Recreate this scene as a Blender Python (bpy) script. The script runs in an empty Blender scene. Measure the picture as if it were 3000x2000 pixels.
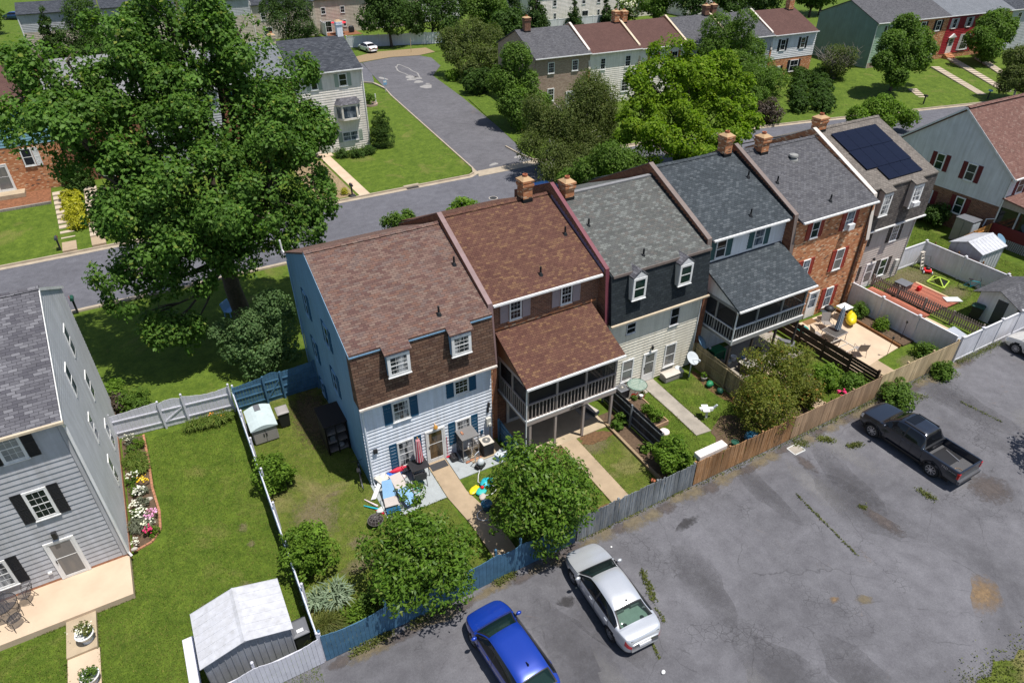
import bpy, math, random
import numpy as np
from mathutils import Vector, Matrix
R = math.radians
SC = bpy.context.scene
COL = SC.collection
# ---------------------------------------------------------------- camera
YAW, PITCH, ROLL, FPX = 0.508, 0.6017, -0.0028, 1961.24
cam_d = bpy.data.cameras.new('camera'); cam = bpy.data.objects.new('camera', cam_d); COL.objects.link(cam)
fw = Vector((math.sin(YAW)*math.cos(PITCH), math.cos(YAW)*math.cos(PITCH), -math.sin(PITCH)))
rt = fw.cross(Vector((0, 0, 1))).normalized(); up = rt.cross(fw)
r2 = rt*math.cos(ROLL)+up*math.sin(ROLL); u2 = up*math.cos(ROLL)-rt*math.sin(ROLL)
cm = Matrix((r2, u2, -fw)).transposed().to_4x4(); cm.translation = Vector((-5.0958, -23.0956, 23.9261))
cam.matrix_world = cm
cam_d.sensor_width = 36; cam_d.lens = FPX/3000*36; cam_d.clip_start = .5; cam_d.clip_end = 4000
SC.camera = cam
# ---------------------------------------------------------------- sky, sun, exposure
SUN = Vector((.192, -.243, 1.)).normalized()
w = bpy.data.worlds.new('World'); SC.world = w; w.use_nodes = True
wn = w.node_tree; bg = wn.nodes['Background']
sky = wn.nodes.new('ShaderNodeTexSky'); sky.sky_type = 'NISHITA'; sky.sun_disc = False
sky.sun_elevation = math.asin(SUN.z); sky.sun_rotation = math.atan2(SUN.x, SUN.y)
wn.links.new(sky.outputs[0], bg.inputs[0]); bg.inputs[1].default_value = 0.095
sl = bpy.data.lights.new('sun', 'SUN'); sl.energy = 4.9; sl.angle = R(.55); sl.color = (1, .955, .89)
so = bpy.data.objects.new('sun', sl); COL.objects.link(so); so.location = (20, -20, 80)
so.rotation_euler = SUN.to_track_quat('Z', 'Y').to_euler()
SC.view_settings.view_transform = 'Standard'; SC.view_settings.look = 'None'
SC.view_settings.exposure = 0.22; SC.view_settings.gamma = 1
SC.render.engine = 'CYCLES'
SC.cycles.max_bounces = 6; SC.cycles.diffuse_bounces = 3; SC.cycles.glossy_bounces = 3
SC.cycles.transparent_max_bounces = 6; SC.cycles.use_denoising = True
# ---------------------------------------------------------------- materials
class NT:
    def __init__(s, name):
        s.m = bpy.data.materials.new(name); s.m.use_nodes = True; s.t = s.m.node_tree
        s.b = s.t.nodes['Principled BSDF']; s.out = s.t.nodes['Material Output']
    def n(s, typ, **kw):
        x = s.t.nodes.new('ShaderNode'+typ)
        for k, v in kw.items():
            if k.startswith('i_'):
                key = k[2:].replace('_', ' '); x.inputs[int(key) if key.isdigit() else key].default_value = v
            else: setattr(x, k, v)
        return x
    def l(s, a, b): s.t.links.new(a, b)
    def ramp(s, fac, stops, interp='LINEAR'):
        r = s.n('ValToRGB'); e = r.color_ramp; e.interpolation = interp
        while len(e.elements) < len(stops): e.elements.new(.5)
        for i, (p, c) in enumerate(stops):
            e.elements[i].position = p; e.elements[i].color = c4(c)
        s.l(fac, r.inputs[0]); return r.outputs[0]
    def noise(s, vec, scale, detail=4, rough=.55, dist=0):
        x = s.n('TexNoise'); x.inputs['Scale'].default_value = scale; x.inputs['Detail'].default_value = detail
        x.inputs['Roughness'].default_value = rough; x.inputs['Distortion'].default_value = dist
        if vec is not None: s.l(vec, x.inputs['Vector'])
        return x.outputs[0]
    def mix(s, fac, a, b, mode='MIX'):
        x = s.n('Mix', data_type='RGBA', blend_type=mode)
        for v, i in ((fac, 0), (a, 6), (b, 7)):
            if hasattr(v, 'is_linked') or hasattr(v, 'node'): s.l(v, x.inputs[i])
            else: x.inputs[i].default_value = v if i == 0 else c4(v)
        return x.outputs[2]
    def math(s, op, a, b=0.):
        x = s.n('Math', operation=op)
        for v, i in ((a, 0), (b, 1)):
            if hasattr(v, 'node'): s.l(v, x.inputs[i])
            else: x.inputs[i].default_value = v
        return x.outputs[0]
    def bump(s, h, strength=.3, dist=.02):
        x = s.n('Bump'); x.inputs['Strength'].default_value = strength; x.inputs['Distance'].default_value = dist
        s.l(h, x.inputs['Height']); s.l(x.outputs[0], s.b.inputs['Normal'])
    def obj(s): return s.n('TexCoord').outputs['Object']
    def uv(s): return s.n('TexCoord').outputs['UV']
    def pos(s): return s.n('NewGeometry').outputs['Position']
    def scaled(s, vec, sc):
        x = s.n('VectorMath', operation='MULTIPLY'); s.l(vec, x.inputs[0]); x.inputs[1].default_value = sc; return x.outputs[0]
    def set(s, col=None, rough=.7, metal=0, spec=.35, coat=0):
        if col is not None:
            if hasattr(col, 'node'): s.l(col, s.b.inputs['Base Color'])
            else: s.b.inputs['Base Color'].default_value = c4(col)
        s.b.inputs['Roughness'].default_value = rough; s.b.inputs['Metallic'].default_value = metal
        s.b.inputs['Specular IOR Level'].default_value = spec; s.b.inputs['Coat Weight'].default_value = coat
        return s.m
def c4(c): return (c[0], c[1], c[2], 1.)
def mul(c, k): return tuple(min(1, x*k) for x in c)
MATS = {}
def mat(name, c, var=.1, sc=2., rough=.7, metal=0, spec=.35, bump=0, bsc=40, coat=0, stretch=None):
    if name in MATS: return MATS[name]
    t = NT(name); v = t.pos()
    if stretch: v = t.scaled(v, stretch)
    f = t.noise(v, sc, 5, .6)
    col = t.ramp(f, [(.3, mul(c, 1-var)), (.7, mul(c, 1+var))])
    if name.split('_')[0] in ('siding', 'metal', 'vinyl', 'trim', 'coping'):      # rain streaks and grime
        col = t.mix(1., col, t.ramp(t.noise(t.scaled(t.pos(), (3.2, 3.2, .22)), 1.5, 5, .7), [(.3, (.84, .83, .80)), (.62, (1.04,)*3)]), 'MULTIPLY'); col = t.mix(1., col, t.ramp(t.noise(t.pos(), .8, 4, .6), [(.3, (.9,)*3), (.7, (1.06,)*3)]), 'MULTIPLY')
    if bump: t.bump(t.noise(t.pos(), bsc, 3), bump, .01)
    MATS[name] = t.set(col, rough, metal, spec, coat); return t.m
def tiles(name, cols, w, h, mw=.006, mcol=(.02, .02, .02), rough=.85, stops=None, bump=.4, blotch=.12, off=.5, jitter=.35):
    """courses of shingles or bricks with a colour of its own for each one"""
    t = NT(name); uv = t.uv()
    br = t.n('TexBrick'); br.offset = off; br.squash = 1
    for k, v in (('Scale', 1.), ('Mortar Size', mw), ('Mortar Smooth', .1), ('Bias', 0.), ('Brick Width', w), ('Row Height', h)): br.inputs[k].default_value = v
    br.inputs['Color1'].default_value = (0, 0, 0, 1); br.inputs['Color2'].default_value = (1, 1, 1, 1); br.inputs['Mortar'].default_value = (.5, .5, .5, 1)
    # jitter the tab edges a little so the bond does not look ruled
    wig = t.noise(uv, 9, 2); wv = t.n('VectorMath', operation='SCALE'); cmb = t.n('CombineXYZ'); t.l(wig, cmb.inputs[0]); t.l(cmb.outputs[0], wv.inputs[0]); wv.inputs[3].default_value = jitter*w
    ad = t.n('VectorMath', operation='ADD'); t.l(uv, ad.inputs[0]); t.l(wv.outputs[0], ad.inputs[1]); t.l(ad.outputs[0], br.inputs['Vector'])
    k = len(cols); st = stops or [(i+.5)/k for i in range(k)]
    col = t.ramp(br.outputs['Color'], list(zip(st, cols)), 'CONSTANT' if k > 3 else 'LINEAR')
    big = t.noise(uv, .7, 5, .65); col = t.mix(1., col, t.ramp(big, [(.25, (1-blotch,)*3), (.75, (1+blotch,)*3)]), 'MULTIPLY')
    fine = t.noise(uv, 55, 3); col = t.mix(1., col, t.ramp(fine, [(.25, (.82,)*3), (.75, (1.18,)*3)]), 'MULTIPLY')
    col = t.mix(br.outputs['Fac'], col, mcol)  # bricks get mortar; shingles a dark gap with the butt-edge shadow line painted in
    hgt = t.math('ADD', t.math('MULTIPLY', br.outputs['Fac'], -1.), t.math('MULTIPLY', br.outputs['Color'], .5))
    t.bump(hgt, bump, .012)
    MATS[name] = t.set(col, rough, 0, .2); return t.m
def glass_mat(name, c=(.012, .016, .02), curtain=None, rough=.04):
    t = NT(name)
    col = c
    if curtain:
        f = t.noise(t.scaled(t.pos(), (3, 3, .8)), 1.3, 2)
        col = t.ramp(f, [(.42, c), (.6, curtain)])
    MATS[name] = t.set(col, rough, 0, .5); return t.m
def leaf_mat(name, c1, c2, c3=None, trans=.32, rough=.5, spec=.3):
    """one colour per leaf out of a small range, partly lit through"""
    t = NT(name); g = t.n('NewGeometry')
    st = [(.0, c1), (.55, c2)] + ([(.93, c2), (1., c3)] if c3 else [(1., mul(c2, 1.25))])
    col = t.ramp(g.outputs['Random Per Island'], st)
    big = t.noise(t.pos(), .55, 3); col = t.mix(1., col, t.ramp(big, [(.3, (.78,)*3), (.7, (1.2,)*3)]), 'MULTIPLY')
    t.set(col, rough, 0, spec)
    tr = t.n('BsdfTranslucent'); tc = t.mix(1., col, (1.25, 1.45, .55), 'MULTIPLY'); t.l(tc, tr.inputs[0])
    mx = t.n('MixShader'); mx.inputs[0].default_value = trans; t.l(t.b.outputs[0], mx.inputs[1]); t.l(tr.outputs[0], mx.inputs[2])
    t.l(mx.outputs[0], t.out.inputs[0]); MATS[name] = t.m; return t.m
# ---------------------------------------------------------------- mesh builder
V3 = Vector
class MB:
    def __init__(s): s.v = []; s.f = []; s.m = []; s.cur = 0
    def quad(s, *p):
        i = len(s.v); s.v += [tuple(x) for x in p]; s.f.append(tuple(range(i, i+len(p)))); s.m.append(s.cur); return s
    def box(s, x0, y0, z0, x1, y1, z1):
        return s.hexa([(x0, y0, z0), (x1, y0, z0), (x1, y1, z0), (x0, y1, z0), (x0, y0, z1), (x1, y0, z1), (x1, y1, z1), (x0, y1, z1)])
    def hexa(s, p):
        i = len(s.v); s.v += [tuple(x) for x in p]
        for f in ((3, 2, 1, 0), (4, 5, 6, 7), (0, 1, 5, 4), (1, 2, 6, 5), (2, 3, 7, 6), (3, 0, 4, 7)):
            s.f.append(tuple(i+k for k in f)); s.m.append(s.cur)
        return s
    def ob(s, fr, a0, a1, z0, z1, d0, d1):
        """box in a wall frame fr=(origin, u, n): a along the wall, d outwards"""
        o, u, n = fr; P = lambda a, d, z: (o[0]+u[0]*a+n[0]*d, o[1]+u[1]*a+n[1]*d, o[2]+z)
        return s.hexa([P(a0, d1, z0), P(a1, d1, z0), P(a1, d0, z0), P(a0, d0, z0), P(a0, d1, z1), P(a1, d1, z1), P(a1, d0, z1), P(a0, d0, z1)])
    def bar(s, a, b, w, h=None, upv=(0, 0, 1)):
        """square bar from a to b"""
        a = V3(a); b = V3(b); h = h or w; d = (b-a)
        if d.length < 1e-6: return s
        d.normalize(); u = d.cross(V3(upv))
        if u.length < 1e-3: u = d.cross(V3((1, 0, 0)))
        u.normalize(); n = u.cross(d); u = u*w/2; n = n*h/2
        return s.hexa([a-u-n, a+u-n, b+u-n, b-u-n, a-u+n, a+u+n, b+u+n, b-u+n])
    def ring(s, pts):
        i = len(s.v); s.v += [tuple(p) for p in pts]; return list(range(i, i+len(pts)))
    def loft(s, rings, close=True, cap0=True, cap1=True):
        ids = [s.ring(r) for r in rings]; n = len(ids[0])
        for a, b in zip(ids, ids[1:]):
            for k in range(n if close else n-1):
                s.f.append((a[k], a[(k+1) % n], b[(k+1) % n], b[k])); s.m.append(s.cur)
        if cap0: s.f.append(tuple(reversed(ids[0]))); s.m.append(s.cur)
        if cap1: s.f.append(tuple(ids[-1])); s.m.append(s.cur)
        return s
    def tube(s, path, r, n=8, cap=True):
        path = [V3(p) for p in path]; rs = r if isinstance(r, (list, tuple)) else [r]*len(path); rings = []
        for i, p in enumerate(path):
            d = (path[min(i+1, len(path)-1)]-path[max(i-1, 0)]).normalized()
            u = d.cross(V3((0, 0, 1))) if abs(d.z) < .95 else d.cross(V3((0, 1, 0)))
            u.normalize(); w_ = u.cross(d)
            rings.append([p+(u*math.cos(t)+w_*math.sin(t))*rs[i] for t in [2*math.pi*k/n for k in range(n)]])
        return s.loft([list(reversed(x)) for x in rings], True, cap, cap)
    def cyl(s, c, r, h, n=16, r1=None):
        return s.lathe(c, [(r, 0), (r if r1 is None else r1, h)], n, True)
    def lathe(s, c, prof, n=16, caps=True, ax=None):
        c = V3(c); ex, ey, ez = ax or (V3((1, 0, 0)), V3((0, 1, 0)), V3((0, 0, 1)))
        rings = [[c+(ex*math.cos(2*math.pi*k/n)+ey*math.sin(2*math.pi*k/n))*max(r, 1e-4)+ez*z for k in range(n)] for r, z in prof]
        return s.loft(rings, True, caps, caps)
    def ell(s, c, rx, ry, rz, n=12, m=8):
        return s.lathe((0, 0, 0), [(math.sin(math.pi*k/m), -math.cos(math.pi*k/m)) for k in range(m+1)], n, False) if False else s._ell(c, rx, ry, rz, n, m)
    def _ell(s, c, rx, ry, rz, n, m):
        rings = []
        for k in range(m+1):
            a = math.pi*k/m; q = max(math.sin(a), 1e-3)
            rings.append([(c[0]+rx*q*math.cos(2*math.pi*j/n), c[1]+ry*q*math.sin(2*math.pi*j/n), c[2]-rz*math.cos(a)) for j in range(n)])
        return s.loft(rings)
    def prism(s, poly, ext):
        """poly: 3-D points; ext: extrusion vector"""
        e = V3(ext); return s.loft([poly, [V3(p)+e for p in poly]])
    def sheet(s, poly, z0, z1):
        """flat polygon (x,y) of thickness z0..z1"""
        a = sum(poly[i][0]*poly[(i+1) % len(poly)][1]-poly[(i+1) % len(poly)][0]*poly[i][1] for i in range(len(poly)))
        if a < 0: poly = poly[::-1]
        return s.loft([[(x, y, z0) for x, y in poly], [(x, y, z1) for x, y in poly]])
    def build(s, name, mats, parent=None, smooth=False, loc=None, bev=0):
        me = bpy.data.meshes.new(name); me.from_pydata(s.v, [], s.f)
        mats = mats if isinstance(mats, (list, tuple)) else [mats]
        for m in mats: me.materials.append(m)
        if len(mats) > 1: me.polygons.foreach_set('material_index', s.m)
        uvl = me.uv_layers.new(name='UVMap'); n = len(me.loops); uv = np.zeros((n, 2), np.float32)
        V = s.v; k = 0
        for f in s.f:
            nx = ny = nz = 0.; L = len(f)
            for i in range(L):
                a = V[f[i]]; b = V[f[(i+1) % L]]
                nx += (a[1]-b[1])*(a[2]+b[2]); ny += (a[2]-b[2])*(a[0]+b[0]); nz += (a[0]-b[0])*(a[1]+b[1])
            q = math.sqrt(nx*nx+ny*ny+nz*nz) or 1.; nx /= q; ny /= q; nz /= q; h = math.hypot(nx, ny)
            if h < .02:
                for i in f: uv[k] = V[i][0], V[i][1]; k += 1
            else:
                ux, uy = -ny/h, nx/h; vx, vy, vz = -nz*nx/h, -nz*ny/h, h
                for i in f:
                    p = V[i]; uv[k] = p[0]*ux+p[1]*uy, p[0]*vx+p[1]*vy+p[2]*vz; k += 1
        uvl.data.foreach_set('uv', uv.ravel())
        if smooth: me.polygons.foreach_set('use_smooth', [True]*len(s.f))
        me.update(); o = bpy.data.objects.new(name, me); COL.objects.link(o)
        if parent is not None: o.parent = parent
        if loc is not None: o.location = loc
        if bev:
            b = o.modifiers.new('soft', 'BEVEL'); b.width = bev; b.segments = 2; b.limit_method = 'ANGLE'; b.angle_limit = R(40)
        return o
def thing(name, label, cat, loc=(0, 0, 0), rz=0, group=None):
    o = bpy.data.objects.new(name, None); COL.objects.link(o); o.location = loc; o.rotation_euler = (0, 0, rz); o.empty_display_size = .3
    return tag(o, label, cat, group)
def tag(o, label, cat, group=None):
    o['label'] = label; o['category'] = cat
    if group: o['group'] = group
    return o
def struct(o, kind='structure'): o['kind'] = kind; return o
def kids(o): return list(KID.get(o.name, [])) or [c for c in bpy.data.objects if c.parent == o]
KID = {}
def dup(root, loc, rz, label, group=None):
    r = root.copy(); COL.objects.link(r); r.location = loc; r.rotation_euler = (0, 0, rz); r['label'] = label
    if group: r['group'] = group
    for ch in kids(root):
        c = ch.copy(); COL.objects.link(c); c.parent = r
        for g in kids(ch):
            d = g.copy(); COL.objects.link(d); d.parent = c
    return r
def gwall(o, u, n): return (V3(o), V3(u), V3(n))
def laps(mb, fr, z0, z1, span, pitch=.19, d=.024):
    """lap siding: tilted boards, each with its own lower lip. span: (a0,a1) or f(z)->(a0,a1)"""
    o, u, n = fr; f = span if callable(span) else (lambda z: span); z = z0
    P = lambda a, dd, zz: (o[0]+u[0]*a+n[0]*dd, o[1]+u[1]*a+n[1]*dd, o[2]+zz)
    while z < z1-1e-4:
        zt = min(z+pitch, z1); a0, a1 = f(z); b0, b1 = f(zt)
        if a1-a0 > .02:
            mb.quad(P(a0, d, z), P(a1, d, z), P(max(b1, b0), .004, zt), P(b0, .004, zt)); mb.quad(P(a0, 0, z), P(a1, 0, z), P(a1, d, z), P(a0, d, z))
        z = zt
    return mb
# ---------------------------------------------------------------- ground materials
def grass_mat(name, g1, g2, dry, dryamt=.55, rough=.85):
    t = NT(name); p = t.pos()
    a = t.noise(p, 1.1, 6, .62); b = t.noise(p, 14, 4, .7); c = t.noise(p, .33, 5, .6, .6)
    col = t.ramp(a, [(.3, g1), (.7, g2)]); col = t.mix(1., col, t.ramp(t.noise(p, 3.2, 5, .7), [(.3, (.66, .72, .7)), (.68, (1.3, 1.22, 1.1))]), 'MULTIPLY')
    col = t.mix(t.ramp(c, [(dryamt, (0,)*3), (dryamt+.16, (1,)*3)]), col, dry)
    col = t.mix(1., col, t.ramp(b, [(.28, (.6,)*3), (.72, (1.4,)*3)]), 'MULTIPLY')
    t.bump(t.math('ADD', t.noise(p, 30, 4, .7), t.math('MULTIPLY', a, 2.)), .9, .05)
    MATS[name] = t.set(col, rough, 0, .15); return t.m
def asphalt_mat(name, base, tint=(1, 1, 1), crack=1., stain=.3):
    t = NT(name); p = t.pos()
    a = t.noise(p, .22, 6, .62, .8); b = t.noise(p, 1.6, 6, .65); c = t.noise(p, 60, 2, .7); e = t.noise(p, 13, 4, .7)
    col = t.ramp(a, [(.28, mul(base, 1-stain)), (.5, base), (.72, mul(base, 1+stain*.9))])
    col = t.mix(1., col, t.ramp(b, [(.25, (.8, .79, .8)), (.75, (1.2, 1.2, 1.19))]), 'MULTIPLY')
    col = t.mix(1., col, t.ramp(e, [(.3, (.86,)*3), (.7, (1.14,)*3)]), 'MULTIPLY')
    col = t.mix(1., col, t.ramp(c, [(.3, (.72,)*3), (.62, (1.1,)*3), (.72, (1.5,)*3)]), 'MULTIPLY')
    if crack:
        d1 = t.n('VectorMath', operation='ADD'); t.l(p, d1.inputs[0]); nz = t.n('TexNoise'); nz.inputs['Scale'].default_value = 2.5; t.l(p, nz.inputs[0])
        sc = t.n('VectorMath', operation='SCALE'); t.l(nz.outputs[1], sc.inputs[0]); sc.inputs[3].default_value = .35; t.l(sc.outputs[0], d1.inputs[1])
        vo = t.n('TexVoronoi', feature='DISTANCE_TO_EDGE'); vo.inputs['Scale'].default_value = 3.6; t.l(d1.outputs[0], vo.inputs[0])
        v2 = t.n('TexVoronoi', feature='DISTANCE_TO_EDGE'); v2.inputs['Scale'].default_value = .27; t.l(d1.outputs[0], v2.inputs[0])
        m1 = t.noise(p, .17, 4, .6, 1.5)
        k1 = t.math('MULTIPLY', t.ramp(vo.outputs[0], [(0., (1,)*3), (.055, (0,)*3)]), t.ramp(m1, [(.53, (0,)*3), (.62, (1,)*3)]))
        k2 = t.math('MULTIPLY', t.ramp(v2.outputs[0], [(0., (.8,)*3), (.006, (0,)*3)]), t.ramp(t.noise(p, .5, 3), [(.45, (0,)*3), (.6, (1,)*3)]))
        col = t.mix(t.math('MULTIPLY', t.math('MAXIMUM', k1, k2), .7*crack), col, mul(base, .3))
        rust = t.ramp(t.noise(p, .31, 5, .7, 2.), [(.64, (0,)*3), (.74, (1,)*3)])
        col = t.mix(t.math('MULTIPLY', rust, .35), col, (.19, .135, .095))
    t.bump(t.math('ADD', c, t.math('MULTIPLY', b, .6)), .35, .012)
    MATS[name] = t.set(tuple_mix(t, col, tint), .88, 0, .25); return t.m
def tuple_mix(t, col, tint): return t.mix(1., col, tint, 'MULTIPLY')
grass_mat('lawn_green', (.062, .105, .012), (.11, .165, .022), (.16, .16, .045), .58)
grass_mat('lawn_dry', (.07, .105, .014), (.125, .16, .03), (.22, .185, .085), .52)
grass_mat('lawn_far', (.06, .105, .012), (.105, .16, .022), (.15, .15, .045), .6)
asphalt_mat('asphalt_lot', (.122, .121, .130), (1, 1, 1.02), 1., .3)
asphalt_mat('asphalt_street', (.118, .119, .132), (1, 1, 1.03), 0., .13)
asphalt_mat('asphalt_side', (.118, .116, .124), (1, 1, 1.02), .5, .2)
mat('concrete_tan', (.40, .32, .22), .16, 1.2, .85, bump=.15)
mat('concrete_warm', (.53, .41, .295), .1, .9, .85, bump=.1)
mat('concrete_kerb', (.37, .31, .235), .16, 1.5, .85, bump=.15)
mat('concrete_path', (.36, .275, .185), .13, 1.5, .85, bump=.15)
mat('concrete_grey', (.30, .27, .23), .2, 1.8, .85, bump=.2)
t = NT('painted_concrete'); p = t.pos()
col = t.ramp(t.noise(p, 2.2, 7, .72, .8), [(.3, (.19, .2, .195)), (.42, (.31, .335, .345)), (.7, (.37, .405, .415))]); t.bump(t.noise(p, 20, 4), .15, .01)
MATS['painted_concrete'] = t.set(col, .8)
mat('mulch', (.13, .072, .035), .45, 9, .95, bump=.8, bsc=25)
mat('soil', (.10, .066, .042), .35, 7, .95, bump=.8, bsc=18)
mat('red_mulch', (.20, .085, .042), .4, 6, .95, bump=.8, bsc=18)
mat('dry_ground', (.26, .19, .11), .3, 6, .95, bump=.5, bsc=22)
mat('sand', (.27, .18, .09), .3, 5, .95, bump=.3)
mat('road_patch', (.12, .1, .095), .25, 4, .9, bump=.3)
mat('pale_seal', (.27, .26, .25), .2, 3, .85)
def ground(name, poly, z1, m, th=.05):
    return struct(MB().sheet(poly, z1-th, z1).build(name, MATS[m]))
def blob(cx, cy, rx, ry, rot=0, seed=0, n=22, j=.22):
    g = random.Random(seed); ph = [g.uniform(0, 6.28) for _ in range(3)]; out = []
    for k in range(n):
        a = 2*math.pi*k/n; q = 1+j*(math.sin(2*a+ph[0])*.5+math.sin(3*a+ph[1])*.6+math.sin(7*a+ph[2])*.3)+g.uniform(-j, j)*.25
        x, y = rx*q*math.cos(a), ry*q*math.sin(a); out.append((cx+x*math.cos(rot)-y*math.sin(rot), cy+x*math.sin(rot)+y*math.cos(rot)))
    return out
def soft_mat(name, c, var=.3, sc=5, amt=1., edge=.16):
    """worn patch that thins out raggedly towards its rim"""
    t = NT(name); p = t.pos(); col = t.ramp(t.noise(p, sc, 5, .7), [(.3, mul(c, 1-var)), (.7, mul(c, 1+var))]); t.set(col, .9, 0, .2); g = t.n('TexCoord').outputs['Generated']
    d = t.n('VectorMath', operation='DISTANCE'); m = t.n('VectorMath', operation='MULTIPLY'); t.l(g, m.inputs[0]); m.inputs[1].default_value = (1, 1, 0); t.l(m.outputs[0], d.inputs[0]); d.inputs[1].default_value = (.5, .5, 0)
    f = t.math('ADD', d.outputs[1], t.math('MULTIPLY', t.math('SUBTRACT', t.noise(p, 4.5, 6, .75), .5), .9)); al = t.ramp(f, [(.3-edge, (amt,)*3), (.3+edge, (0,)*3)])
    tp = t.n('BsdfTransparent'); mx = t.n('MixShader'); t.l(al, mx.inputs[0]); t.l(tp.outputs[0], mx.inputs[1]); t.l(t.b.outputs[0], mx.inputs[2]); t.l(mx.outputs[0], t.out.inputs[0]); MATS[name] = t.m
soft_mat('soft_dry', (.19, .155, .095), .3, 5, .62); soft_mat('soft_soil', (.10, .07, .04)); soft_mat('soft_sand', (.23, .155, .085), .3, 5, .75, .22); soft_mat('soft_oil', (.05, .048, .05), .2, 5, .75); soft_mat('soft_patch', (.1, .085, .08), .25, 5, .8); soft_mat('soft_dark', (.075, .073, .078), .15, 2, .42, .3); soft_mat('soft_pale', (.24, .235, .235), .15, 2, .5, .25)
def rect(x0, y0, x1, y1): return [(x0, y0), (x1, y0), (x1, y1), (x0, y1)]
# terrain sheet out to the horizon
struct(MB().quad((-1500, -700, -.06), (1500, -700, -.06), (1500, 2500, -.06), (-1500, 2500, -.06)).build('ground', MATS['lawn_far']))
ground('lawn', rect(-40, -7.5, 70, 24.75), 0, 'lawn_green')
ground('parking_lot', rect(-60, -70, 90, -7.52), .0, 'asphalt_lot', .06)
ground('grass_verge', [(14.9, -20.7), (15.5, -20.1), (16.0, -19.9), (16.6, -20.05), (17.2, -19.75), (17.9, -20.1), (18.5, -19.95), (19.3, -20.5), (20.3, -20.4), (22, -21), (22, -24), (14.5, -24)], .006, 'lawn_dry', .004)
# the street bends away to the right
FAR = [(-90, 35.6), (-40, 35.0), (0, 34.75), (40, 34.35), (52, 33.2), (65, 30.8), (80, 27.65), (95, 24.5), (120, 18), (170, 2)]
NEAR = [(-90, 25.3), (-40, 25.0), (0, 24.9), (40, 24.6), (50, 23.6), (62, 21.2), (76, 18), (92, 14.6), (116, 8), (164, -8)]
def strip(name, A, B, z, m, th=.05):
    mb = MB()
    for i in range(len(A)-1):
        a, b, c_, d = A[i], A[i+1], B[i+1], B[i]
        mb.quad((a[0], a[1], z), (b[0], b[1], z), (c_[0], c_[1], z), (d[0], d[1], z))
    return struct(mb.build(name, MATS[m]))
strip('street', NEAR, FAR, -.02, 'asphalt_street')
off = lambda P, d: [(x, y+d) for x, y in P]
def kerb(name, P, side, gut=.42, w=.16, h=.13, m='concrete_kerb'):
    """gutter pan and raised kerb along a polyline; side = +1 lawn on the left of travel"""
    mb = MB(); pts = [V3((x, y, 0)) for x, y in P]; L = []
    for i, q in enumerate(pts):
        d = (pts[min(i+1, len(pts)-1)]-pts[max(i-1, 0)]).normalized(); L.append(V3((-d.y, d.x, 0))*side)
    prof = [(-gut, -.012), (0, .0), (.01, h), (w, h), (w+.02, -.04)]
    for i in range(len(pts)-1):
        for (a, za), (b, zb) in zip(prof, prof[1:]):
            f = [pts[i]+L[i]*a+V3((0, 0, za)), pts[i+1]+L[i+1]*a+V3((0, 0, za)), pts[i+1]+L[i+1]*b+V3((0, 0, zb)), pts[i]+L[i]*b+V3((0, 0, zb))]
            mb.quad(*(f if side > 0 else f[::-1]))
    return struct(mb.build(name, MATS[m]))
kerb('kerb', [p for p in FAR if p[0] < 22]+[(22.3, 34.55), (23.0, 35.0), (23.5, 36.2), (26.3, 66.5), (26.9, 70.5), (26.5, 74.5), (24.8, 76.6), (21, 77.2)], 1)
kerb('kerb', [(29.5, 40.5), (29.6, 37.2), (30.0, 35.4), (31, 34.55)]+[p for p in FAR if p[0] > 32], 1)
kerb('kerb', NEAR, -1)
ground('concrete_apron', [(23.0, 34.0), (23.6, 35.4), (30.1, 35.4), (30.8, 34.0)], .004, 'concrete_kerb', .03)
ground('side_road', [(23.5, 35.4), (30.1, 35.4), (30.2, 38), (31.7, 43), (34.3, 61), (35.8, 74.5), (39.5, 80), (40.6, 86), (39.5, 88.6), (35, 89.6), (29.5, 88.2), (28.2, 80), (26.9, 70.5), (26.3, 66.5)], .0, 'asphalt_side', .03)
ground('driveway', [(10, 77.4), (21, 77.3), (24.9, 76.7), (26.6, 74.4), (28.2, 79.9), (29.4, 88.2), (10, 88)], -.004, 'asphalt_street', .03)
ground('gravel_strip', [(29, 88.5), (35, 89.8), (39.6, 88.8), (43, 90), (43, 94), (34, 95), (30, 93)], .003, 'dry_ground', .02)
# sealed pale blotches on the side road: one ragged ring and a few pools
ringp = blob(33.5, 79.3, 1.15, 4.2, -.05, 5, 26); rin = blob(33.5, 79.3, .95, 3.8, -.05, 5, 26)
mb = MB()
for i in range(26):
    j = (i+1) % 26; mb.quad((*ringp[i], .006), (*ringp[j], .006), (*rin[j], .006), (*rin[i], .006))
struct(mb.build('road_marking', MATS['pale_seal']))
for i, (x, y, a, b) in enumerate([(32.6, 75.3, .75, .9), (32.1, 73.9, .7, .55), (33.2, 74.2, .5, .8), (32.5, 72.1, .65, .75), (32.4, 69.0, .95, .9), (33.2, 70.4, .3, .3), (28.7, 76.6, .35, 1.1), (25.9, 36.3, .5, .3), (29.2, 37.0, .55, .35)]):
    ground('road_marking', blob(x, y, a, b, .2, i+11), .006, 'pale_seal', .004)
ground('road_patch', [(-9.7, 28.3), (-5.9, 28.4), (-6.0, 30.3), (-9.6, 30.2)], -.015, 'road_patch', .004)
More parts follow.
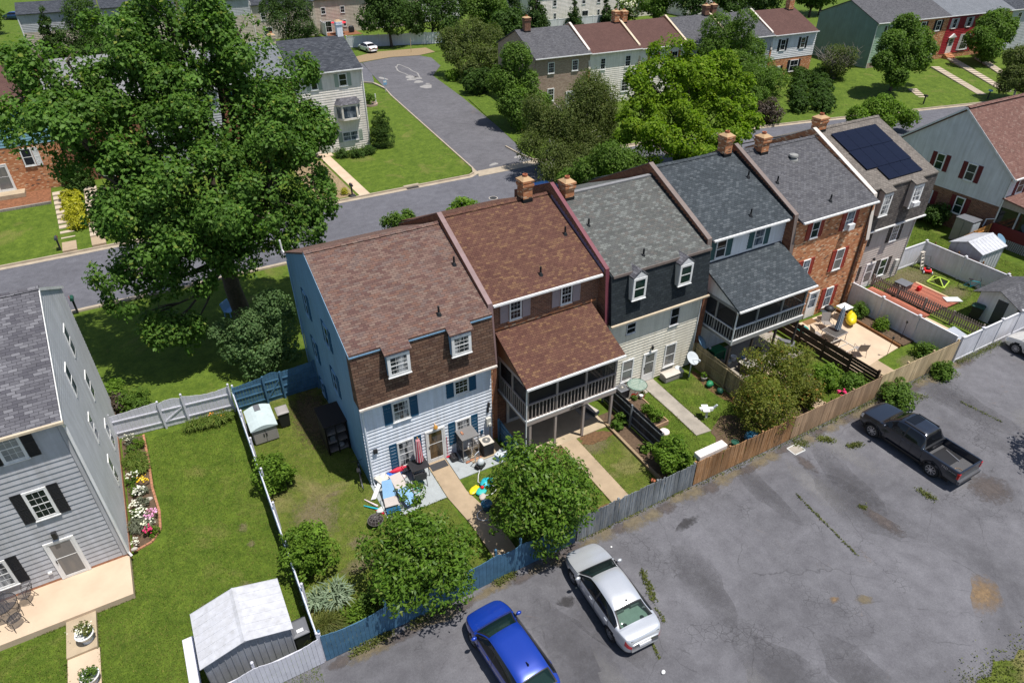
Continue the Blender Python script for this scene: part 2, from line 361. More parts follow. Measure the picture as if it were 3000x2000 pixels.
# stains and patches of the lot
for nm, pol, m in [('road_patch', [(19.15, -12.5), (19.5, -12.75), (19.85, -14.2), (19.2, -14.25)], 'road_patch'), ('road_patch', blob(25.7, -14.75, .75, .8, 0, 3), 'road_patch'),
    ('sand_stain', blob(19.75, -17.95, .75, .42, .5, 8), 'sand'), ('sand_stain', blob(14.2, -15.12, .16, .1, 0, 9), 'sand'), ('sand_stain', blob(15.25, -15.7, .35, .14, -.4, 10), 'dry_ground'),
    ('oil_stain', blob(4.75, -9.9, .33, .2, -.5, 12), 'asphalt_dark'), ('oil_stain', blob(11.7, -9.2, .5, .2, .2, 13), 'asphalt_dark'), ('road_patch', blob(19.4, -9.25, .22, .55, .2, 14), 'road_patch'),
    ('dry_patch', blob(-2.9, -.55, .9, 1.05, .2, 15), 'dry_ground'), ('dry_patch', blob(-1.9, -4.1, .7, .35, .3, 16), 'dry_ground'), ('dry_patch', blob(-1.7, .35, .3, .14, .2, 17), 'dry_ground'), ('dry_patch', blob(-1.6, -2.9, .5, .25, .1, 37), 'dry_ground'),
    ('dirt_patch', blob(-.9, 6.2, .8, 2.6, 0, 18), 'soil'), ('dry_patch', blob(11.0, -2.95, .9, .5, .1, 19), 'dry_ground'), ('dry_patch', blob(41.6, .2, 1.9, 1.2, 0, 20), 'dry_ground'), ('dry_patch', blob(42.2, -2.7, .9, .7, 0, 21), 'dry_ground'),
    ('dry_patch', blob(31.7, -6.3, .75, .5, 0, 22), 'dry_ground'), ('dry_patch', blob(-5.9, 0.4, .16, .22, 0, 23), 'dry_ground'), ('dry_patch', blob(-5.75, -.7, .14, .16, 0, 24), 'dry_ground'), ('dry_patch', blob(-6.45, -3.0, .2, .45, -.3, 25), 'dry_ground'), ('dry_patch', blob(-8.1, -3.5, .25, .5, -.4, 26), 'lawn_dry')]:
    m = {'asphalt_dark': 'soft_oil', 'dry_ground': 'soft_dry', 'sand': 'soft_sand', 'soil': 'soft_soil', 'road_patch': 'soft_patch', 'lawn_dry': 'soft_dry'}[m]; cx = sum(p[0] for p in pol)/len(pol); cy = sum(p[1] for p in pol)/len(pol)
    struct(MB().quad(*[(cx+(x-cx)*1.5, cy+(y-cy)*1.5, .008) for x, y in pol]).build(nm, MATS[m]))
g_ = random.Random(77)
for i in range(46): x = -4+i*.86; struct(MB().quad(*[(a, b, .0062+.00005*i) for a, b in blob(x, -7.95+g_.uniform(-.12, .1), g_.uniform(.5, 1.0), g_.uniform(.22, .5), g_.uniform(-.1, .1), 200+i)]).build('fence_foot_dirt', MATS['soft_dry' if i % 3 else 'soft_patch']))
for i in range(22): x, y = g_.uniform(-3, 40), g_.uniform(-19, -8.3); struct(MB().quad(*[(a, b, .0035+.0001*i) for a, b in blob(x, y, g_.uniform(.5, 1.3), g_.uniform(1.2, 3.2), g_.uniform(-.3, .3), i)]).build('oil_stain', MATS['soft_dark' if i % 3 else 'soft_pale']))
# yards: beds, slabs and walks
ground('lawn', rect(-4.45, -7.4, 2.83, 9), .004, 'lawn_dry', .004)
ground('lawn', rect(7.2, -7.4, 12.3, -1.5), .004, 'lawn_dry', .004)
ground('patio', [(-.05, -2.5), (2.83, -2.5), (2.83, -.02), (-.05, -.02)], .05, 'painted_concrete')
ground('patio', [(3.86, -1.75), (6.6, -1.75), (6.6, -.02), (3.86, -.02)], .05, 'painted_concrete')
ground('patio', [(4.9, -1.15), (6.62, -1.15), (6.62, -.03), (4.9, -.03)], .09, 'concrete_tan')
ground('path', [(2.86, -.02), (3.83, -.02), (3.83, -2.6), (4.2, -4.4), (4.25, -7.45), (3.2, -7.45), (3.1, -4.4), (2.86, -2.6)], .055, 'concrete_path')
ground('patio', rect(7.1, -2.12, 12.4, 1.25), .06, 'concrete_tan')
ground('patio', rect(11.6, -1.2, 12.35, .2), .075, 'concrete_grey')
ground('path', rect(9.42, -7.45, 10.38, -2.1), .055, 'concrete_path')
for x0, x1 in ((10.4, 12.25), (7.25, 9.4)): ground('mulch_bed', blob((x0+x1)/2, -2.5, (x1-x0)/2, .42, 0, int(x0)), .016, 'mulch', .01)
ground('mulch_bed', blob(8.7, -6.9, .7, .5, 0, 31), .016, 'mulch', .01)
ground('planting_bed', rect(12.44, -7.0, 13.38, -1.2), .03, 'soil')
ground('path', [(16.15, -.05), (17.1, -.05), (16.98, -3), (16.95, -5.1), (16.0, -5.0), (16.1, -3)], .05, 'concrete_grey')
ground('patio', [(14.2, -1.2), (16.1, -.9), (16.15, -.03), (14.2, -.03)], .04, 'concrete_grey')
ground('mulch_bed', blob(18.2, -5.9, 1.7, 1.2, .2, 33), .012, 'soil', .01)
ground('mulch_bed', blob(19.6, -2.4, .32, 1.7, 0, 34), .012, 'mulch', .01)
ground('patio', rect(20.5, -2.6, 26.9, .3), .05, 'concrete_grey')
ground('path', rect(23.2, -7.45, 24.05, -2.6), .05, 'concrete_path')
ground('garden_bed', blob(21.3, -5.2, 1.6, 2., 0, 35), .012, 'soil', .01)
ground('patio', [(27.5, -.1), (32.5, -.1), (32.45, -5.05), (30.4, -5.25), (27.9, -5.6)], .06, 'concrete_warm')
ground('path', [(28.2, -5.5), (30.1, -5.2), (30.05, -7.4), (29.2, -7.45)], .05, 'concrete_path')
ground('garden_bed', rect(32.75, -5.1, 33.8, -.2), .12, 'soil', .15)
ground('path', rect(36.05, -7.4, 37.2, -3.6), .04, 'concrete_warm')
ground('patio', [(-22, -1.2), (-10.42, -1.2), (-10.42, 1.05), (-22, 1.05)], .3, 'concrete_warm', .35)
ground('path', rect(-12.85, -2.9, -11.82, -1.2), .16, 'concrete_tan', .2)
ground('path', rect(-12.85, -10.0, -11.78, -2.9), .05, 'concrete_warm')
ground('flower_bed', [(-10.3, 9.3), (-9.25, 9.25), (-9.2, 7), (-9.22, 5), (-9.08, 3.2), (-9.15, 2.1), (-9.55, 1.5), (-10.3, 1.3)], .02, 'soil')
mb = MB(); ed = [(-9.25, 9.25), (-9.2, 7), (-9.22, 5), (-9.08, 3.2), (-9.15, 2.1), (-9.55, 1.5), (-10.3, 1.3)]
mat('brick_edge', (.36, .17, .10), .3, 8, .9)
for a, b in zip(ed, ed[1:]):
    n = max(1, int(math.dist(a, b)/.2))
    for k in range(n):
        q = [a[0]+(b[0]-a[0])*(k+.04)/n, a[1]+(b[1]-a[1])*(k+.04)/n]; r_ = [a[0]+(b[0]-a[0])*(k+.96)/n, a[1]+(b[1]-a[1])*(k+.96)/n]
        mb.bar((*q, .03), (*r_, .03), .1, .08)
struct(mb.build('brick_edging', MATS['brick_edge']))
# lots across the street: the two on the left climb to their houses
def slope(name, x0, x1, ys, zs, m):
    mb = MB()
    for i in range(len(ys)-1): mb.quad((x0, ys[i], zs[i]), (x1, ys[i], zs[i]), (x1, ys[i+1], zs[i+1]), (x0, ys[i+1], zs[i+1]))
    return struct(mb.build(name, MATS[m]))
slope('lawn', -60, -8.0, [35.0, 36.5, 44, 47, 90], [.1, .25, 1.15, 1.3, 1.3], 'lawn_green')
slope('flower_bed', -34, -13.3, [43.9, 47.2], [1.17, 1.34], 'red_mulch')
ground('lawn', [(-8, 35.0), (22.4, 35.0), (23.3, 36), (26.1, 66), (26.6, 70), (26, 74), (24.5, 76.4), (-8, 77)], .05, 'lawn_green')
ground('path', [(10.9, 46.9), (11.9, 46.9), (12.15, 34.95), (11.15, 34.95)], .075, 'concrete_warm', .06)
ground('path', [(10.6, 46.8), (12.3, 46.8), (12.3, 47.8), (10.6, 47.8)], .12, 'concrete_warm', .1)
ground('garden_bed', [(7.5, 35.2), (10.9, 35.2), (10.7, 46), (7.5, 46)], .065, 'dry_ground', .01)
ground('lawn', [(26.8, 90.4), (60, 90), (60, 120), (-60, 125), (-60, 100)], .0, 'lawn_far', .03)
# right of the side road, up to the row with the brick party walls, then the slope under the green house
ground('lawn', [(30.1, 35.3), (40, 34.8), (52, 33.7), (66, 31), (78, 28.5), (78, 50), (36, 60), (34.6, 60)], .04, 'lawn_far')
def slope2(name, P, Q, m, zq=1.3):
    mb = MB()
    for i in range(len(P)-1):
        a, b, c_, d = P[i], P[i+1], Q[i+1], Q[i]; zd = .05 if i == 0 else zq; mb.quad((*a, .06), (*b, .06), (*c_, zq), (*d, zd)); mb.quad((*d, zd), (*c_, zq), (c_[0], c_[1]+40, zq), (d[0], d[1]+40, zd))
    return struct(mb.build(name, MATS[m]))
slope2('lawn', [(72, 29.6), (80, 27.9), (95, 24.8), (120, 18.4), (160, 5.5)], [(74, 46), (86, 44), (102, 41.5), (126, 37), (166, 24)], 'lawn_green', .9)
# ---------------------------------------------------------------- building materials
sh = lambda *c: [tuple(v/1000. for v in x) for x in c]
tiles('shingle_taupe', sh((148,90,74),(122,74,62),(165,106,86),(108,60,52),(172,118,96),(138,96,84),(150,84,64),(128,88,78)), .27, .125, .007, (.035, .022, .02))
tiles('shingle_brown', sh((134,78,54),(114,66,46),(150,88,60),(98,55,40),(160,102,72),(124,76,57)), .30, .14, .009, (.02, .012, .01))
tiles('shingle_russet', sh((112,54,38),(98,45,34),(122,60,42),(104,50,36),(160,88,50),(88,40,31),(128,66,44),(106,50,37),(140,74,45),(98,46,35)), .22, .125, .007, (.03, .012, .01))
tiles('shingle_moss', sh((98,102,98),(80,84,80),(132,140,134),(104,106,100),(88,90,88),(108,102,95),(150,158,150),(92,95,91)), .24, .125, .007, (.04, .042, .04))
tiles('shingle_slate', sh((50,60,69),(40,49,57),(62,73,83),(46,56,64),(78,90,100),(38,46,53)), .25, .14, .009, (.015, .018, .022))
tiles('shingle_slate_dark', sh((27,34,40),(22,28,33),(34,42,48),(25,32,37),(30,38,42)), .25, .14, .008, (.01, .012, .014))
tiles('shingle_grey', sh((98,98,106),(82,82,90),(112,112,122),(90,90,98),(70,70,78),(105,104,110)), .25, .135, .009, (.035, .035, .04))
tiles('shingle_dove', sh((165,146,128),(140,124,110),(182,162,143),(152,134,118),(128,114,102)), .25, .135, .008, (.06, .05, .045))
tiles('shingle_dove_dark', sh((120,106,98),(96,85,80),(138,122,112),(84,74,70),(110,98,92)), .26, .15, .01, (.035, .03, .03))
tiles('shingle_lead', sh((105,103,116),(89,87,99),(124,122,136),(159,157,172),(97,95,108),(78,76,89),(116,114,128)), .30, .145, .008, (.03, .03, .035))
tiles('shingle_rose', sh((158,84,68),(136,70,58),(178,98,80),(148,78,64),(190,118,98)), .25, .14, .006, (.06, .03, .027))
tiles('shingle_cocoa', sh((96,50,42),(86,44,38),(104,55,46)), .25, .14, .004, (.05, .03, .025))
tiles('shingle_navy', sh((45,50,60),(36,40,50),(56,62,74),(70,76,88),(40,45,54)), .3, .16, .006, (.012, .014, .018))
tiles('shingle_silver', sh((150,160,178),(136,146,164),(164,174,192)), .3, .16, .006, (.09, .1, .11))
tiles('shingle_ash', sh((215,215,220),(200,200,206),(225,225,230)), .3, .16, .004, (.15, .15, .15))
tiles('brick_orange', sh((525,204,85),(600,258,118),(462,170,72),(550,216,96),(650,348,187),(487,186,79),(568,234,107),(750,504,319),(475,180,79),(137,84,60)), .215, .078, .007, (.33, .22, .15), .9, None, .35, .12, .5, .1)
tiles('brick_red', sh((252,96,50),(216,78,44),(288,119,63),(234,87,48),(192,66,39),(270,105,55)), .215, .078, .006, (.26, .18, .13), .9, None, .35, .12, .5, .1)
tiles('brick_dark', sh((204,86,49),(162,66,41),(240,109,66),(138,57,37),(186,80,50)), .215, .078, .007, (.3, .24, .19), .9, None, .35, .14, .5, .1)
tiles('brick_rose', sh((360,255,200),(300,205,160),(420,310,250),(330,225,175)), .215, .078, .007, (.4, .34, .28), .9, None, .3, .1, .5, .1)
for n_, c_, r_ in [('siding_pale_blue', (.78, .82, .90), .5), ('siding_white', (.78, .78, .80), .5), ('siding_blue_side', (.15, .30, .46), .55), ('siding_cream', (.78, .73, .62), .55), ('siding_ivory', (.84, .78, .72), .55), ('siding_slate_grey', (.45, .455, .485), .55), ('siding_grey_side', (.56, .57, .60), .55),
    ('siding_greige', (.50, .44, .40), .55), ('siding_mint', (.66, .66, .68), .55), ('siding_beige', (.52, .45, .38), .55), ('siding_tan', (.36, .31, .27), .6), ('siding_sage', (.17, .27, .23), .6), ('siding_leaf', (.32, .44, .33), .6), ('siding_barn', (.36, .028, .04), .55), ('siding_sky', (.20, .38, .48), .55), ('siding_teal', (.035, .15, .24), .55),
    ('trim_white', (.80, .80, .80), .4), ('trim_blue', (.23, .40, .58), .45), ('shutter_black', (.016, .017, .022), .5), ('shutter_navy', (.012, .085, .17), .45), ('shutter_mauve', (.36, .30, .31), .5), ('shutter_green', (.045, .11, .11), .5), ('shutter_red', (.30, .045, .03), .5), ('shutter_maroon', (.13, .015, .025), .5), ('shutter_sage', (.36, .42, .35), .55), ('shutter_brown', (.055, .045, .042), .5), ('shutter_cedar', (.36, .15, .05), .6),
    ('coping_mauve', (.22, .145, .145), .45), ('coping_plum', (.17, .048, .065), .45), ('coping_taupe', (.19, .15, .135), .45), ('coping_white', (.66, .60, .55), .5), ('coping_cream', (.6, .5, .37), .6), ('flash_lilac', (.2, .17, .26), .4), ('soffit', (.62, .62, .62), .6), ('downpipe_brown', (.09, .05, .04), .4),
    ('porch_tan', (.36, .305, .275), .6), ('porch_grey', (.26, .26, .25), .6), ('porch_brown_panel', (.22, .12, .065), .7), ('black_metal', (.02, .02, .022), .4), ('vent_dark', (.012, .013, .015), .5), ('clay_pot', (.36, .12, .06), .8), ('crown_wash', (.42, .28, .155), .85), ('meter_grey', (.55, .54, .5), .5), ('brass', (.5, .25, .05), .35)]:
    mat(n_, c_, .05, 1.3, r_)
mat('gable_rust', (.66, .60, .55), .1, 2, .5)
glass_mat('pane_dark'); glass_mat('pane_lace', (.03, .035, .04), (.42, .43, .44)); glass_mat('pane_blind', (.22, .23, .23), (.3, .31, .3)); glass_mat('pane_green', (.01, .03, .026)); glass_mat('pane_warm', (.06, .045, .03), (.16, .1, .05), .03); glass_mat('pane_grey', (.16, .16, .16), (.2, .19, .18)); glass_mat('pane_blue', (.03, .05, .07), (.22, .25, .29))
t = NT('insect_screen'); tp = t.n('BsdfTransparent'); mx = t.n('MixShader'); mx.inputs[0].default_value = .8
t.set((.014, .015, .018), .6); t.l(tp.outputs[0], mx.inputs[1]); t.l(t.b.outputs[0], mx.inputs[2]); t.l(mx.outputs[0], t.out.inputs[0]); MATS['insect_screen'] = t.m
M_ = MATS
# ---------------------------------------------------------------- house kit (positions in world metres; children are shifted back to the house's base)
class House:
    """o: foot of the front wall's left end, u: along the front, n: out of the front; p(a, y, z): along, back into the house, up"""
    def __init__(s, label, o, u=(1, 0, 0), cat='house', group=None, name='row_house', n=None):
        s.o = V3(o); s.u = V3(u).normalized(); s.n = V3(n) if n else V3((s.u.y, -s.u.x, 0)); s.t = thing(name, label, cat, tuple(s.o), 0, group)
    def p(s, a, y, z): return s.o+s.u*a-s.n*y+V3((0, 0, z))
    def fr(s, y=0, a=0, z=0): return (s.p(a, y, z), s.u, s.n)
    def side(s, a, out): return (s.p(a, 0, 0), -s.n, s.u*out)
    def add(s, mb, name, m, parent=None, label=None, **k):
        o = mb.build(name, [M_[x] for x in m] if isinstance(m, (list, tuple)) else M_[m], parent or s.t, **k)
        if parent is None: o.location = -s.o
        if label: o['label'] = label
        return o
def window(h, fr, a, z, w_, hh, m='trim_white', pane='pane_dark', grid=(3, 4), cas=.085, dep=.07, mull=0, sill=True, name='window'):
    """double-hung window: casing, meeting rail, muntins; its glass is a sub-part. a, z: lower left corner of the casing"""
    mb = MB(); c = cas
    mb.ob(fr, a, a+c, z, z+hh, 0, dep); mb.ob(fr, a+w_-c, a+w_, z, z+hh, 0, dep); mb.ob(fr, a+c, a+w_-c, z, z+c, 0, dep); mb.ob(fr, a+c, a+w_-c, z+hh-c, z+hh, 0, dep)
    if sill: mb.ob(fr, a-.03, a+w_+.03, z-.04, z-.002, 0, dep+.03)
    mb.ob(fr, a+c, a+w_-c, z+hh/2-.022, z+hh/2+.022, .01, max(.06, dep-.012))
    for k in range(1, mull+1):
        x = a+w_*k/(mull+1); mb.ob(fr, x-.04, x+.04, z+c, z+hh-c, 0, dep-.003)
    nx, nz = grid; iw = w_-2*c; ih = hh-2*c
    for k in range(1, nx): x = a+c+iw*k/nx; mb.ob(fr, x-.006, x+.006, z+c, z+hh-c, .046, .056)
    for k in range(1, nz):
        if nz % 2 == 0 and k == nz//2: continue
        q = z+c+ih*k/nz; mb.ob(fr, a+c, a+w_-c, q-.006, q+.006, .046, .0555)
    o = h.add(mb, name, m)
    ob = MB().ob(fr, a+c-.002, a+w_-c+.002, z+c-.002, z+hh-c+.002, .005, .048); h.add(ob, 'pane', pane, o); return o
def shutter(h, fr, a, z, w_, hh, m, panels=2):
    mb = MB(); mb.ob(fr, a, a+w_, z, z+hh, 0, .04); e = .045
    mb.ob(fr, a, a+e, z, z+hh, .04, .055); mb.ob(fr, a+w_-e, a+w_, z, z+hh, .04, .055)
    for k in range(panels+1): q = z+e/2+(hh-e)*k/panels; mb.ob(fr, a+e, a+w_-e, q-e/2, q+e/2, .04, .0545)
    n = int(hh/.07)
    for k in range(n): q = z+.05+(hh-.1)*(k+.5)/n; mb.ob(fr, a+e, a+w_-e, q-.012, q+.012, .04, .048)
    return h.add(mb, 'shutter', m)
def win_sh(h, fr, a0, a1, z, hh, sm, sw=.36, gap=.02, **k):
    """window between two shutters; a0..a1 window casing"""
    o = window(h, fr, a0, z, a1-a0, hh, **k)
    shutter(h, fr, a0-gap-sw, z-.02, sw, hh+.04, sm); shutter(h, fr, a1+gap, z-.02, sw, hh+.04, sm); return o
def door(h, fr, a, z, w_, hh, m='trim_white', pane='pane_warm', lite=(.1, .93), handle=True, label=None):
    mb = MB(); c = .1
    mb.ob(fr, a, a+c, z, z+hh, 0, .08); mb.ob(fr, a+w_-c, a+w_, z, z+hh, 0, .08); mb.ob(fr, a+c, a+w_-c, z+hh-c, z+hh, 0, .08)
    iz0 = z+hh*lite[0]; iz1 = z+hh*lite[1]-.02
    mb.ob(fr, a+c, a+w_-c, z, iz0, .01, .064); mb.ob(fr, a+c, a+c+.07, iz0, z+hh-c, .01, .064); mb.ob(fr, a+w_-c-.07, a+w_-c, iz0, z+hh-c, .01, .064); mb.ob(fr, a+c+.07, a+w_-c-.07, iz1, z+hh-c, .01, .064)
    if hh > 1.9: mb.ob(fr, a+c+.07, a+w_-c-.07, (iz0+iz1)/2+.1, (iz0+iz1)/2+.13, .012, .06)
    d = h.add(mb, 'door', m, label=label); h.add(MB().ob(fr, a+c+.068, a+w_-c-.068, iz0-.002, iz1+.002, .012, .05), 'pane', pane, d)
    if handle: h.add(MB().ob(fr, a+c+.02, a+c+.05, z+hh*.45, z+hh*.45+.16, .064, .1), 'handle', 'black_metal', d)
    return d
def roof_slab(h, a0, a1, y0, z0, y1, z1, m, th=.09, name='roof', parent=None):
    P = h.p; mb = MB().hexa([P(a0, y0, z0-th), P(a1, y0, z0-th), P(a1, y1, z1-th), P(a0, y1, z1-th), P(a0, y0, z0), P(a1, y0, z0), P(a1, y1, z1), P(a0, y1, z1)])
    return h.add(mb, name, m, parent)
def hbox(h, mb, a0, y0, z0, a1, y1, z1): return mb.ob(h.fr(), a0, a1, z0, z1, -y1, -y0)
def gutter(h, a0, a1, y, z, m='trim_white', s=.11):
    mb = MB(); hbox(h, mb, a0, y-s, z-s, a1, y, z-.012); return h.add(mb, 'gutter', m)
def downspout(h, path, m='trim_white', r=.04):
    mb = MB().tube([h.p(*q) for q in path], r, 6); return h.add(mb, 'downspout', m)
def vent_pipe(h, a, y, z, r=.05, hh=.42):
    mb = MB(); c = h.p(a, y, z-.06); mb.lathe(c, [(.15, 0), (.07, .16), (r, .17), (r, hh+.06), (r-.015, hh+.065)], 10); return h.add(mb, 'vent_pipe', 'vent_dark')
def chimney(h, a0, a1, y0, y1, z0, z1, brick='brick_orange', pot=True):
    mb = MB(); e = .05; zc = z1-.62
    hbox(h, mb, a0, y0, z0, a1, y1, zc)
    for i, (o_, q0, q1) in enumerate([(.03, 0, .09), (.065, .09, .2), (.02, .2, .29), (.07, .29, .4)]): hbox(h, mb, a0-o_, y0-o_, zc+q0, a1+o_, y1+o_, zc+q1)
    c = h.add(mb, 'chimney', brick); q = MB(); P = h.p; b = zc+.4; am, ym = (a0+a1)/2, (y0+y1)/2
    q.loft([[P(a0-.06, y0-.06, b), P(a1+.06, y0-.06, b), P(a1+.06, y1+.06, b), P(a0-.06, y1+.06, b)], [P(am-.16, ym-.16, b+.14), P(am+.16, ym-.16, b+.14), P(am+.16, ym+.16, b+.14), P(am-.16, ym+.16, b+.14)]])
    h.add(q, 'cap', 'crown_wash', c)
    if pot: h.add(MB().lathe(P(am, ym, b+.13), [(.12, 0), (.14, .06), (.14, .13), (.09, .13), (.08, .04)], 12), 'flue', 'clay_pot', c)
    f = MB(); hbox(h, f, a0-.012, y0-.02, z0, a1+.012, y1+.02, z0+.42); h.add(f, 'flashing', 'vent_dark', c); return c
def party_wall(h, a0, a1, ys, zs, coping, brick='brick_red', step=None, th=.05, low=0):
    """brick fire wall that rises above the roofs, with a metal coping; ys, zs: profile from front to back"""
    P = h.p; ring = lambda a: [P(a, ys[0], low)]+[P(a, y, z) for y, z in zip(ys, zs)]+[P(a, ys[-1], low)]
    w_ = h.add(MB().loft([ring(a0), ring(a1)]), 'party_wall', brick); e = .012; mb = MB()
    for i in range(len(ys)-1):
        y0, y1, z0, z1 = ys[i], ys[i+1], zs[i], zs[i+1]
        if i == 0: y0 -= .06
        mb.hexa([P(a0-e, y0, z0+.003), P(a1+e, y0, z0+.003), P(a1+e, y1, z1+.003), P(a0-e, y1, z1+.003), P(a0-e, y0, z0+th), P(a1+e, y0, z0+th), P(a1+e, y1, z1+th), P(a0-e, y1, z1+th)])
    h.add(mb, 'coping', coping, w_)
    if step:
        y0, y1, zf, n, m = step; q = MB()
        for k in range(n):
            ya = y0+(y1-y0)*k/n; yb = y0+(y1-y0)*(k+1)/n; za = zf(ya); zb = zf(yb)
            q.quad(P(a0-.008, ya, za), P(a0-.008, yb, zb), P(a0-.008, yb, zb+.16), P(a0-.008, ya, zb+.16))
        h.add(q, 'flashing', m, w_)
    return w_
def ridge_cap(h, a0, a1, y, z, m, w_=.17):
    P = h.p; mb = MB(); n = max(2, int((a1-a0)/.28))
    for k in range(n):
        x0 = a0+(a1-a0)*k/n; x1 = a0+(a1-a0)*(k+1)/n+.03; q = .012*(k % 2)
        mb.loft([[P(x, y-w_, z-.062+q), P(x, y, z+.028+q), P(x, y+w_, z-.062+q), P(x, y, z-.05)] for x in (x0, x1)])
    return h.add(mb, 'ridge_cap', m)
SL = .4288
RZ = lambda y: 7.68+SL*y        # the plane of the front roof slopes of the row
YR, ZR = 5.49, 10.035
# ---------------------------------------------------------------- the row of six town houses facing the lot
def shell(h, W, yf, yb, zt, ends=(0, 0), m='trim_white', z0=0):
    """plain inner body so that nothing shows through"""
    mb = MB(); hbox(h, mb, .03, yf+.06, z0, W-.03, yb, zt); return h.add(mb, 'wall', m)
def rear_roof(h, W, m, yb=11.5, zb=7.5, a0=0): roof_slab(h, a0, W, YR-.01, ZR, yb, zb, m)
# house 1: blue end house
h = House('blue end town house with taupe shingled mansard and two box dormers', (0, 0, 0), group='town houses in the front row')
h1 = h; W = 6.7
shell(h, W, 0, 10.5, 7.4)
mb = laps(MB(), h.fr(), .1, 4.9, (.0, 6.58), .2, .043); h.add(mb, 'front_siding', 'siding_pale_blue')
mb = MB(); hbox(h, mb, 0, .0, 0, 6.6, .05, .12); h.add(mb, 'foundation', 'concrete_grey')
# the left flank: gable in blue boards with the narrow overhang at the back
S = h.side(0, -1)
prof = lambda z: (0, 10.5) if z < 7.3 else (max(0, (z-7.68)/SL), min(10.5, 10.98-(z-7.68)/SL))
mb = MB(); pts = [(-.0, 0), (0, 4.9), (-.27, 4.9), (.05, 7.66), (YR, ZR-.05), (10.5, 7.6), (10.5, 0)]
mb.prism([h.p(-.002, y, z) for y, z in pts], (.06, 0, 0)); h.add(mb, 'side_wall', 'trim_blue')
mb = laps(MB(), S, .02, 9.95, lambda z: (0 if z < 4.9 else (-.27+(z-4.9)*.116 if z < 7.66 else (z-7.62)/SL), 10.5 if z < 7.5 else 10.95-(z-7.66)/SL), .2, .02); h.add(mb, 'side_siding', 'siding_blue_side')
mb = MB(); hbox(h, mb, -.02, 10.5, 2.75, W, 10.95, 7.45); h.add(mb, 'rear_overhang', 'trim_blue')
for y0, y1, z0, z1 in [(8.2, 6.9, 5.5, 6.85), (4.5, 3.1, 5.85, 7.0), (8.2, 6.9, 2.75, 3.95), (4.5, 3.15, 3.1, 4.3), (8.25, 7.0, .25, 1.15)]:
    win_sh(h, S, y1+.36, y0-.36, z0, z1-z0, 'shutter_navy', .34, .015, pane='pane_dark', grid=(1, 2), cas=.06, m='trim_blue')
# mansard and roof
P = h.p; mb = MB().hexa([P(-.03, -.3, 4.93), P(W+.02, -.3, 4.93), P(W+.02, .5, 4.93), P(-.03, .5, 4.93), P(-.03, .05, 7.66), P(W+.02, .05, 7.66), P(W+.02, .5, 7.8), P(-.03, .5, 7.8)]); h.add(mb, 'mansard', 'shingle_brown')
gutter(h, -.05, W+.05, -.3, 4.97, 'coping_white', .1)
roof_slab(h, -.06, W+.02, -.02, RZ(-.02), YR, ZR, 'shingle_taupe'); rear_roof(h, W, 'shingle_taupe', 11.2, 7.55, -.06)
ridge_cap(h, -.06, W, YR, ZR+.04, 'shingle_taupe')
mb = MB(); hbox(h, mb, -.05, -.035, 7.50, W, .0, 7.57); h.add(mb, 'fascia', 'trim_blue')
mb = MB()
for s_ in ((-.07, -.03, YR, 1), ):
    mb.hexa([P(-.075, -.03, RZ(-.03)-.16), P(-.045, -.03, RZ(-.03)-.16), P(-.045, YR, ZR-.16), P(-.075, YR, ZR-.16), P(-.075, -.03, RZ(-.03)-.003), P(-.045, -.03, RZ(-.03)-.003), P(-.045, YR, ZR-.003), P(-.075, YR, ZR-.003)])
h.add(mb, 'fascia', 'trim_blue')
def box_dormer(h, a0, a1, z0, y_face, rm, cheek, ytop, trim='trim_white', pane='pane_lace', z1=None, grid=(3, 4)):
    P = h.p; z1 = z1 or RZ(y_face)-.2; b = MB(); hbox(h, b, a0, y_face, z0+.02, a1, .6+ytop, z1+.2-.05); d = h.add(b, 'dormer', cheek)
    roof_slab(h, a0-.13, a1+.13, y_face-.13, RZ(y_face-.13)+.006, ytop+.25, RZ(ytop+.25)+.006, rm, .07, parent=None)
    window(h, h.fr(y_face), a0-.02, z0, a1-a0+.04, z1-z0-.02, m=trim, pane=pane, grid=grid, cas=.14, dep=.06); return d
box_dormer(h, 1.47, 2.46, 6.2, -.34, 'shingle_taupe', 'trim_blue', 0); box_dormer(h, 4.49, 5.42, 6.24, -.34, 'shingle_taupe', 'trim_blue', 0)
F = h.fr()
win_sh(h, F, 1.48, 2.32, 3.38, 1.14, 'shutter_navy', .39, pane='pane_lace'); win_sh(h, F, 4.58, 5.36, 3.72, .86, 'shutter_navy', .37, pane='pane_dark')
win_sh(h, F, 1.48, 2.34, .47, 1.62, 'shutter_navy', .36, pane='pane_lace'); win_sh(h, F, 4.54, 5.38, .75, 1.38, 'shutter_navy', .36, pane='pane_lace', grid=(4, 4))
door(h, F, 2.93, .06, 1.02, 2.06, pane='pane_warm', lite=(.1, .93))
mb = MB().lathe(P(3.46, -.16, 2.25), [(.09, 0), (.12, .05), (.07, .16), (.03, .2)], 8); mb.bar(P(3.46, 0, 2.5), P(3.46, -.16, 2.42), .03); h.add(mb, 'wall_lamp', 'brass')
mb = MB().ob(F, 6.2, 6.46, 1.15, 1.66, .02, .17).ob(F, 6.4, 6.45, .2, 1.15, .02, .07); mb.lathe(P(6.36, -.17, 1.28), [(.09, 0), (.09, .09)], 12, True, (V3((1, 0, 0)), V3((0, 0, 1)), V3((0, -1, 0)))); h.add(mb, 'electric_meter', 'meter_grey')
mb = MB().ob(F, 5.9, 6.02, .72, .95, .02, .08); h.add(mb, 'outlet_box', 'shutter_navy')
h.add(MB().ob(F, .33, .52, 1.98, 2.2, .03, .13), 'vent_hood', 'black_metal'); h.add(MB().ob(F, 6.33, 6.43, 2.35, 2.6, .03, .12), 'wall_light', 'black_metal'); h.add(MB().ob(F, 6.28, 6.38, 2.0, 2.3, .03, .1), 'cable_box', 'black_metal')
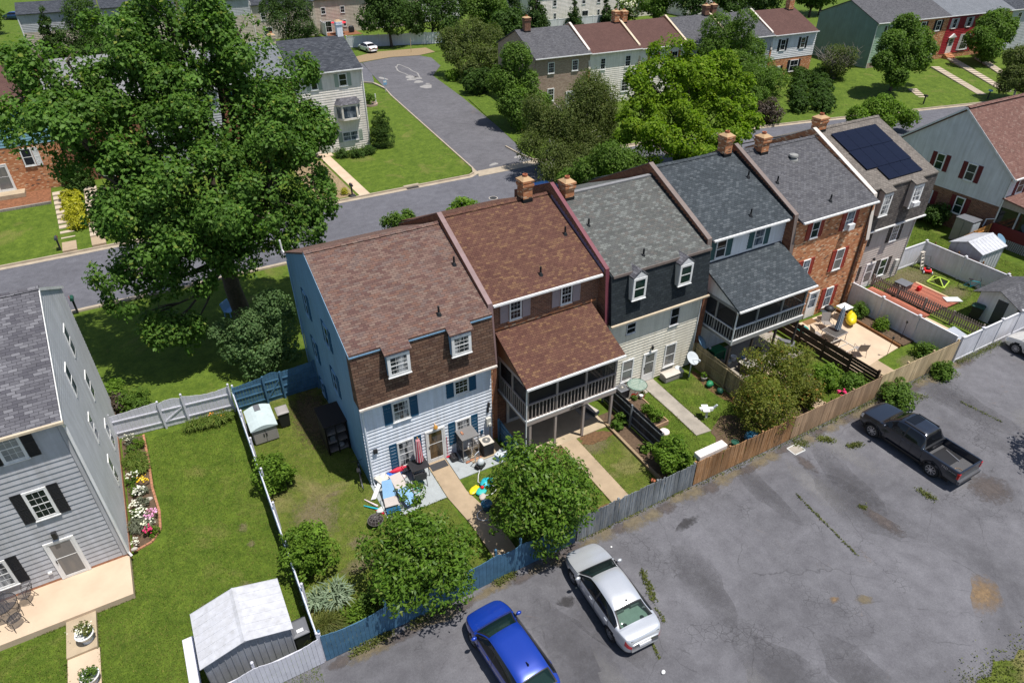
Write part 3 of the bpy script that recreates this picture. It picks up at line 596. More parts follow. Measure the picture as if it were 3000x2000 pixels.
downspout(h, [(.12, -.3, 4.88), (.12, -.08, 4.55), (.12, -.07, .3), (.12, -.25, .1)], 'siding_pale_blue', .045)
downspout(h, [(-.05, 10.95, 7.6), (-.12, 11.1, 7.75), (-.14, 11.1, 8.3)], 'trim_white', .05); downspout(h, [(-.06, 10.6, 7.3), (-.06, 10.55, .2)], 'trim_blue', .04)
vent_pipe(h, 6.27, 2.95, 8.94); vent_pipe(h, 4.4, .68, 7.97)
party_wall(h, 6.68, 6.9, [-.02, .3, YR+.15, 11.6], [4.8, 7.95, 10.42, 7.5], 'coping_mauve', 'brick_red')
party_wall(h, 6.6, 6.86, [-.012, .2], [4.79, 4.79], 'brick_red', 'brick_orange')
# house 2: brick with the brown porch
h = House('brick town house under russet shingles with brown screened porch on posts', (6.9, .75, 0), group='town houses in the front row')
h.o.y = 0; h.t.location = (6.9, 0, 0); W = 6.4
shell(h, W, .8, 11.2, 7.6, m='brick_dark')
mb = MB(); hbox(h, mb, 0, .75, 0, W, .9, 7.75); h.add(mb, 'front_wall', 'brick_dark')
roof_slab(h, .0, 6.32, .36, RZ(.36), YR+.3, RZ(YR+.3), 'shingle_russet'); roof_slab(h, 0, 6.32, YR+.29, RZ(YR+.3), 11.8, 7.6, 'shingle_russet'); ridge_cap(h, 0, 6.32, YR+.3, RZ(YR+.3)+.04, 'shingle_russet')
gutter(h, .05, 6.2, .36, 7.86); P = h.p; F = h.fr(.75)
for a0, a1 in ((8.02, 8.66), (10.93, 11.57)):
    win_sh(h, F, a0-6.9, a1-6.9+.02, 6.48, 1.05, 'shutter_mauve', .44, .06, pane='pane_dark', m='trim_white', cas=.07, grid=(3, 4))
    mb = MB().ob(F, a0-7.0, a1-6.82, 6.35, 6.44, 0, .07); h.add(mb, 'sill', 'brick_orange')
mb = MB().ob(F, .0, 6.2, 6.12, 6.24, 0, .05); h.add(mb, 'brick_ledge', 'brick_orange')
door(h, F, .9, .06, 1.0, 2.0, m='coping_white', pane='pane_grey', handle=False)
for a0, y, z in ((12.61, 3.07, 8.99), (10.05, 1.24, 8.21)): vent_pipe(h, a0-6.9, y, z)
chimney(h, 11.5-6.9, 12.05-6.9, 5.45, 6.1, 9.8, 11.42)
# porch
def porch(h, X0, a0, a1, yw, ye, ze, zw, zf, rail, roof_m, trim, rail_m, top_m, panel_m, posts, side_a, screen=True, postz=2.2, ov=.18):
    """screened porch on posts, floor at zf, as one part of its house with its own pieces"""
    P = h.p; A = lambda x: x-X0; mb = MB(); a0, a1 = A(a0), A(a1)
    hbox(h, mb, a0, ye, zf-.27, a1, yw, zf); hbox(h, mb, a0-.03, ye-.05, zf-.3, a1+.03, ye-.002, zf-.06); base = h.add(mb, 'porch', rail_m)
    q = MB(); hbox(h, q, a0-.035, ye-.06, zf-.06, a1+.035, ye-.002, zf+.015); hbox(h, q, a0-.05, ye-.0, zf-.07, a0-.005, yw, zf+.01); h.add(q, 'floor_edge', trim, base)
    th = .1; pr = MB().hexa([P(a0-ov, ye-.28, ze-th), P(a1+ov, ye-.28, ze-th), P(a1+ov, yw, zw-th), P(a0-ov, yw, zw-th), P(a0-ov, ye-.28, ze), P(a1+ov, ye-.28, ze), P(a1+ov, yw, zw), P(a0-ov, yw, zw)])
    h.add(pr, 'porch_roof', roof_m, base)
    zt = ze-.12; q = MB(); hbox(h, q, a0, ye, zt-.16, a1, ye+.1, zt+.02); hbox(h, q, a0, ye+.1, zt-.16, a0+.1, yw, zt+.01); hbox(h, q, a1-.1, ye+.1, zt-.16, a1, yw, zt+.01); h.add(q, 'beam', rail_m, base)
    for a in (a0+.02, a1-.06): h.add(MB().prism([P(a, ye+.0, zt), P(a, yw, zt), P(a, yw, zw-.1)], h.u*.04), 'gable_panel', panel_m, base)
    for x in posts: q = MB(); hbox(h, q, A(x)-.055, ye+.01, zf, A(x)+.055, ye+.11, zt-.1); h.add(q, 'post', rail_m if screen else top_m, base)
    for y in (ye+.05, (ye+yw)/2, yw-.1): q = MB(); hbox(h, q, a0+.005, y-.05, zf, a0+.1, y+.05, zt-.1); h.add(q, 'post', rail_m, base)
    rz = rail; q = MB(); hbox(h, q, a0, ye-.03, rz-.05, a1, ye+.07, rz); hbox(h, q, a0-.02, ye+.07, rz-.05, a0+.06, yw, rz-.002); hbox(h, q, a1-.06, ye+.07, rz-.05, a1+.02, yw, rz-.002); h.add(q, 'handrail', top_m, base)
    q = MB(); n = int((a1-a0)/.2)
    for k in range(n): x = a0+(a1-a0)*(k+.5)/n; hbox(h, q, x-.022, ye-.015, zf+.02, x+.022, ye+.02, rz-.05)
    n = int((yw-ye)/.2)
    for k in range(n):
        y = ye+.1+(yw-ye-.1)*(k+.5)/n
        for x in (a0, a1): hbox(h, q, x-.018, y-.022, zf+.02, x+.018, y+.022, rz-.05)
    h.add(q, 'balusters', rail_m, base)
    s_ = MB(); s_.quad(P(a0, ye+.08, zf), P(a1, ye+.08, zf), P(a1, ye+.08, zt-.1), P(a0, ye+.08, zt-.1)); s_.quad(P(a0+.07, ye+.1, zf), P(a0+.07, yw, zf), P(a0+.07, yw, zt-.1), P(a0+.07, ye+.1, zt-.1)); s_.quad(P(a1-.07, ye+.1, zf), P(a1-.07, yw, zf), P(a1-.07, yw, zt-.1), P(a1-.07, ye+.1, zt-.1))
    h.add(s_, 'insect_screen', 'insect_screen', base)
    q = MB(); hbox(h, q, a0-ov, ye-.38, ze-.11, a1+ov, ye-.285, ze-.01); h.add(q, 'gutter', 'trim_white', base); return base
pb = porch(h, 6.9, 7.38, 12.66, .75, -2.1, 4.72, 6.12, 2.5, 3.47, 'shingle_russet', 'trim_white', 'porch_tan', 'porch_tan', 'porch_brown_panel', (7.45, 9.1, 10.8, 12.6), 0)
for x in (7.6, 9.07, 10.76, 12.5): q = MB(); hbox(h, q, x-6.96, -2.12, 0, x-6.84, -2.0, 2.21); h.add(q, 'support_post', 'porch_tan', pb)
q = MB().tube([P(.4, -2.32, 4.6), P(.42, -2.2, 4.3), P(.42, -2.17, .1)], .04, 6); h.add(q, 'downspout', 'trim_white', pb)
# the small scroll-work sign screwed to the rim of the porch floor
def text_mesh(name, body, size, m, ext=.006):
    cu = bpy.data.curves.new(name, 'FONT'); cu.body = body; cu.size = size; cu.extrude = ext; cu.align_x = 'CENTER'; cu.align_y = 'CENTER'
    o = bpy.data.objects.new(name, cu); COL.objects.link(o); bpy.context.view_layer.update(); dg = bpy.context.evaluated_depsgraph_get()
    me = bpy.data.meshes.new_from_object(o.evaluated_get(dg)); bpy.data.objects.remove(o); me.materials.append(M_[m]); n = bpy.data.objects.new(name, me); COL.objects.link(n); return n
q = MB()
for k in range(6): q.lathe((9.95+k*.12, -2.165, 2.34+.035*math.sin(k*1.9)), [(.032, 0), (.05, .006), (.032, .014)], 8, True, (V3((1, 0, 0)), V3((0, 0, 1)), V3((0, -1, 0))))
q.bar((9.85, -2.165, 2.33), (10.68, -2.165, 2.35), .022); q.bar((10.1, -2.165, 2.42), (10.4, -2.165, 2.45), .02)
tag(q.build('porch_sign', M_['shutter_brown']), 'small dark wrought scroll sign on the rim of the brown porch floor', 'sign')
party_wall(h, 6.34, 6.54, [0, .25, YR+.15, 9.5], [4.9, 8.05, 10.72, 9.0], 'coping_plum', 'brick_dark', (.4, YR, lambda y: RZ(y)-.02, 22, 'flash_lilac'))
# house 3: cream with dark mansard
h = House('cream town house with grey-green roof and near-black mansard holding two peaked dormers', (13.46, 0, 0), group='town houses in the front row'); W = 6.58; X0 = 13.46
shell(h, W, 0, 11, 7.4)
h.add(laps(MB(), h.fr(), .1, 4.92, (.08, W-.15), .19, .042), 'front_siding', 'siding_cream')
P = h.p; F = h.fr(); mb = MB().hexa([P(0, -.3, 4.95), P(W, -.3, 4.95), P(W, .5, 4.95), P(0, .5, 4.95), P(.02, .06, 7.7), P(W, .06, 7.7), P(W, .5, 7.85), P(.02, .5, 7.85)]); h.add(mb, 'mansard', 'shingle_slate_dark')
gutter(h, -.03, W+.1, -.3, 4.98, 'coping_cream', .1)
roof_slab(h, .08, W, .0, RZ(.05)+.02, YR-.1, ZR, 'shingle_moss'); roof_slab(h, .08, W, YR-.11, ZR, 11.5, 7.5, 'shingle_moss')
q = MB(); hbox(h, q, .1, -.04, RZ(0)-.09, W, -.005, RZ(0)+.05); h.add(q, 'drip_edge', 'coping_taupe'); q = MB(); hbox(h, q, .1, YR-.2, ZR-.02, W, YR+.05, ZR+.05); h.add(q, 'ridge_cap', 'shingle_ash')
def peak_dormer(h, a0, a1, z0, z1, zp, yf):
    P = h.p; b = MB(); am = (a0+a1)/2
    b.prism([P(a0+.06, yf, z0), P(a1-.06, yf, z0), P(a1-.06, yf, z1-.12), P(am, yf, zp-.1), P(a0+.06, yf, z1-.12)], -h.n*.75); d = h.add(b, 'dormer', 'meter_grey'); r = MB(); e = .07
    for x0, x1 in ((a0-.0, am), (a1+.0, am)): r.hexa([P(x0, yf-e, z1-.16), P(x0, yf+.8, z1-.16), P(x1, yf+.8, zp-.06), P(x1, yf-e, zp-.06), P(x0, yf-e, z1-.1), P(x0, yf+.8, z1-.1), P(x1, yf+.8, zp), P(x1, yf-e, zp)])
    h.add(r, 'dormer_roof', 'shingle_lead', d); w_ = window(h, h.fr(yf), a0+.06, z0, a1-a0-.12, z1-z0-.2, cas=.12, dep=.07, grid=(1, 2), pane='pane_green')
    t_ = MB(); t_.prism([P(a0+.1, yf-.005, z1-.2), P(a1-.1, yf-.005, z1-.2), P(am, yf-.005, zp-.12)], h.n*.05); h.add(t_, 'pediment', 'siding_white', d)
peak_dormer(h, 14.5-X0, 15.48-X0, 6.22, 7.66, 7.92, -.34); peak_dormer(h, 17.55-X0, 18.56-X0, 6.22, 7.62, 7.9, -.34)
for a0, a1, z0, z1 in ((14.73, 15.36, 3.88, 4.55), (17.76, 18.4, 3.45, 4.6)): window(h, F, a0-X0, z0, a1-a0, z1-z0, m='siding_mint', cas=.05, grid=(1, 2), pane='pane_dark')
for a0, a1, z0, z1 in ((14.7, 15.52, .63, 2.1), (17.75, 18.58, .6, 2.15)): window(h, F, a0-X0, z0, a1-a0, z1-z0, cas=.09, grid=(1, 2), pane='pane_grey')
door(h, F, 16.18-X0, .08, .98, 2.0, pane='pane_grey', lite=(.25, .93)); q = MB().lathe(P(16.7-X0, -.13, 2.3), [(.05, 0), (.09, .1), (.06, .22), (.02, .26)], 8); h.add(q, 'wall_lamp', 'black_metal')
downspout(h, [(W-.05, -.25, 4.9), (W-.12, -.06, 4.6), (W-.12, -.05, .2)], 'trim_white', .04)
vent_pipe(h, 14.14-X0, 3.18, 9.04); vent_pipe(h, 15.92-X0, .68, 7.96); chimney(h, 13.8-X0, 14.35-X0, 4.95, 5.6, 9.6, 11.05)
party_wall(h, W-.12, W+.16, [0, .25, YR+.2, 11.4], [4.9, 8.1, 10.62, 7.6], 'coping_taupe', 'brick_red', (.3, YR, lambda y: RZ(y)-.02, 20, 'vent_dark'))
party_wall(h, W+.0, W+.3, [-.08, .3], [4.8, 4.8], 'brick_red', 'brick_red')
# house 4: slate roof and white porch
X0 = 20.3; h = House('pale town house under slate-blue shingles with grey screened porch and white gable panel', (X0, 0, 0), group='town houses in the front row'); W = 6.6
shell(h, W, .85, 11.2, 7.6)
h.add(laps(MB(), h.fr(.8), 0, 7.7, (.0, W), .19, .04), 'front_siding', 'siding_white')
roof_slab(h, .15, W-.2, .38, RZ(.38), YR+.45, RZ(YR+.45), 'shingle_slate'); roof_slab(h, .15, W-.2, YR+.44, RZ(YR+.45), 11.8, 7.6, 'shingle_slate'); ridge_cap(h, .15, W-.2, YR+.45, RZ(YR+.45)+.04, 'shingle_slate')
gutter(h, .2, 26.25-X0, .38, 7.89); P = h.p; F = h.fr(.8)
win_sh(h, F, 21.2-X0, 21.98-X0, 6.4, 1.12, 'shutter_green', .42, .03, grid=(1, 2), pane='pane_dark', cas=.07); win_sh(h, F, 24.12-X0, 24.95-X0, 6.42, 1.1, 'shutter_green', .4, .02, grid=(1, 2), pane='pane_blue', cas=.07)
for a0, y, z in ((26.06, 3.74, 9.29), (24.02, 1.25, 8.22)): vent_pipe(h, a0-X0, y, z)
chimney(h, 25.62-X0, 26.2-X0, 5.5, 6.15, 9.8, 11.5)
pb = porch(h, X0, 20.6, 26.3, .8, -2.1, 4.85, 6.28, 2.72, 3.5, 'shingle_slate', 'trim_white', 'porch_grey', 'trim_white', 'trim_white', (20.66, 22.35, 24.3, 26.22), 0)
for x in (20.7, 22.45, 24.32, 26.15): q = MB(); hbox(h, q, x-X0-.055, -2.1, 0, x-X0+.055, -1.99, 2.44); h.add(q, 'support_post', 'shutter_brown', pb)
q = MB().tube([P(.12, -2.3, 4.75), P(.26, -2.2, 4.5), P(.28, -2.17, 2.5)], .045, 6); h.add(q, 'downspout', 'trim_white', pb)
party_wall(h, W-.26, W+.02, [.05, .3, YR+.3, 8], [4.9, 8.0, 10.6, 9.3], 'coping_taupe', 'brick_red', (.42, YR+.2, lambda y: RZ(y)-.02, 24, 'vent_dark'))
# house 5: orange brick with red shutters
X0 = 26.9; h = House('orange brick town house with grey roof and dark red shutters on every window', (X0, 0, 0), group='town houses in the front row'); W = 7.0
shell(h, W, .25, 11, 7.4, m='brick_orange'); q = MB(); hbox(h, q, 0, .2, 0, W, .35, 7.6); h.add(q, 'front_wall', 'brick_orange')
roof_slab(h, .06, W-.2, -.1, RZ(-.1), YR+.12, RZ(YR+.12), 'shingle_grey'); roof_slab(h, .06, W-.2, YR+.11, RZ(YR+.12), 11.5, 7.5, 'shingle_grey'); ridge_cap(h, .06, W-.2, YR+.12, RZ(YR+.12)+.03, 'shingle_grey'); gutter(h, .1, W-.25, -.1, RZ(-.1)+.02); P = h.p; F = h.fr(.2)
for a0, a1, z0, z1, pn in ((28.27, 28.93, 6.22, 7.28, 'pane_green'), (31.32, 32.05, 6.1, 7.3, 'pane_blue'), (28.35, 28.98, 3.6, 4.72, 'pane_blue'), (31.38, 32.14, 3.24, 4.7, 'pane_grey'), (31.5, 32.2, .42, 1.88, 'pane_blue')):
    win_sh(h, F, a0-X0, a1-X0, z0, z1-z0, 'shutter_red', .36, .015, grid=(1, 2), cas=.055, pane=pn)
    q = MB().ob(F, a0-X0-.08, a1-X0+.08, z0-.13, z0-.045, 0, .08); h.add(q, 'sill', 'brick_rose')
mb = MB().ob(F, 31.42-X0, 31.95-X0, 6.13, 6.5, .05, .34); h.add(mb, 'window_air_conditioner', 'siding_white')
door(h, F, 29.85-X0, .05, .95, 1.95, pane='pane_blue', lite=(.38, .93)); downspout(h, [(6.62, -.15, 7.55), (6.62, .12, 7.3), (6.65, .13, .2)], 'downpipe_brown', .055)
for a0, y, z in ((27.7, 2.89, 8.92), (30.16, .77, 8.01)): vent_pipe(h, a0-X0, y, z)
q = MB().lathe(P(30.43-X0, 4.3, 9.42), [(.34, 0), (.3, .1), (.16, .12), (.16, .24), (.3, .26), (.27, .36), (.1, .42)], 18); h.add(q, 'roof_ventilator', 'porch_grey', smooth=False)
chimney(h, 28.3-X0, 28.92-X0, 5.05, 5.7, 9.6, 11.15); party_wall(h, W-.2, W+.1, [0, .35, YR+.35, 11.2], [4.9, 7.85, 10.5, 7.7], 'coping_white', 'brick_orange')
# house 6: solar panels
X0 = 34.1; h = House('greige end town house with black solar panels on its dove-grey roof', (X0, 0, 0), group='town houses in the front row'); W = 6.35
shell(h, W, 1.05, 11.5, 7.6); h.add(laps(MB(), h.fr(1.0), .1, 4.86, (.0, W), .19, .042), 'front_siding', 'siding_greige')
P = h.p; F = h.fr(1.); mb = MB().hexa([P(.1, .65, 4.9), P(W+.28, .65, 4.9), P(W+.28, 1.4, 4.9), P(.1, 1.4, 4.9), P(.1, .72, 7.88), P(W+.28, .72, 7.88), P(W+.28, 1.4, 8.1), P(.1, 1.4, 8.1)]); h.add(mb, 'mansard', 'shingle_dove_dark')
gutter(h, .1, W+.4, .66, 4.92, 'trim_white', .1); YD = YR+.6
roof_slab(h, .1, W+.2, .66, RZ(.66), YD, RZ(YD), 'shingle_dove'); roof_slab(h, .1, W+.2, YD-.01, RZ(YD), 12, 7.7, 'shingle_dove'); ridge_cap(h, .1, W+.2, YD, RZ(YD)+.03, 'shingle_dove')
mb = MB(); mb.prism([P(W+.01, y, z) for y, z in ((1, 0), (1, 4.9), (.72, 7.9), (YD, RZ(YD)-.06), (11.5, 7.8), (11.5, 0))], (.05, 0, 0)); h.add(mb, 'side_wall', 'siding_greige')
for a0, a1, z0, gr in ((34.84, 35.68, 6.12, (3, 4)), (37.88, 38.82, 6.1, (1, 4))): box_dormer(h, a0-X0, a1-X0, z0, .36, 'shingle_dove', 'siding_greige', .62, z1=RZ(.36)-.2, grid=gr)
mb = MB().ob(h.fr(.36), 38.02-X0, 38.62-X0, 6.22, 6.5, .05, .3); h.add(mb, 'window_air_conditioner', 'siding_white')
win_sh(h, F, 35.15-X0, 35.6-X0, 3.55, .98, 'shutter_brown', .34, pane='pane_blue', grid=(1, 2)); win_sh(h, F, 38.1-X0, 38.86-X0, 3.32, 1.2, 'shutter_brown', .36, pane='pane_grey', grid=(3, 4))
win_sh(h, F, 35.2-X0, 35.6-X0, .9, 1.05, 'shutter_brown', .34, pane='pane_grey', grid=(1, 2)); win_sh(h, F, 37.98-X0, 38.8-X0, .6, 1.38, 'shutter_brown', .42, pane='pane_green', grid=(1, 2)); door(h, F, 36.45-X0, .05, 1.0, 1.95, pane='pane_grey', lite=(.22, .93))
mb = MB().ob(F, 39.7-X0, 40.05-X0, 1.0, 1.55, .02, .2).ob(F, 39.85-X0, 39.92-X0, .1, 1, .02, .09); h.add(mb, 'electric_meter', 'meter_grey'); downspout(h, [(W+.2, .7, 4.8), (W-.02, .93, 4.6), (W-.02, .95, .2)], 'meter_grey', .045)
mb = MB().lathe(P(37.0-X0, .87, 2.2), [(.05, 0), (.1, .12), (.03, .2)], 8); h.add(mb, 'wall_lamp', 'black_metal')
chimney(h, 33.0-X0+1.15, 33.85-X0+1.05, 5.75, 6.35, 9.9, 11.3)
t = NT('solar_cell'); uvv = t.uv(); br = t.n('TexBrick'); br.offset = 0
for k, v in (('Scale', 1.), ('Mortar Size', .004), ('Brick Width', 1.02), ('Row Height', .17)): br.inputs[k].default_value = v
for k, v in (('Color1', (.004, .0055, .016, 1)), ('Color2', (.005, .0065, .019, 1)), ('Mortar', (.007, .009, .022, 1))): br.inputs[k].default_value = v
t.l(uvv, br.inputs[0]); M_['solar_cell'] = t.set(br.outputs[0], .25, 0, .25)
def panel(x0, x1, y0, y1, n):
    for k in range(n):
        a, b = x0+(x1-x0)*k/n+.01, x0+(x1-x0)*(k+1)/n-.01; q = MB()
        q.hexa([P(a-X0, y0, RZ(y0)+.07), P(b-X0, y0, RZ(y0)+.07), P(b-X0, y1, RZ(y1)+.07), P(a-X0, y1, RZ(y1)+.07), P(a-X0, y0, RZ(y0)+.11), P(b-X0, y0, RZ(y0)+.11), P(b-X0, y1, RZ(y1)+.11), P(a-X0, y1, RZ(y1)+.11)]); h.add(q, 'solar_panel', 'solar_cell')
panel(35.0, 39.5, 3.74, 5.35, 4); panel(34.97, 39.45, 2.1, 3.71, 4); panel(35.92, 39.35, 1.03, 2.07, 3)
# ---------------------------------------------------------------- grey house on the left, cut by the frame
h = House('blue-grey clapboard town house with lead-grey roof beside the flower bed', (-23.5, 1.0, 0)); W = 13.08; P = h.p; F = h.fr()
shell(h, W, -.03, 10.9, 7.9, m='siding_slate_grey')
h.add(laps(MB(), F, .42, 8.1, (0, W-.22), .25, .034), 'front_siding', 'siding_slate_grey'); q = MB().ob(F, 0, W-.02, .0, .42, 0, .03); h.add(q, 'foundation', 'brick_edge')
q = MB().ob(F, W-.2, W, .4, 8.1, 0, .05); h.add(q, 'corner_board', 'siding_slate_grey')
S = h.side(W, 1); q = MB(); q.prism([P(W-.05, y, z) for y, z in ((0, 0), (0, 8.1), (5.9, 10.35), (11, 7.85), (11, 0))], (.05, 0, 0)); h.add(q, 'side_wall', 'siding_grey_side')
h.add(laps(MB(), (P(W, 0, 0), V3((0, 1, 0)), V3((1, 0, 0))), .3, 10.2, lambda z: ((0, 11) if z < 7.85 else (max(0, (z-8.1)*2.62), 11-(z-7.85)*2.04)), .2, .022), 'side_siding', 'siding_grey_side')
q = MB().ob((P(W, 0, 0), V3((0, 1, 0)), V3((1, 0, 0))), .0, 11, 0, .28, 0, .035); h.add(q, 'foundation', 'brick_edge')
roof_slab(h, 0, W+.04, -.32, 8.02, 5.9, 10.42, 'shingle_lead'); roof_slab(h, 0, W+.04, 5.89, 10.42, 11.3, 7.8, 'shingle_lead'); ridge_cap(h, 0, W+.04, 5.9, 10.45, 'shingle_lead')
gutter(h, 0, W+.1, -.32, 8.06, 'coping_cream', .11); q = MB()
for y0, z0, y1, z1 in ((-.3, 7.86, 5.9, 10.26), (5.9, 10.26, 11.3, 7.66)): q.hexa([P(W+.0, y0, z0), P(W+.07, y0, z0), P(W+.07, y1, z1), P(W, y1, z1), P(W, y0, z0+.14), P(W+.07, y0, z0+.14), P(W+.07, y1, z1+.14), P(W, y1, z1+.14)])
h.add(q, 'fascia', 'trim_white'); A = lambda x: x+23.5
for a0, a1, z0, hh in ((-12.6, -11.82, 6.7, 1.25), (-12.64, -11.85, 3.72, 1.48), (-15.05, -14.2, .95, 1.43), (-16.3, -15.5, 6.7, 1.25), (-16.3, -15.5, 3.72, 1.48)): win_sh(h, F, A(a0), A(a1), z0, hh, 'shutter_black', .36, .015, pane='pane_blind' if z0 > 6 else ('pane_dark' if z0 > 3 else 'pane_lace'), cas=.1, grid=(3, 4))
door(h, F, A(-12.9), .32, 1.06, 2.12, pane='pane_grey', lite=(.06, .93)); q = MB()
for k in range(4): q.ob(F, A(-12.66)+k*.17, A(-12.645)+k*.17, 1.55, 2.15, .03, .042)
for k in range(3): q.ob(F, A(-12.66), A(-12.135), 1.55+k*.3, 1.565+k*.3, .03, .0415)
h.add(q, 'muntins', 'trim_white'); q = MB().ob(F, A(-12.44), A(-12.28), 2.62, 2.95, .04, .2); h.add(q, 'wall_lamp', 'black_metal')
q = MB().ob(F, A(-13.22), A(-13.08), .85, .95, .03, .1); h.add(q, 'outlet_box', 'trim_white')
downspout(h, [(W+.04, -.36, 7.95), (W+.02, -.09, 7.6), (W+.02, -.08, .55), (W+.1, -.2, .36)], 'trim_white', .055)
SR = (P(W, 0, 0), V3((0, 1, 0)), V3((1, 0, 0)))
for y0, y1, z0, z1 in ((6.9, 7.75, 6.35, 7.6), (3.75, 4.55, 6.3, 7.5), (6.9, 7.75, 3.85, 5.0), (3.75, 4.5, 3.7, 4.85), (6.4, 7.25, 1.1, 2.4), (3.75, 4.4, 1.05, 2.4)): window(h, SR, y0, z0-.1, y1-y0, z1-z0+.15, cas=.06, dep=.052, grid=(1, 2), pane='pane_blue', sill=False)
# ---------------------------------------------------------------- pale gabled house on the far right, brick below
h = House('pale blue-grey gabled house with brick ground floor and maroon shutters', (51.9, 1.1, 0)); P = h.p; F = h.fr(); W = 16; D = 9.6
q = MB(); q.prism([P(0, y, z) for y, z in ((0, 0), (0, 5.35), (4.95, 9.2), (D, 5.65), (D, 0))], h.u*W); h.add(q, 'wall', 'brick_dark')
SL_ = (P(0, 0, 0), V3((0, 1, 0)), V3((-1, 0, 0)))
h.add(laps(MB(), SL_, 2.94, 9.15, lambda z: ((0, D) if z < 5.4 else ((z-5.4)*1.29, D-(z-5.6)*1.33)), .13, .028), 'gable_siding', 'siding_mint')
h.add(laps(MB(), F, 2.94, 5.4, (0, W), .2, .028), 'front_siding', 'siding_mint')
roof_slab(h, -.2, W, -.35, 5.3, 4.95, 9.42, 'shingle_rose', .16); roof_slab(h, -.2, W, 4.94, 9.42, D+.4, 5.55, 'shingle_rose', .16); ridge_cap(h, -.2, W, 4.95, 9.45, 'shingle_rose', .25)
q = MB()
for y0, z0, y1, z1 in ((-.38, 5.1, 4.95, 9.24), (4.95, 9.24, D+.42, 5.38)): q.hexa([P(-.23, y0, z0), P(-.17, y0, z0), P(-.17, y1, z1), P(-.23, y1, z1), P(-.23, y0, z0+.17), P(-.17, y0, z0+.17), P(-.17, y1, z1+.17), P(-.23, y1, z1+.17)])
h.add(q, 'fascia', 'siding_mint'); gutter(h, -.2, W, -.36, 5.32)
for y0, y1, z0, z1 in ((6.25, 7.2, 4.2, 5.5), (3.6, 4.6, 4.1, 5.45)): win_sh(h, SL_, y0+.12-1.1, y1-.12-1.1, z0, z1-z0, 'shutter_maroon', .36, .05, grid=(1, 2), pane='pane_green', cas=.07)
for y0, y1, z0, z1 in ((6.35, 7.05, 1.4, 2.45), (3.65, 4.4, 1.3, 2.7)): win_sh(h, SL_, y0-1.1, y1-1.1, z0, z1-z0, 'shutter_maroon', .36, .03, grid=(1, 2), pane='pane_green', cas=.08)
for a in (1.3, 4.5): win_sh(h, F, a, a+.95, 3.75, 1.25, 'shutter_maroon', .35, .02, grid=(1, 2), pane='pane_green')
downspout(h, [(-.1, -.42, 5.2), (-.06, -.1, 4.9), (-.06, -.08, 3.0), (-.07, -.1, 2.0), (-.08, .5, 1.75), (-.1, .55, 1.1)], 'trim_white', .05)
# its lean-to sunroom
q = MB(); hbox(h, q, .0, -6, .75, 12, -.02, 1.66); s_ = h.add(q, 'sunroom', 'shutter_maroon'); q = MB(); hbox(h, q, .05, -5.9, 1.6, 12, -.02, 3.0); h.add(q, 'pane', 'pane_dark', s_)
q = MB(); q.prism([P(.0, 0, 3.0), P(.0, -6, 3.0), P(.0, 0, 3.6)], h.u*12); h.add(q, 'gable_panel', 'siding_tan', s_); roof_slab(h, -.15, 12, -6.2, 3.02, 0, 3.72, 'shingle_rose', .1, 'sunroom_roof', s_)
for y in (-.05, -1.5, -3, -4.5, -5.95): q = MB(); hbox(h, q, -.02, y-.05, 1.66, .06, y+.05, 3.0); h.add(q, 'mullion', 'siding_slate_grey', s_)
q = MB()
for k in range(40):
    a = -.0-k*.16
    for sg in (1, -1):
        y0, y1 = a, a-sg*.7
        if -6 <= y1 <= 0: q.bar(P(-.01-.01*sg, y0, .02), P(-.01-.01*sg, y1, .74), .035, .012)
h.add(q, 'lattice', 'trim_white', s_)
# ---------------------------------------------------------------- houses across the street
def block(label, o, u, W, D, ze, yr, zr, walls, roof, wins=(), gable=0, group=None, split=0, z0=0, gut=True, pane='pane_dark', eav=.35):
    """two or three storey unit: walls = (upper siding, lower wall or None); wins = (a0,a1,z0,z1,shutter or None,grid)"""
    h = House(label, o, u, group=group); P = h.p; F = h.fr(); up_, lo = walls
    q = MB(); q.prism([P(0, y, z) for y, z in ((0, z0-.4), (0, ze-.1), (yr, zr-.12), (D, ze-.1), (D, z0-.4))], h.u*W); h.add(q, 'wall', lo or up_)
    if up_.startswith('siding'): h.add(laps(MB(), F, split if lo else z0, ze-.05, (0, W), .24, .035), 'front_siding', up_)
    elif lo: q = MB().ob(F, 0, W, split, ze-.1, 0, .04); h.add(q, 'front_wall', up_)
    roof_slab(h, -gable, W+.0, -eav, ze-eav*(zr-ze)/yr, yr, zr, roof); roof_slab(h, -gable, W, yr-.01, zr, D+.3, ze-.1, roof)
    if gut: gutter(h, -gable, W, -eav, ze-eav*(zr-ze)/yr+.02)
    for a0, a1, q0, q1, smat, gr in wins:
        if smat: win_sh(h, F, a0, a1, q0, q1-q0, smat, .4, .02, grid=gr, pane=pane, cas=.1, dep=.08)
        else: window(h, F, a0, q0, a1-a0, q1-q0, grid=gr, pane=pane, cas=.1, dep=.08)
    return h
h = block('white clapboard end house with navy roof, sage shutters and a bay window', (9.8, 47.8, 0), (1, 0, 0), 7.0, 10.4, 8.4, 5.2, 10.55, ('siding_ivory', None), 'shingle_navy',
    [(1.5, 2.25, 6.6, 7.95, 'shutter_sage', (1, 2)), (4.4, 5.3, 6.65, 7.9, 'shutter_sage', (1, 2)), (1.5, 2.25, 3.5, 4.95, 'shutter_sage', (1, 2))], .12); P = h.p; F = h.fr()
w_ = window(h, F, 4.0, 1.05, 1.75, .98, grid=(2, 2), mull=1, pane='pane_blue'); shutter(h, F, 3.55, 1.0, .42, 1.06, 'shutter_sage'); shutter(h, F, 5.78, 1.0, .42, 1.06, 'shutter_sage')
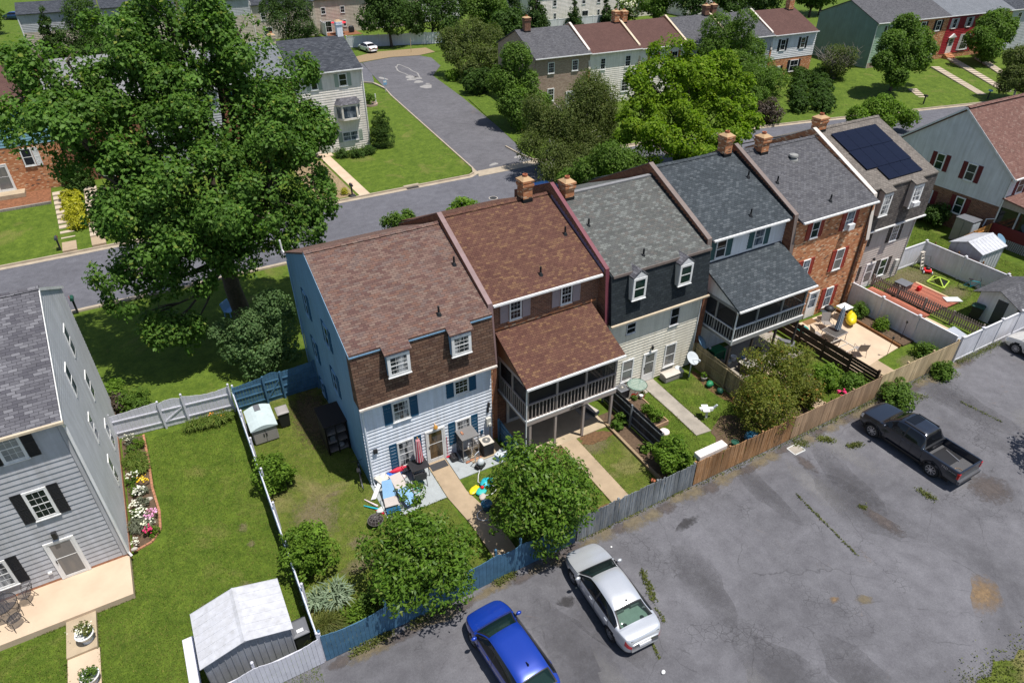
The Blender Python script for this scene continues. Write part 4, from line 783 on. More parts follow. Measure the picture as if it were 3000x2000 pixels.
q = MB(); B0 = [(3.7, 0), (4.15, -.75), (5.75, -.75), (6.25, 0)]; q.loft([[P(a, y, z) for a, y in B0] for z in (3.35, 3.55)]); q.loft([[P(a, y, z) for a, y in B0] for z in (4.75, 4.95)])
for (a, y), (b, y2) in zip(B0, B0[1:]):
    for t_ in (0.04, .96): x = a+(b-a)*t_; v = y+(y2-y)*t_; hbox(h, q, x-.05, v-.03, 3.55, x+.05, v+.05, 4.75)
bay = h.add(q, 'bay_window', 'siding_ivory'); q = MB(); q.loft([[P(a*.96+.2, y+.05, z) for a, y in B0] for z in (3.55, 4.75)]); h.add(q, 'pane', 'pane_blue', bay)
q = MB(); q.loft([[P(a+(a-4.95)*.12, y-.12, 4.96) for a, y in B0], [P(4.95+(a-4.95)*.8, y*.1, 5.5) for a, y in B0]]); h.add(q, 'bay_roof', 'shingle_lead', bay)
door(h, F, 1.55, .1, .95, 2.05, m='shutter_sage', pane='pane_blue', lite=(.5, .9)); q = MB().ob(F, 2.5, 2.75, .1, 2.15, 0, .05); h.add(q, 'sidelight', 'trim_white')
chimney(h, 6.35, 6.95, 4.9, 5.5, 10.0, 12.1, 'trim_blue_pale' if 'trim_blue_pale' in M_ else 'siding_pale_blue', False); chimney(h, -.7, -.1, 4.9, 5.5, 9.8, 11.4, 'coping_cream')
downspout(h, [(6.85, -.35, 8.2), (6.9, -.08, 7.9), (6.9, -.07, .2)], 'trim_white', .05)
h = block('red brick house with silver-grey roof between the white clapboard house and its pale-roofed neighbour', (2.7, 48.2, .3), (1, 0, 0), 7.0, 10.2, 8.0, 5.2, 10.3, ('brick_red', None), 'shingle_silver', [(1.2, 2.1, 5.7, 7.2, 'shutter_navy', (1, 2)), (4.7, 5.6, 5.7, 7.2, 'shutter_navy', (1, 2)), (4.7, 5.6, 3, 4.5, 'shutter_navy', (1, 2))])
h = block('grey-sided house with white dormer windows behind the big shade tree', (-4.3, 47.8, .7), (1, 0, 0), 6.9, 10.2, 7.5, 5.2, 9.9, ('siding_slate_grey', 'siding_slate_grey'), 'shingle_ash', [(1.1, 2.0, 5.4, 6.8, None, (1, 2)), (4.4, 5.3, 5.4, 6.8, None, (1, 2)), (4.4, 5.4, 2.6, 4.1, None, (1, 2))], split=2.4)
h = block('brick house with white front door and pale roof behind the big shade tree', (-11.3, 47.6, 1.3), (1, 0, 0), 6.9, 10.2, 7.2, 5.2, 9.6, ('brick_red', None), 'shingle_ash', [(1.1, 2.0, 4.4, 5.8, None, (1, 2)), (4.6, 5.5, 4.4, 5.8, None, (1, 2)), (4.4, 5.7, 1.0, 2.7, None, (2, 2))]); door(h, h.fr(), 2.3, .05, 1.1, 2.1, m='trim_white', pane='pane_grey', lite=(.5, .9))
h = block('sky-blue over brick house with rose-brown roof at the left edge', (-23, 47.3, 1.3), (1, 0, 0), 11.5, 10.4, 7.2, 5.4, 9.5, ('siding_sky', 'brick_orange'), 'shingle_cocoa', [(8.5, 9.35, 2.2, 3.75, None, (1, 2))], split=4.0); F = h.fr()
q = MB().ob(F, 0, 11.5, 5.75, 7.1, 0, .12); h.add(q, 'upper_band', 'siding_teal'); shutter(h, F, 9.4, 2.15, .45, 1.6, 'trim_white'); door(h, F, 5.9, .3, 1.3, 2.4, m='trim_white', pane='pane_grey', lite=(.1, .9)); q = MB(); hbox(h, q, 5.2, -1.2, 0, 7.8, 0, .35); h.add(q, 'porch_step', 'concrete_tan')
# row on the right of the side road: six units whose front bends with the street
uB = V3((1, -.06, 0)).normalized(); oB = V3((38.8, 49.85, 0)); gB = 'row houses on the far side of the street'
specB = [('dusky brick end house with grey roof and chimney at its gable', 7.7, ('brick_rose', None), 'shingle_grey', [(1.75, 2.65, 4.55, 5.85, None, (3, 4)), (5.1, 6.0, 4.55, 5.85, None, (3, 4)), (1.75, 2.7, 1.3, 2.8, None, (3, 4))]),
 ('white-sided house with cocoa roof and two plain white windows upstairs', 7.5, ('siding_ivory', None), 'shingle_cocoa', [(1.5, 2.3, 4.35, 5.75, None, (2, 4)), (5.2, 6.1, 4.35, 5.75, None, (2, 4)), (1.4, 2.4, 1.3, 2.9, None, (2, 4)), (4.9, 6.1, 1.3, 2.9, None, (2, 4))]),
 ('white-sided house with cocoa roof and cedar shutters behind the bright maple', 7.4, ('siding_ivory', None), 'shingle_cocoa', [(1.6, 2.7, 4.3, 5.7, 'shutter_cedar', (2, 2)), (5, 6, 4.3, 5.7, 'shutter_cedar', (2, 2))]),
 ('grey-roofed house with blue-grey siding behind the treetops, left of the two', 7.4, ('siding_slate_grey', None), 'shingle_grey', [(1.6, 2.5, 4.3, 5.7, None, (2, 2)), (5, 6, 4.3, 5.7, None, (2, 2))]),
 ('grey-roofed house with a white bay next to the cocoa-roofed end house', 7.6, ('siding_slate_grey', None), 'shingle_grey', [(1.6, 2.5, 4.3, 5.7, None, (2, 2)), (5.2, 6.6, 2.6, 5.2, None, (2, 2))]),
 ('cocoa-roofed end house, white siding over tan brick with black shutters', 8.3, ('siding_white', 'brick_orange'), 'shingle_cocoa', [(1.55, 2.5, 4.3, 5.8, 'shutter_black', (2, 2)), (5.4, 6.3, 4.3, 5.8, 'shutter_black', (2, 2)), (4.2, 5.8, 1.2, 2.8, 'shutter_black', (2, 2))])]
a = 0; hs = []
for i, (lb, W_, wl, rf, wi) in enumerate(specB):
    o_ = oB+uB*a; dz = -.07*i
    h = block(lb, tuple(o_+V3((0, 0, dz))), uB, W_, 10.6, 6.6, 5.3, 8.85, wl, rf, wi, .15 if i == 0 else 0, gB, 3.2 if wl[1] else 0); hs.append(h); a += W_
    if i < 5: party_wall(h, W_-.22, W_+.06, [-.1, .2, 5.3, 10.5], [4.5, 6.75, 9.1, 6.8], ['coping_white', 'coping_cream', 'coping_cream', 'coping_cream', 'coping_white'][i], 'brick_orange', th=.06)
chimney(hs[0], .9, 1.7, 4.6, 5.3, 8.3, 10.4, 'brick_dark'); chimney(hs[1], 6.4, 7.1, 4.8, 5.6, 8.4, 10.3, 'brick_orange'); chimney(hs[2], .15, .85, 4.8, 5.6, 8.4, 10.3, 'brick_orange')
chimney(hs[3], 6.3, 7.0, 4.8, 5.6, 8.4, 10.2, 'brick_dark'); chimney(hs[4], .15, .85, 4.8, 5.6, 8.4, 10.3, 'brick_dark'); chimney(hs[5], 6.6, 7.5, 4.6, 5.4, 8.3, 10.7, 'brick_orange')
h = hs[5]; door(h, h.fr(), 1.4, .1, 1.05, 2.1, pane='pane_grey', lite=(.45, .9)); shutter(h, h.fr(), .95, .6, .4, 1.6, 'shutter_black'); shutter(h, h.fr(), 2.5, .6, .4, 1.6, 'shutter_black')
h = hs[0]; door(h, h.fr(), 4.4, .1, 1.3, 2.1, pane='pane_grey', lite=(.4, .9))
# row C on the rise
uC = V3((1, -.09, 0)).normalized(); oC = V3((91.9, 43.0, .7)); gC = 'row houses on the rise at the far right'; a = 0; hc = []
for i, (lb, W_, wl, rf, wi, sp) in enumerate([('green-sided end house with tall blank gable behind the dark tree', 7.6, ('siding_leaf', None), 'shingle_grey', [(2.2, 3.2, 4.3, 5.8, 'shutter_black', (2, 2)), (5.2, 6.2, 4.3, 5.8, 'shutter_black', (2, 2))], 0),
  ('tan brick house with black shutters between the green and red fronts', 7.5, ('brick_orange', None), 'shingle_grey', [(1.6, 2.6, 4.4, 5.9, 'shutter_black', (2, 2)), (4.9, 5.9, 4.4, 5.9, 'shutter_black', (2, 2)), (2.2, 3.3, 1.3, 3.0, None, (2, 2))], 0),
  ('barn-red house with white pedimented door and silver roof', 7.2, ('siding_barn', 'brick_orange'), 'shingle_silver', [(1.0, 1.9, 4.5, 5.9, 'siding_mint', (2, 2)), (4.3, 5.2, 4.5, 5.9, 'siding_mint', (2, 2)), (4.2, 5.9, 1.2, 3.5, 'siding_mint', (3, 3))], .9),
  ('house with silver roof half hidden by the round tree at the top right', 7.2, ('brick_orange', None), 'shingle_silver', [(1.5, 2.5, 4.4, 5.9, 'shutter_black', (2, 2)), (4.9, 5.9, 4.4, 5.9, 'shutter_black', (2, 2))], 0),
  ('slate-grey house with dark roof in the top right corner', 9, ('siding_slate_grey', None), 'shingle_navy', [(1.5, 2.5, 4.4, 5.9, None, (2, 2))], 0)]):
    h = block(lb, tuple(oC+uC*a), uC, W_, 11, 6.5, 5.5, 8.7, wl, rf, wi, .15 if i == 0 else 0, gC, sp); hc.append(h); a += W_
h = hc[0]; P = h.p; h.add(laps(MB(), (P(0, 0, 0), -h.n, -h.u), .5, 8.55, lambda z: ((0, 11) if z < 6.45 else ((z-6.4)*2.42, 11-(z-6.4)*2.42)), .24, .03), 'gable_siding', 'siding_sage'); q = MB().ob(h.fr(), 0, 2, 0, .9, 0, .05); h.add(q, 'foundation', 'brick_rose'); downspout(h, [(.1, -.3, 6.2), (.05, -.08, 5.9), (.05, -.07, .2)], 'trim_white', .05)
h = hc[2]; F = h.fr(); P = h.p; door(h, F, 1.4, .95, 1.2, 2.2, pane='pane_blue', lite=(.45, .9)); q = MB(); q.prism([P(1.2, 0, 3.2), P(2.8, 0, 3.2), P(2.0, 0, 3.75)], h.n*.25); h.add(q, 'pediment', 'trim_white'); q = MB()
for k in range(5): hbox(h, q, 1.2, -.35*(5-k), 0, 2.8, -.35*(4-k), .18*(k+1))
h.add(q, 'steps', 'brick_orange')
h = hc[1]; door(h, h.fr(), 5.2, .6, 1.1, 2.1, pane='pane_blue', lite=(.3, .9), m='siding_mint')
# far row in the background, beige and tan, seen between the treetops
gD = 'beige houses in the far background'
def far(label, x0, y, W_, wl, sp, wins, ze=5.6, roof='shingle_navy'): return block(label, (x0, y, 0), (1, -.01, 0), W_, 10, ze, 5, 8.2, wl, roof, wins, 0, gD, sp, gut=False)
wn2 = [(1.5, 2.4, 3.3, 4.5, None, (2, 2)), (5.2, 6.1, 3.3, 4.5, None, (2, 2)), (1.6, 3.2, .1, 2.1, None, (2, 1)), (5.4, 6.1, .9, 2.1, None, (2, 2))]
for i, (lb, x0, y, m1) in enumerate([('tan-sided house with slate upper band at the top left behind the cedars', -16.6, 114, 1), ('tan-sided house behind the maple top with a blue upper window', -5, 114.5, 1), ('tan-sided house with white drainpipes left of the pine', 7.0, 114.5, 1), ('tan-sided house behind the pine', 18.5, 115, 0), ('tan-sided house with the red patio umbrella at its door', 29.8, 116, 0), ('tan-sided house behind the tree by the white car', 40.5, 116, 0)]):
    h = far(lb, x0, y, 11.4 if i < 4 else 10.5, ('siding_beige', None) if not m1 else ('siding_slate_grey', 'siding_beige'), 4.5, [] if m1 else wn2, 7.2 if m1 else 6.0)
    if m1: h.add(laps(MB(), h.fr(), 0, 4.5, (0, 11.4), .24, .035), 'lower_siding', 'siding_beige')
    downspout(h, [(.1, -.12, 6.5), (.1, -.12, .1)], 'trim_white', .09)
for i, (lb, x0) in enumerate([('beige house with white sliding door behind the white fence panels', 69), ('beige house with dark glazed doors beside the flowering shrub', 79.5), ('beige house half hidden by the flowering shrub', 90)]): far(lb, x0, 102.3-.3*i, 10.4, ('siding_ivory', None), 0, wn2, 6)
for i, (lb, x0, y) in enumerate([('grey house peeping out between trees at the top centre', 50, 118), ('grey house behind the pines at the upper right', 104, 96), ('pale house in the gap left of the green gable', 112, 92)]): far(lb, x0, y, 11, ('siding_white', None), 0, wn2, 5.6)
# ---------------------------------------------------------------- fences
for n_, c_, v_ in [('fence_white', (.60, .60, .66), .1), ('fence_blue', (.06, .145, .235), .22), ('fence_pale_blue', (.36, .45, .58), .12), ('vinyl_white', (.68, .68, .72), .04)]: mat(n_, c_, v_, 3, .6, bump=.1)
def wood(name, cols, sc=1.):
    """weathered boards: colour drifts along the fence and streaks down each board"""
    t = NT(name); p = t.pos()
    a = t.noise(t.scaled(p, (7*sc, 7*sc, .9)), 1.6, 5, .7); b = t.noise(p, .5, 3)
    col = t.ramp(a, [(.25+.5*i/(len(cols)-1), c) for i, c in enumerate(cols)]); col = t.mix(1., col, t.ramp(b, [(.3, (.8,)*3), (.7, (1.2,)*3)]), 'MULTIPLY')
    g = t.n('NewGeometry'); col = t.mix(1., col, t.ramp(g.outputs['Random Per Island'], [(0., (.72,)*3), (1., (1.25,)*3)]), 'MULTIPLY')
    t.bump(a, .3, .01); MATS[name] = t.set(col, .85, 0, .2)
wood('wood_grey', [(.055, .065, .08), (.15, .17, .19), (.24, .25, .25), (.09, .085, .08)]); wood('wood_brown', [(.17, .075, .03), (.29, .15, .065), (.36, .21, .11), (.13, .06, .03)]); wood('wood_tan', [(.27, .165, .095), (.36, .24, .15), (.42, .29, .18)])
wood('wood_pale', [(.42, .31, .17), (.52, .4, .24), (.6, .47, .29)]); wood('wood_dark', [(.022, .024, .028), (.045, .046, .05), (.07, .07, .07)]); wood('wood_olive', [(.17, .13, .07), (.27, .22, .13), (.32, .26, .16)]); wood('wood_espresso', [(.04, .025, .018), (.065, .042, .03), (.085, .056, .04)])
wood('wood_silver', [(.14, .115, .10), (.24, .21, .185), (.31, .28, .25)]); wood('wood_red_brown', [(.11, .045, .018), (.18, .085, .035), (.24, .12, .055)]); wood('deck_red', [(.23, .075, .05), (.29, .10, .065), (.34, .14, .09)]); wood('wood_timber', [(.2, .14, .085), (.3, .22, .14), (.36, .27, .18)]); wood('wood_orange', [(.38, .17, .05), (.48, .24, .08)])
FR = random.Random(4)
def fence(name, label, A, B, hh, m, spans, side=1, top=None, bw=.14, pm=None, knob=False, rails=3, gate=None, dog=.0, group=None, lean=.0, cap=False, rail_h=None, jag=.012, pw=.09, pst=.12, ends=(1, 1)):
    """board fence from A to B; side=+1 puts boards to the right of A->B, rails and posts behind them. One panel part per span."""
    A = V3((*A, 0)); B = V3((*B, 0)); L = (B-A).length; u = (B-A)/L; n = V3((u.y, -u.x, 0))*side; t_ = thing(name, label, 'fence', tuple(A), 0, group); fr = (V3((0, 0, 0)), u, n); pm = pm or m
    tp = top or (lambda k, q: 0.)
    ls = spans if isinstance(spans, list) else [1]*spans; cs = [0]
    for x in ls: cs.append(cs[-1]+x)
    cs = [c_*L/cs[-1] for c_ in cs]; spans = len(ls)
    for k in range(spans):
        sp = cs[k+1]-cs[k]; mb = MB(); nb = max(1, round(sp/bw)); w_ = sp/nb
        for j in range(nb):
            a0 = cs[k]+j*w_+.004; a1 = a0+w_-.008; z0 = hh+tp(k, j/nb)+FR.uniform(-jag, jag); z1 = hh+tp(k, (j+1)/nb)+(z0-hh-tp(k, j/nb)); d = .012+FR.uniform(-.004, .004); dd = FR.uniform(-lean, lean)
            P = lambda a, dp, z: fr[1]*(a)+n*(dp+dd*z)+V3((0, 0, z))
            if dog: mb.loft([[P(a, d+q, .03) for a, q in ((a0, 0), (a1, 0), (a1, .02), (a0, .02))], [P(a, d+q, z0-dog) for a, q in ((a0, 0), (a1, 0), (a1, .02), (a0, .02))], [P(a, d+q, z0) for a, q in ((a0+dog, 0), (a1-dog, 0), (a1-dog, .02), (a0+dog, .02))]])
            else: mb.hexa([P(a0, d+.02, .03), P(a1, d+.02, .03), P(a1, d, .03), P(a0, d, .03), P(a0, d+.02, z0), P(a1, d+.02, z1), P(a1, d, z1), P(a0, d, z0)])
        is_gate = gate == k; pn = mb.build('gate' if is_gate else 'panel', M_[m], t_)
        r_ = MB(); hs_ = rail_h or [hh*(i+.5)/rails+.02 for i in range(rails)]
        e = .06 if is_gate else 0
        for z in hs_: r_.ob(fr, cs[k]+e, cs[k+1]-e, z-.035, z+.035, -.03, .006)
        if is_gate: a, b = fr[1]*(cs[k]+.12)+V3((0, 0, hs_[0]+.06)), fr[1]*(cs[k+1]-.12)+V3((0, 0, hs_[-1]-.06)); r_.bar(a-n*.012, b-n*.012, .07, .035, tuple(n))
        r_.build('rails', M_[pm], pn)
    for k in range(spans+1):
        if (k == 0 and not ends[0]) or (k == spans and not ends[1]): continue
        p = MB(); a = cs[k]; zt = hh+pst+tp(min(k, spans-1), 0 if k < spans else 1.); p.ob(fr, a-pw/2, a+pw/2, 0, zt, -.03-pw, -.031)
        po = p.build('post', M_[pm], t_); c = fr[1]*a-n*(.03+pw/2)+V3((0, 0, zt))
        if knob: MB()._ell(c+V3((0, 0, .07)), .062, .062, .075, 10, 7).build('knob', M_[pm], po, True)
        if cap: MB().loft([[c+V3((x*.075, y*.075, z)) for x, y in ((-1, -1), (1, -1), (1, 1), (-1, 1))] for z in (0, .03)]+[[c+V3((x*.01, y*.01, .08)) for x, y in ((-1, -1), (1, -1), (1, 1), (-1, 1))]]).build('cap', M_[pm], po)
    return t_
dip = lambda d: (lambda k, q: -d*math.sin(math.pi*q)); arch = lambda d: (lambda k, q: d*math.sin(math.pi*q))
fence('board_fence', 'white scalloped board fence along the lot in front of the white shed', (-13.5, -7.62), (-4.5, -7.62), 1.55, 'fence_white', 4, 1, dip(.2), .15, None, True)
fence('board_fence', 'blue scalloped board fence along the lot behind the blue and silver cars', (-4.42, -7.6), (6.65, -7.6), 1.58, 'fence_blue', [2.5, 2.4, 2.3, 1.15, 2.7], 1, dip(.17), .16, None, True, gate=3)
fence('board_fence', 'silver-grey weathered board fence along the lot right of the blue fence', (6.75, -7.58), (13.4, -7.55), 1.52, 'wood_grey', 3, 1, None, .12, None, jag=.035, lean=.012, pst=-.05)
fence('board_fence', 'rusty brown leaning board fence with the white slab on top', (13.45, -7.55), (19.95, -7.58), 1.55, 'wood_brown', 3, 1, None, .13, None, jag=.03, lean=.015, pst=-.03)
fence('board_fence', 'smooth tan-brown board fence beside the pickup truck', (20.0, -7.58), (26.8, -7.52), 1.55, 'wood_tan', 3, 1, None, .135, None, jag=.012, pst=-.02)
fence('board_fence', 'honey-coloured new board fence right of the pickup truck', (26.85, -7.5), (33.75, -7.55), 1.62, 'wood_pale', 3, 1, None, .14, None, jag=.008, pst=.02)
fence('board_fence', 'white picket-capped side fence between the left lawn and the blue house yard', (-4.5, -7.55), (-4.55, 8.9), 1.5, 'fence_pale_blue', 7, -1, dip(.16), .13, 'fence_white', True)
fence('board_fence', 'white fence with a braced gate crossing the lawn behind the grey house', (-10.42, 9.55), (-4.66, 8.98), 1.5, 'fence_white', [2.3, 1.15, 2.3], -1, (lambda k, q: (.22*q if k == 0 else (.14*math.sin(math.pi*q)+.1 if k == 1 else .22-.2*math.sin(math.pi*q*.9)))), .2, None, True, gate=1, rails=2)
fence('board_fence', 'blue fence with a Z-braced gate beside the blue house flank', (-4.5, 8.78), (-.1, 8.76), 1.6, 'fence_blue', [1.6, .95, 1.9], -1, (lambda k, q: (.14*q, .14*math.sin(math.pi*q)+.14, .14+.12*q)[k]), .16, None, False, gate=1)
fence('board_fence', 'short blue fence between the patio and the brown porch', (6.88, -.3), (6.98, -3.4), 1.25, 'fence_blue', 2, -1, lambda k, q: -.5*(k+q)/2+.15, .14)
fence('board_fence', 'near-black board fence between the porch yard and the cream house yard', (13.42, -.3), (13.45, -5.2), 1.45, 'wood_dark', 2, -1, None, .15, 'wood_grey', jag=.01, pst=.1)
fence('board_fence', 'olive board fence sloping down behind the satellite dishes', (19.95, -.2), (20.05, -5.4), 1.65, 'wood_olive', 2, -1, lambda k, q: .1-.4*(k+q)/2, .14, None, jag=.01, pst=-.05)
t_ = fence('board_fence', 'dark brown board fence with curved top in front of the small white-roofed shed', (44.75, 1.2), (44.95, -9.5), 1.45, 'wood_red_brown', 6, 1, None, .14, None, jag=.02, dog=.03)
fence('board_fence', 'orange arched wooden gate fence by the brick corner of the gabled house', (47.6, 1.2), (51.8, 1.2), 1.2, 'wood_orange', 2, -1, lambda k, q: .35*(k+q)/2-.1, .14, None, gate=1)
# horizontal slat fence
t_ = thing('slat_fence', 'dark espresso fence of wide horizontal slats with see-through gaps', 'fence', (27.35, .1, 0))
for k, (y0, y1) in enumerate(((0, -1.75), (-1.75, -3.5), (-3.5, -5.3), (-5.3, -7.1))):
    mb = MB()
    for j, z in enumerate((.1, .31, .52, .74, .95, 1.15)): mb.box(-.02, y1+.05, z, .02, y0-.05, z+(.205 if j % 2 == 0 and k < 3 else .165))
    mb.build('panel', M_['wood_espresso'], t_)
for y in (0, -1.75, -3.5, -5.3, -7.1): MB().box(-.06, y-.06, 0, .06, y+.06, 1.42).build('post', M_['wood_espresso'], t_)
def vinyl(label, A, B, spans, hh=1.75, ends=(1, 1), group='white vinyl fences', z=0):
    A = V3((*A, z)); B = V3((*B, z)); L = (B-A).length; u = (B-A)/L; n = V3((u.y, -u.x, 0)); t_ = thing('vinyl_fence', label, 'fence', tuple(A), 0, group); fr = (V3((0, 0, 0)), u, n); sp = L/spans
    for k in range(spans):
        a0, a1 = k*sp+.065, (k+1)*sp-.065; mb = MB().ob(fr, a0, a1, .05, hh-.1, -.02, .02); nb = max(1, int((a1-a0)/.16))
        for j in range(nb): q = a0+(a1-a0)*(j+.5)/nb; mb.ob(fr, q-.07, q+.07, .12, hh-.12, .02, .0245); mb.ob(fr, q-.07, q+.07, .12, hh-.12, -.0245, -.02)
        pn = mb.build('panel', M_['vinyl_white'], t_); MB().ob(fr, a0, a1, hh-.1, hh, -.045, .045).build('rail', M_['vinyl_white'], pn); MB().ob(fr, a0, a1, .04, .16, -.045, .045).build('rail', M_['vinyl_white'], pn)
    for k in range(spans+1):
        if k in (0, spans) and not ends[k > 0]: continue
        c = fr[1]*(k*sp); p = MB().ob(fr, k*sp-.064, k*sp+.064, 0, hh+.06, -.064, .064).build('post', M_['vinyl_white'], t_)
        MB().loft([[c+V3((x*.09, y*.09, hh+.06+zz)) for x, y in ((-1, -1), (1, -1), (1, 1), (-1, 1))] for zz in (0, .035)]+[[c+V3((x*.02, y*.02, hh+.16)) for x, y in ((-1, -1), (1, -1), (1, 1), (-1, 1))]]).build('cap', M_['vinyl_white'], p)
    return t_
vinyl('white vinyl fence along the lot behind the silver car at the right edge', (33.92, -7.58), (46, -7.62), 6)
vinyl('white vinyl side fence between the umbrella patio and the red deck', (33.85, -7.4), (33.95, .25), 3, ends=(0, 1))
vinyl('white vinyl side fence behind the mower, the tent frame and the turquoise bicycle', (44.0, -7.5), (44.0, 1.45), 3, ends=(0, 1)); vinyl('short white vinyl fence closing the deck yard behind the folding ladder', (40.6, 1.45), (43.9, 1.45), 1, ends=(1, 0))
vinyl('far white vinyl fence behind the parked white car', (31.0, 100.5), (47, 96), 6, 1.9); vinyl('white privacy screen beside the red patio umbrella', (31.0, 113), (31.0, 116), 1, 2.2)
vinyl('white fence panels below the far beige houses', (70, 97.8), (86, 97), 6, 1.8)
# picket fence
t_ = thing('picket_fence', 'silver-grey weathered picket fence dividing the red deck', 'fence', (37.55, .75, 0)); A = V3((37.55, .75, 0)); B = V3((37.85, -6.85, 0)); u = (B-A).normalized(); L = (B-A).length; n = V3((u.y, -u.x, 0)); fr = (V3((0, 0, 0)), u, n)
for k in range(4):
    mb = MB(); s0 = L*k/4; nb = 13
    for j in range(nb): a = s0+L/4*(j+.5)/nb; e = .045; mb.loft([[u*x+n*d+V3((0, 0, z)) for x, d in ((a-q, .0), (a+q, .0), (a+q, -.02), (a-q, -.02))] for z, q in ((.1, e), (.93, e), (1.0, e*.3))])
    pn = mb.build('panel', M_['wood_silver'], t_); MB().ob(fr, s0, s0+L/4, .28, .36, .0, .035).ob(fr, s0, s0+L/4, .72, .8, .0, .035).build('rails', M_['wood_silver'], pn)
for k in range(5): a = L*k/4; MB().ob(fr, a-.05, a+.05, 0, 1.06, .036, .13).build('post', M_['wood_silver'], t_)
# timbers and raised beds
def timber(label, A, B, m='wood_timber', w_=.14, hh=.16, name='garden_timber', z=0.):
    c = V3((*A, z)); mb = MB().bar((0, 0, hh/2), (B[0]-A[0], B[1]-A[1], hh/2), w_, hh); o = mb.build(name, M_[m]); o.location = c; return tag(o, label, 'timber')
timber('long landscape timber edging the soil strip under the brown porch yard', (12.38, -1.9), (12.3, -7.0)); timber('rust-brown timber edging the narrow bed along the white vinyl fence', (32.68, -.1), (32.45, -5.1), 'wood_red_brown', .12, .22); timber('grey landscape timber at the top of the left-hand lawn', (-34, 43.8), (-13.3, 43.8), 'wood_silver', .2, .2, z=1.12)
def raised_bed(label, x0, y0, x1, y1, hh, m='wood_tan'):
    t_ = thing('raised_bed', label, 'planter', (x0, y0, 0)); w_, d = x1-x0, y1-y0; mb = MB().box(0, 0, 0, w_, .06, hh).box(0, d-.06, 0, w_, d, hh).box(0, .06, 0, .06, d-.06, hh).box(w_-.06, .06, 0, w_, d-.06, hh); mb.build('frame', M_[m], t_); MB().box(.06, .06, 0, w_-.06, d-.06, hh-.06).build('soil', M_['soil'], t_); return t_
raised_bed('wood-framed raised bed holding bright green bushes in the cream house yard', 14.25, -3.6, 15.3, -1.15, .28)
# ---------------------------------------------------------------- cars
def paint(name, c, metal=.35, rough=.32, var=.03):
    t = NT(name); f = t.noise(t.pos(), 350, 2); col = t.ramp(f, [(.3, mul(c, .85)), (.7, mul(c, 1.18))])
    t.set(col, rough, metal, .5, 1.); t.b.inputs['Coat Roughness'].default_value = .05; MATS[name] = t.m
paint('paint_silver', (.58, .60, .63), .5, .3); paint('paint_blue', (.008, .042, .33), .25, .3); paint('paint_graphite', (.019, .025, .040), .4, .3); paint('paint_pearl', (.62, .60, .56), .25, .3); paint('paint_white', (.78, .78, .8), 0, .35); paint('paint_navy', (.015, .06, .2), .3, .3)
glass_mat('car_glass', (.018, .03, .03), None, .03); glass_mat('car_glass_pale', (.22, .28, .25), (.06, .09, .09), .03); glass_mat('car_glass_black', (.006, .007, .009), None, .03); glass_mat('car_glass_teal', (.02, .06, .06), (.055, .10, .10), .03)
mat('bumper_grey', (.16, .165, .18), .1, 3, .35, .6); mat('tyre', (.018, .018, .019), .1, 5, .8); mat('alloy', (.5, .5, .52), .05, 3, .3, .8); mat('lamp_red', (.5, .012, .02), .1, 3, .15, coat=1); mat('lamp_clear', (.62, .64, .66), .1, 3, .12, coat=1); mat('car_trim', (.015, .015, .017), .1, 3, .5); mat('plate', (.72, .72, .74), .05, 3, .4); mat('chrome', (.7, .7, .72), .03, 3, .12, 1.)
def tint(name, c, amt):
    t = NT(name); t.set(c, .03, 0, .5); tp = t.n('BsdfTransparent'); tp.inputs[0].default_value = (.55, .72, .66, 1); mx = t.n('MixShader'); mx.inputs[0].default_value = amt; t.l(tp.outputs[0], mx.inputs[1]); t.l(t.b.outputs[0], mx.inputs[2]); t.l(mx.outputs[0], t.out.inputs[0]); MATS[name] = t.m
tint('car_glass', (.015, .028, .026), .45); tint('car_glass_pale', (.05, .07, .065), .3); tint('car_glass_teal', (.015, .04, .038), .42); mat('seat_grey', (.2, .2, .2), .15, 6, .8); mat('seat_pale', (.5, .5, .46), .1, 6, .8); mat('seat_dark', (.05, .055, .06), .1, 6, .8)
def lerp_tab(tab, s):
    """smooth (monotone-ish) interpolation of a table [(s, v)...]"""
    xs = np.array([a for a, _ in tab]); ys = np.array([b for _, b in tab]); m = np.gradient(ys, xs); d = np.diff(ys)/np.diff(xs)
    for i in range(len(m)):
        lo = d[max(i-1, 0)]; hi = d[min(i, len(d)-1)]; m[i] = 0 if lo*hi <= 0 else np.sign(lo)*min(abs(m[i]), 2*min(abs(lo), abs(hi)))
    i = np.clip(np.searchsorted(xs, s)-1, 0, len(xs)-2); h = xs[i+1]-xs[i]; t = np.clip((s-xs[i])/h, 0, 1)
    return (2*t**3-3*t**2+1)*ys[i]+(t**3-2*t**2+t)*h*m[i]+(-2*t**3+3*t**2)*ys[i+1]+(t**3-t**2)*h*m[i+1]
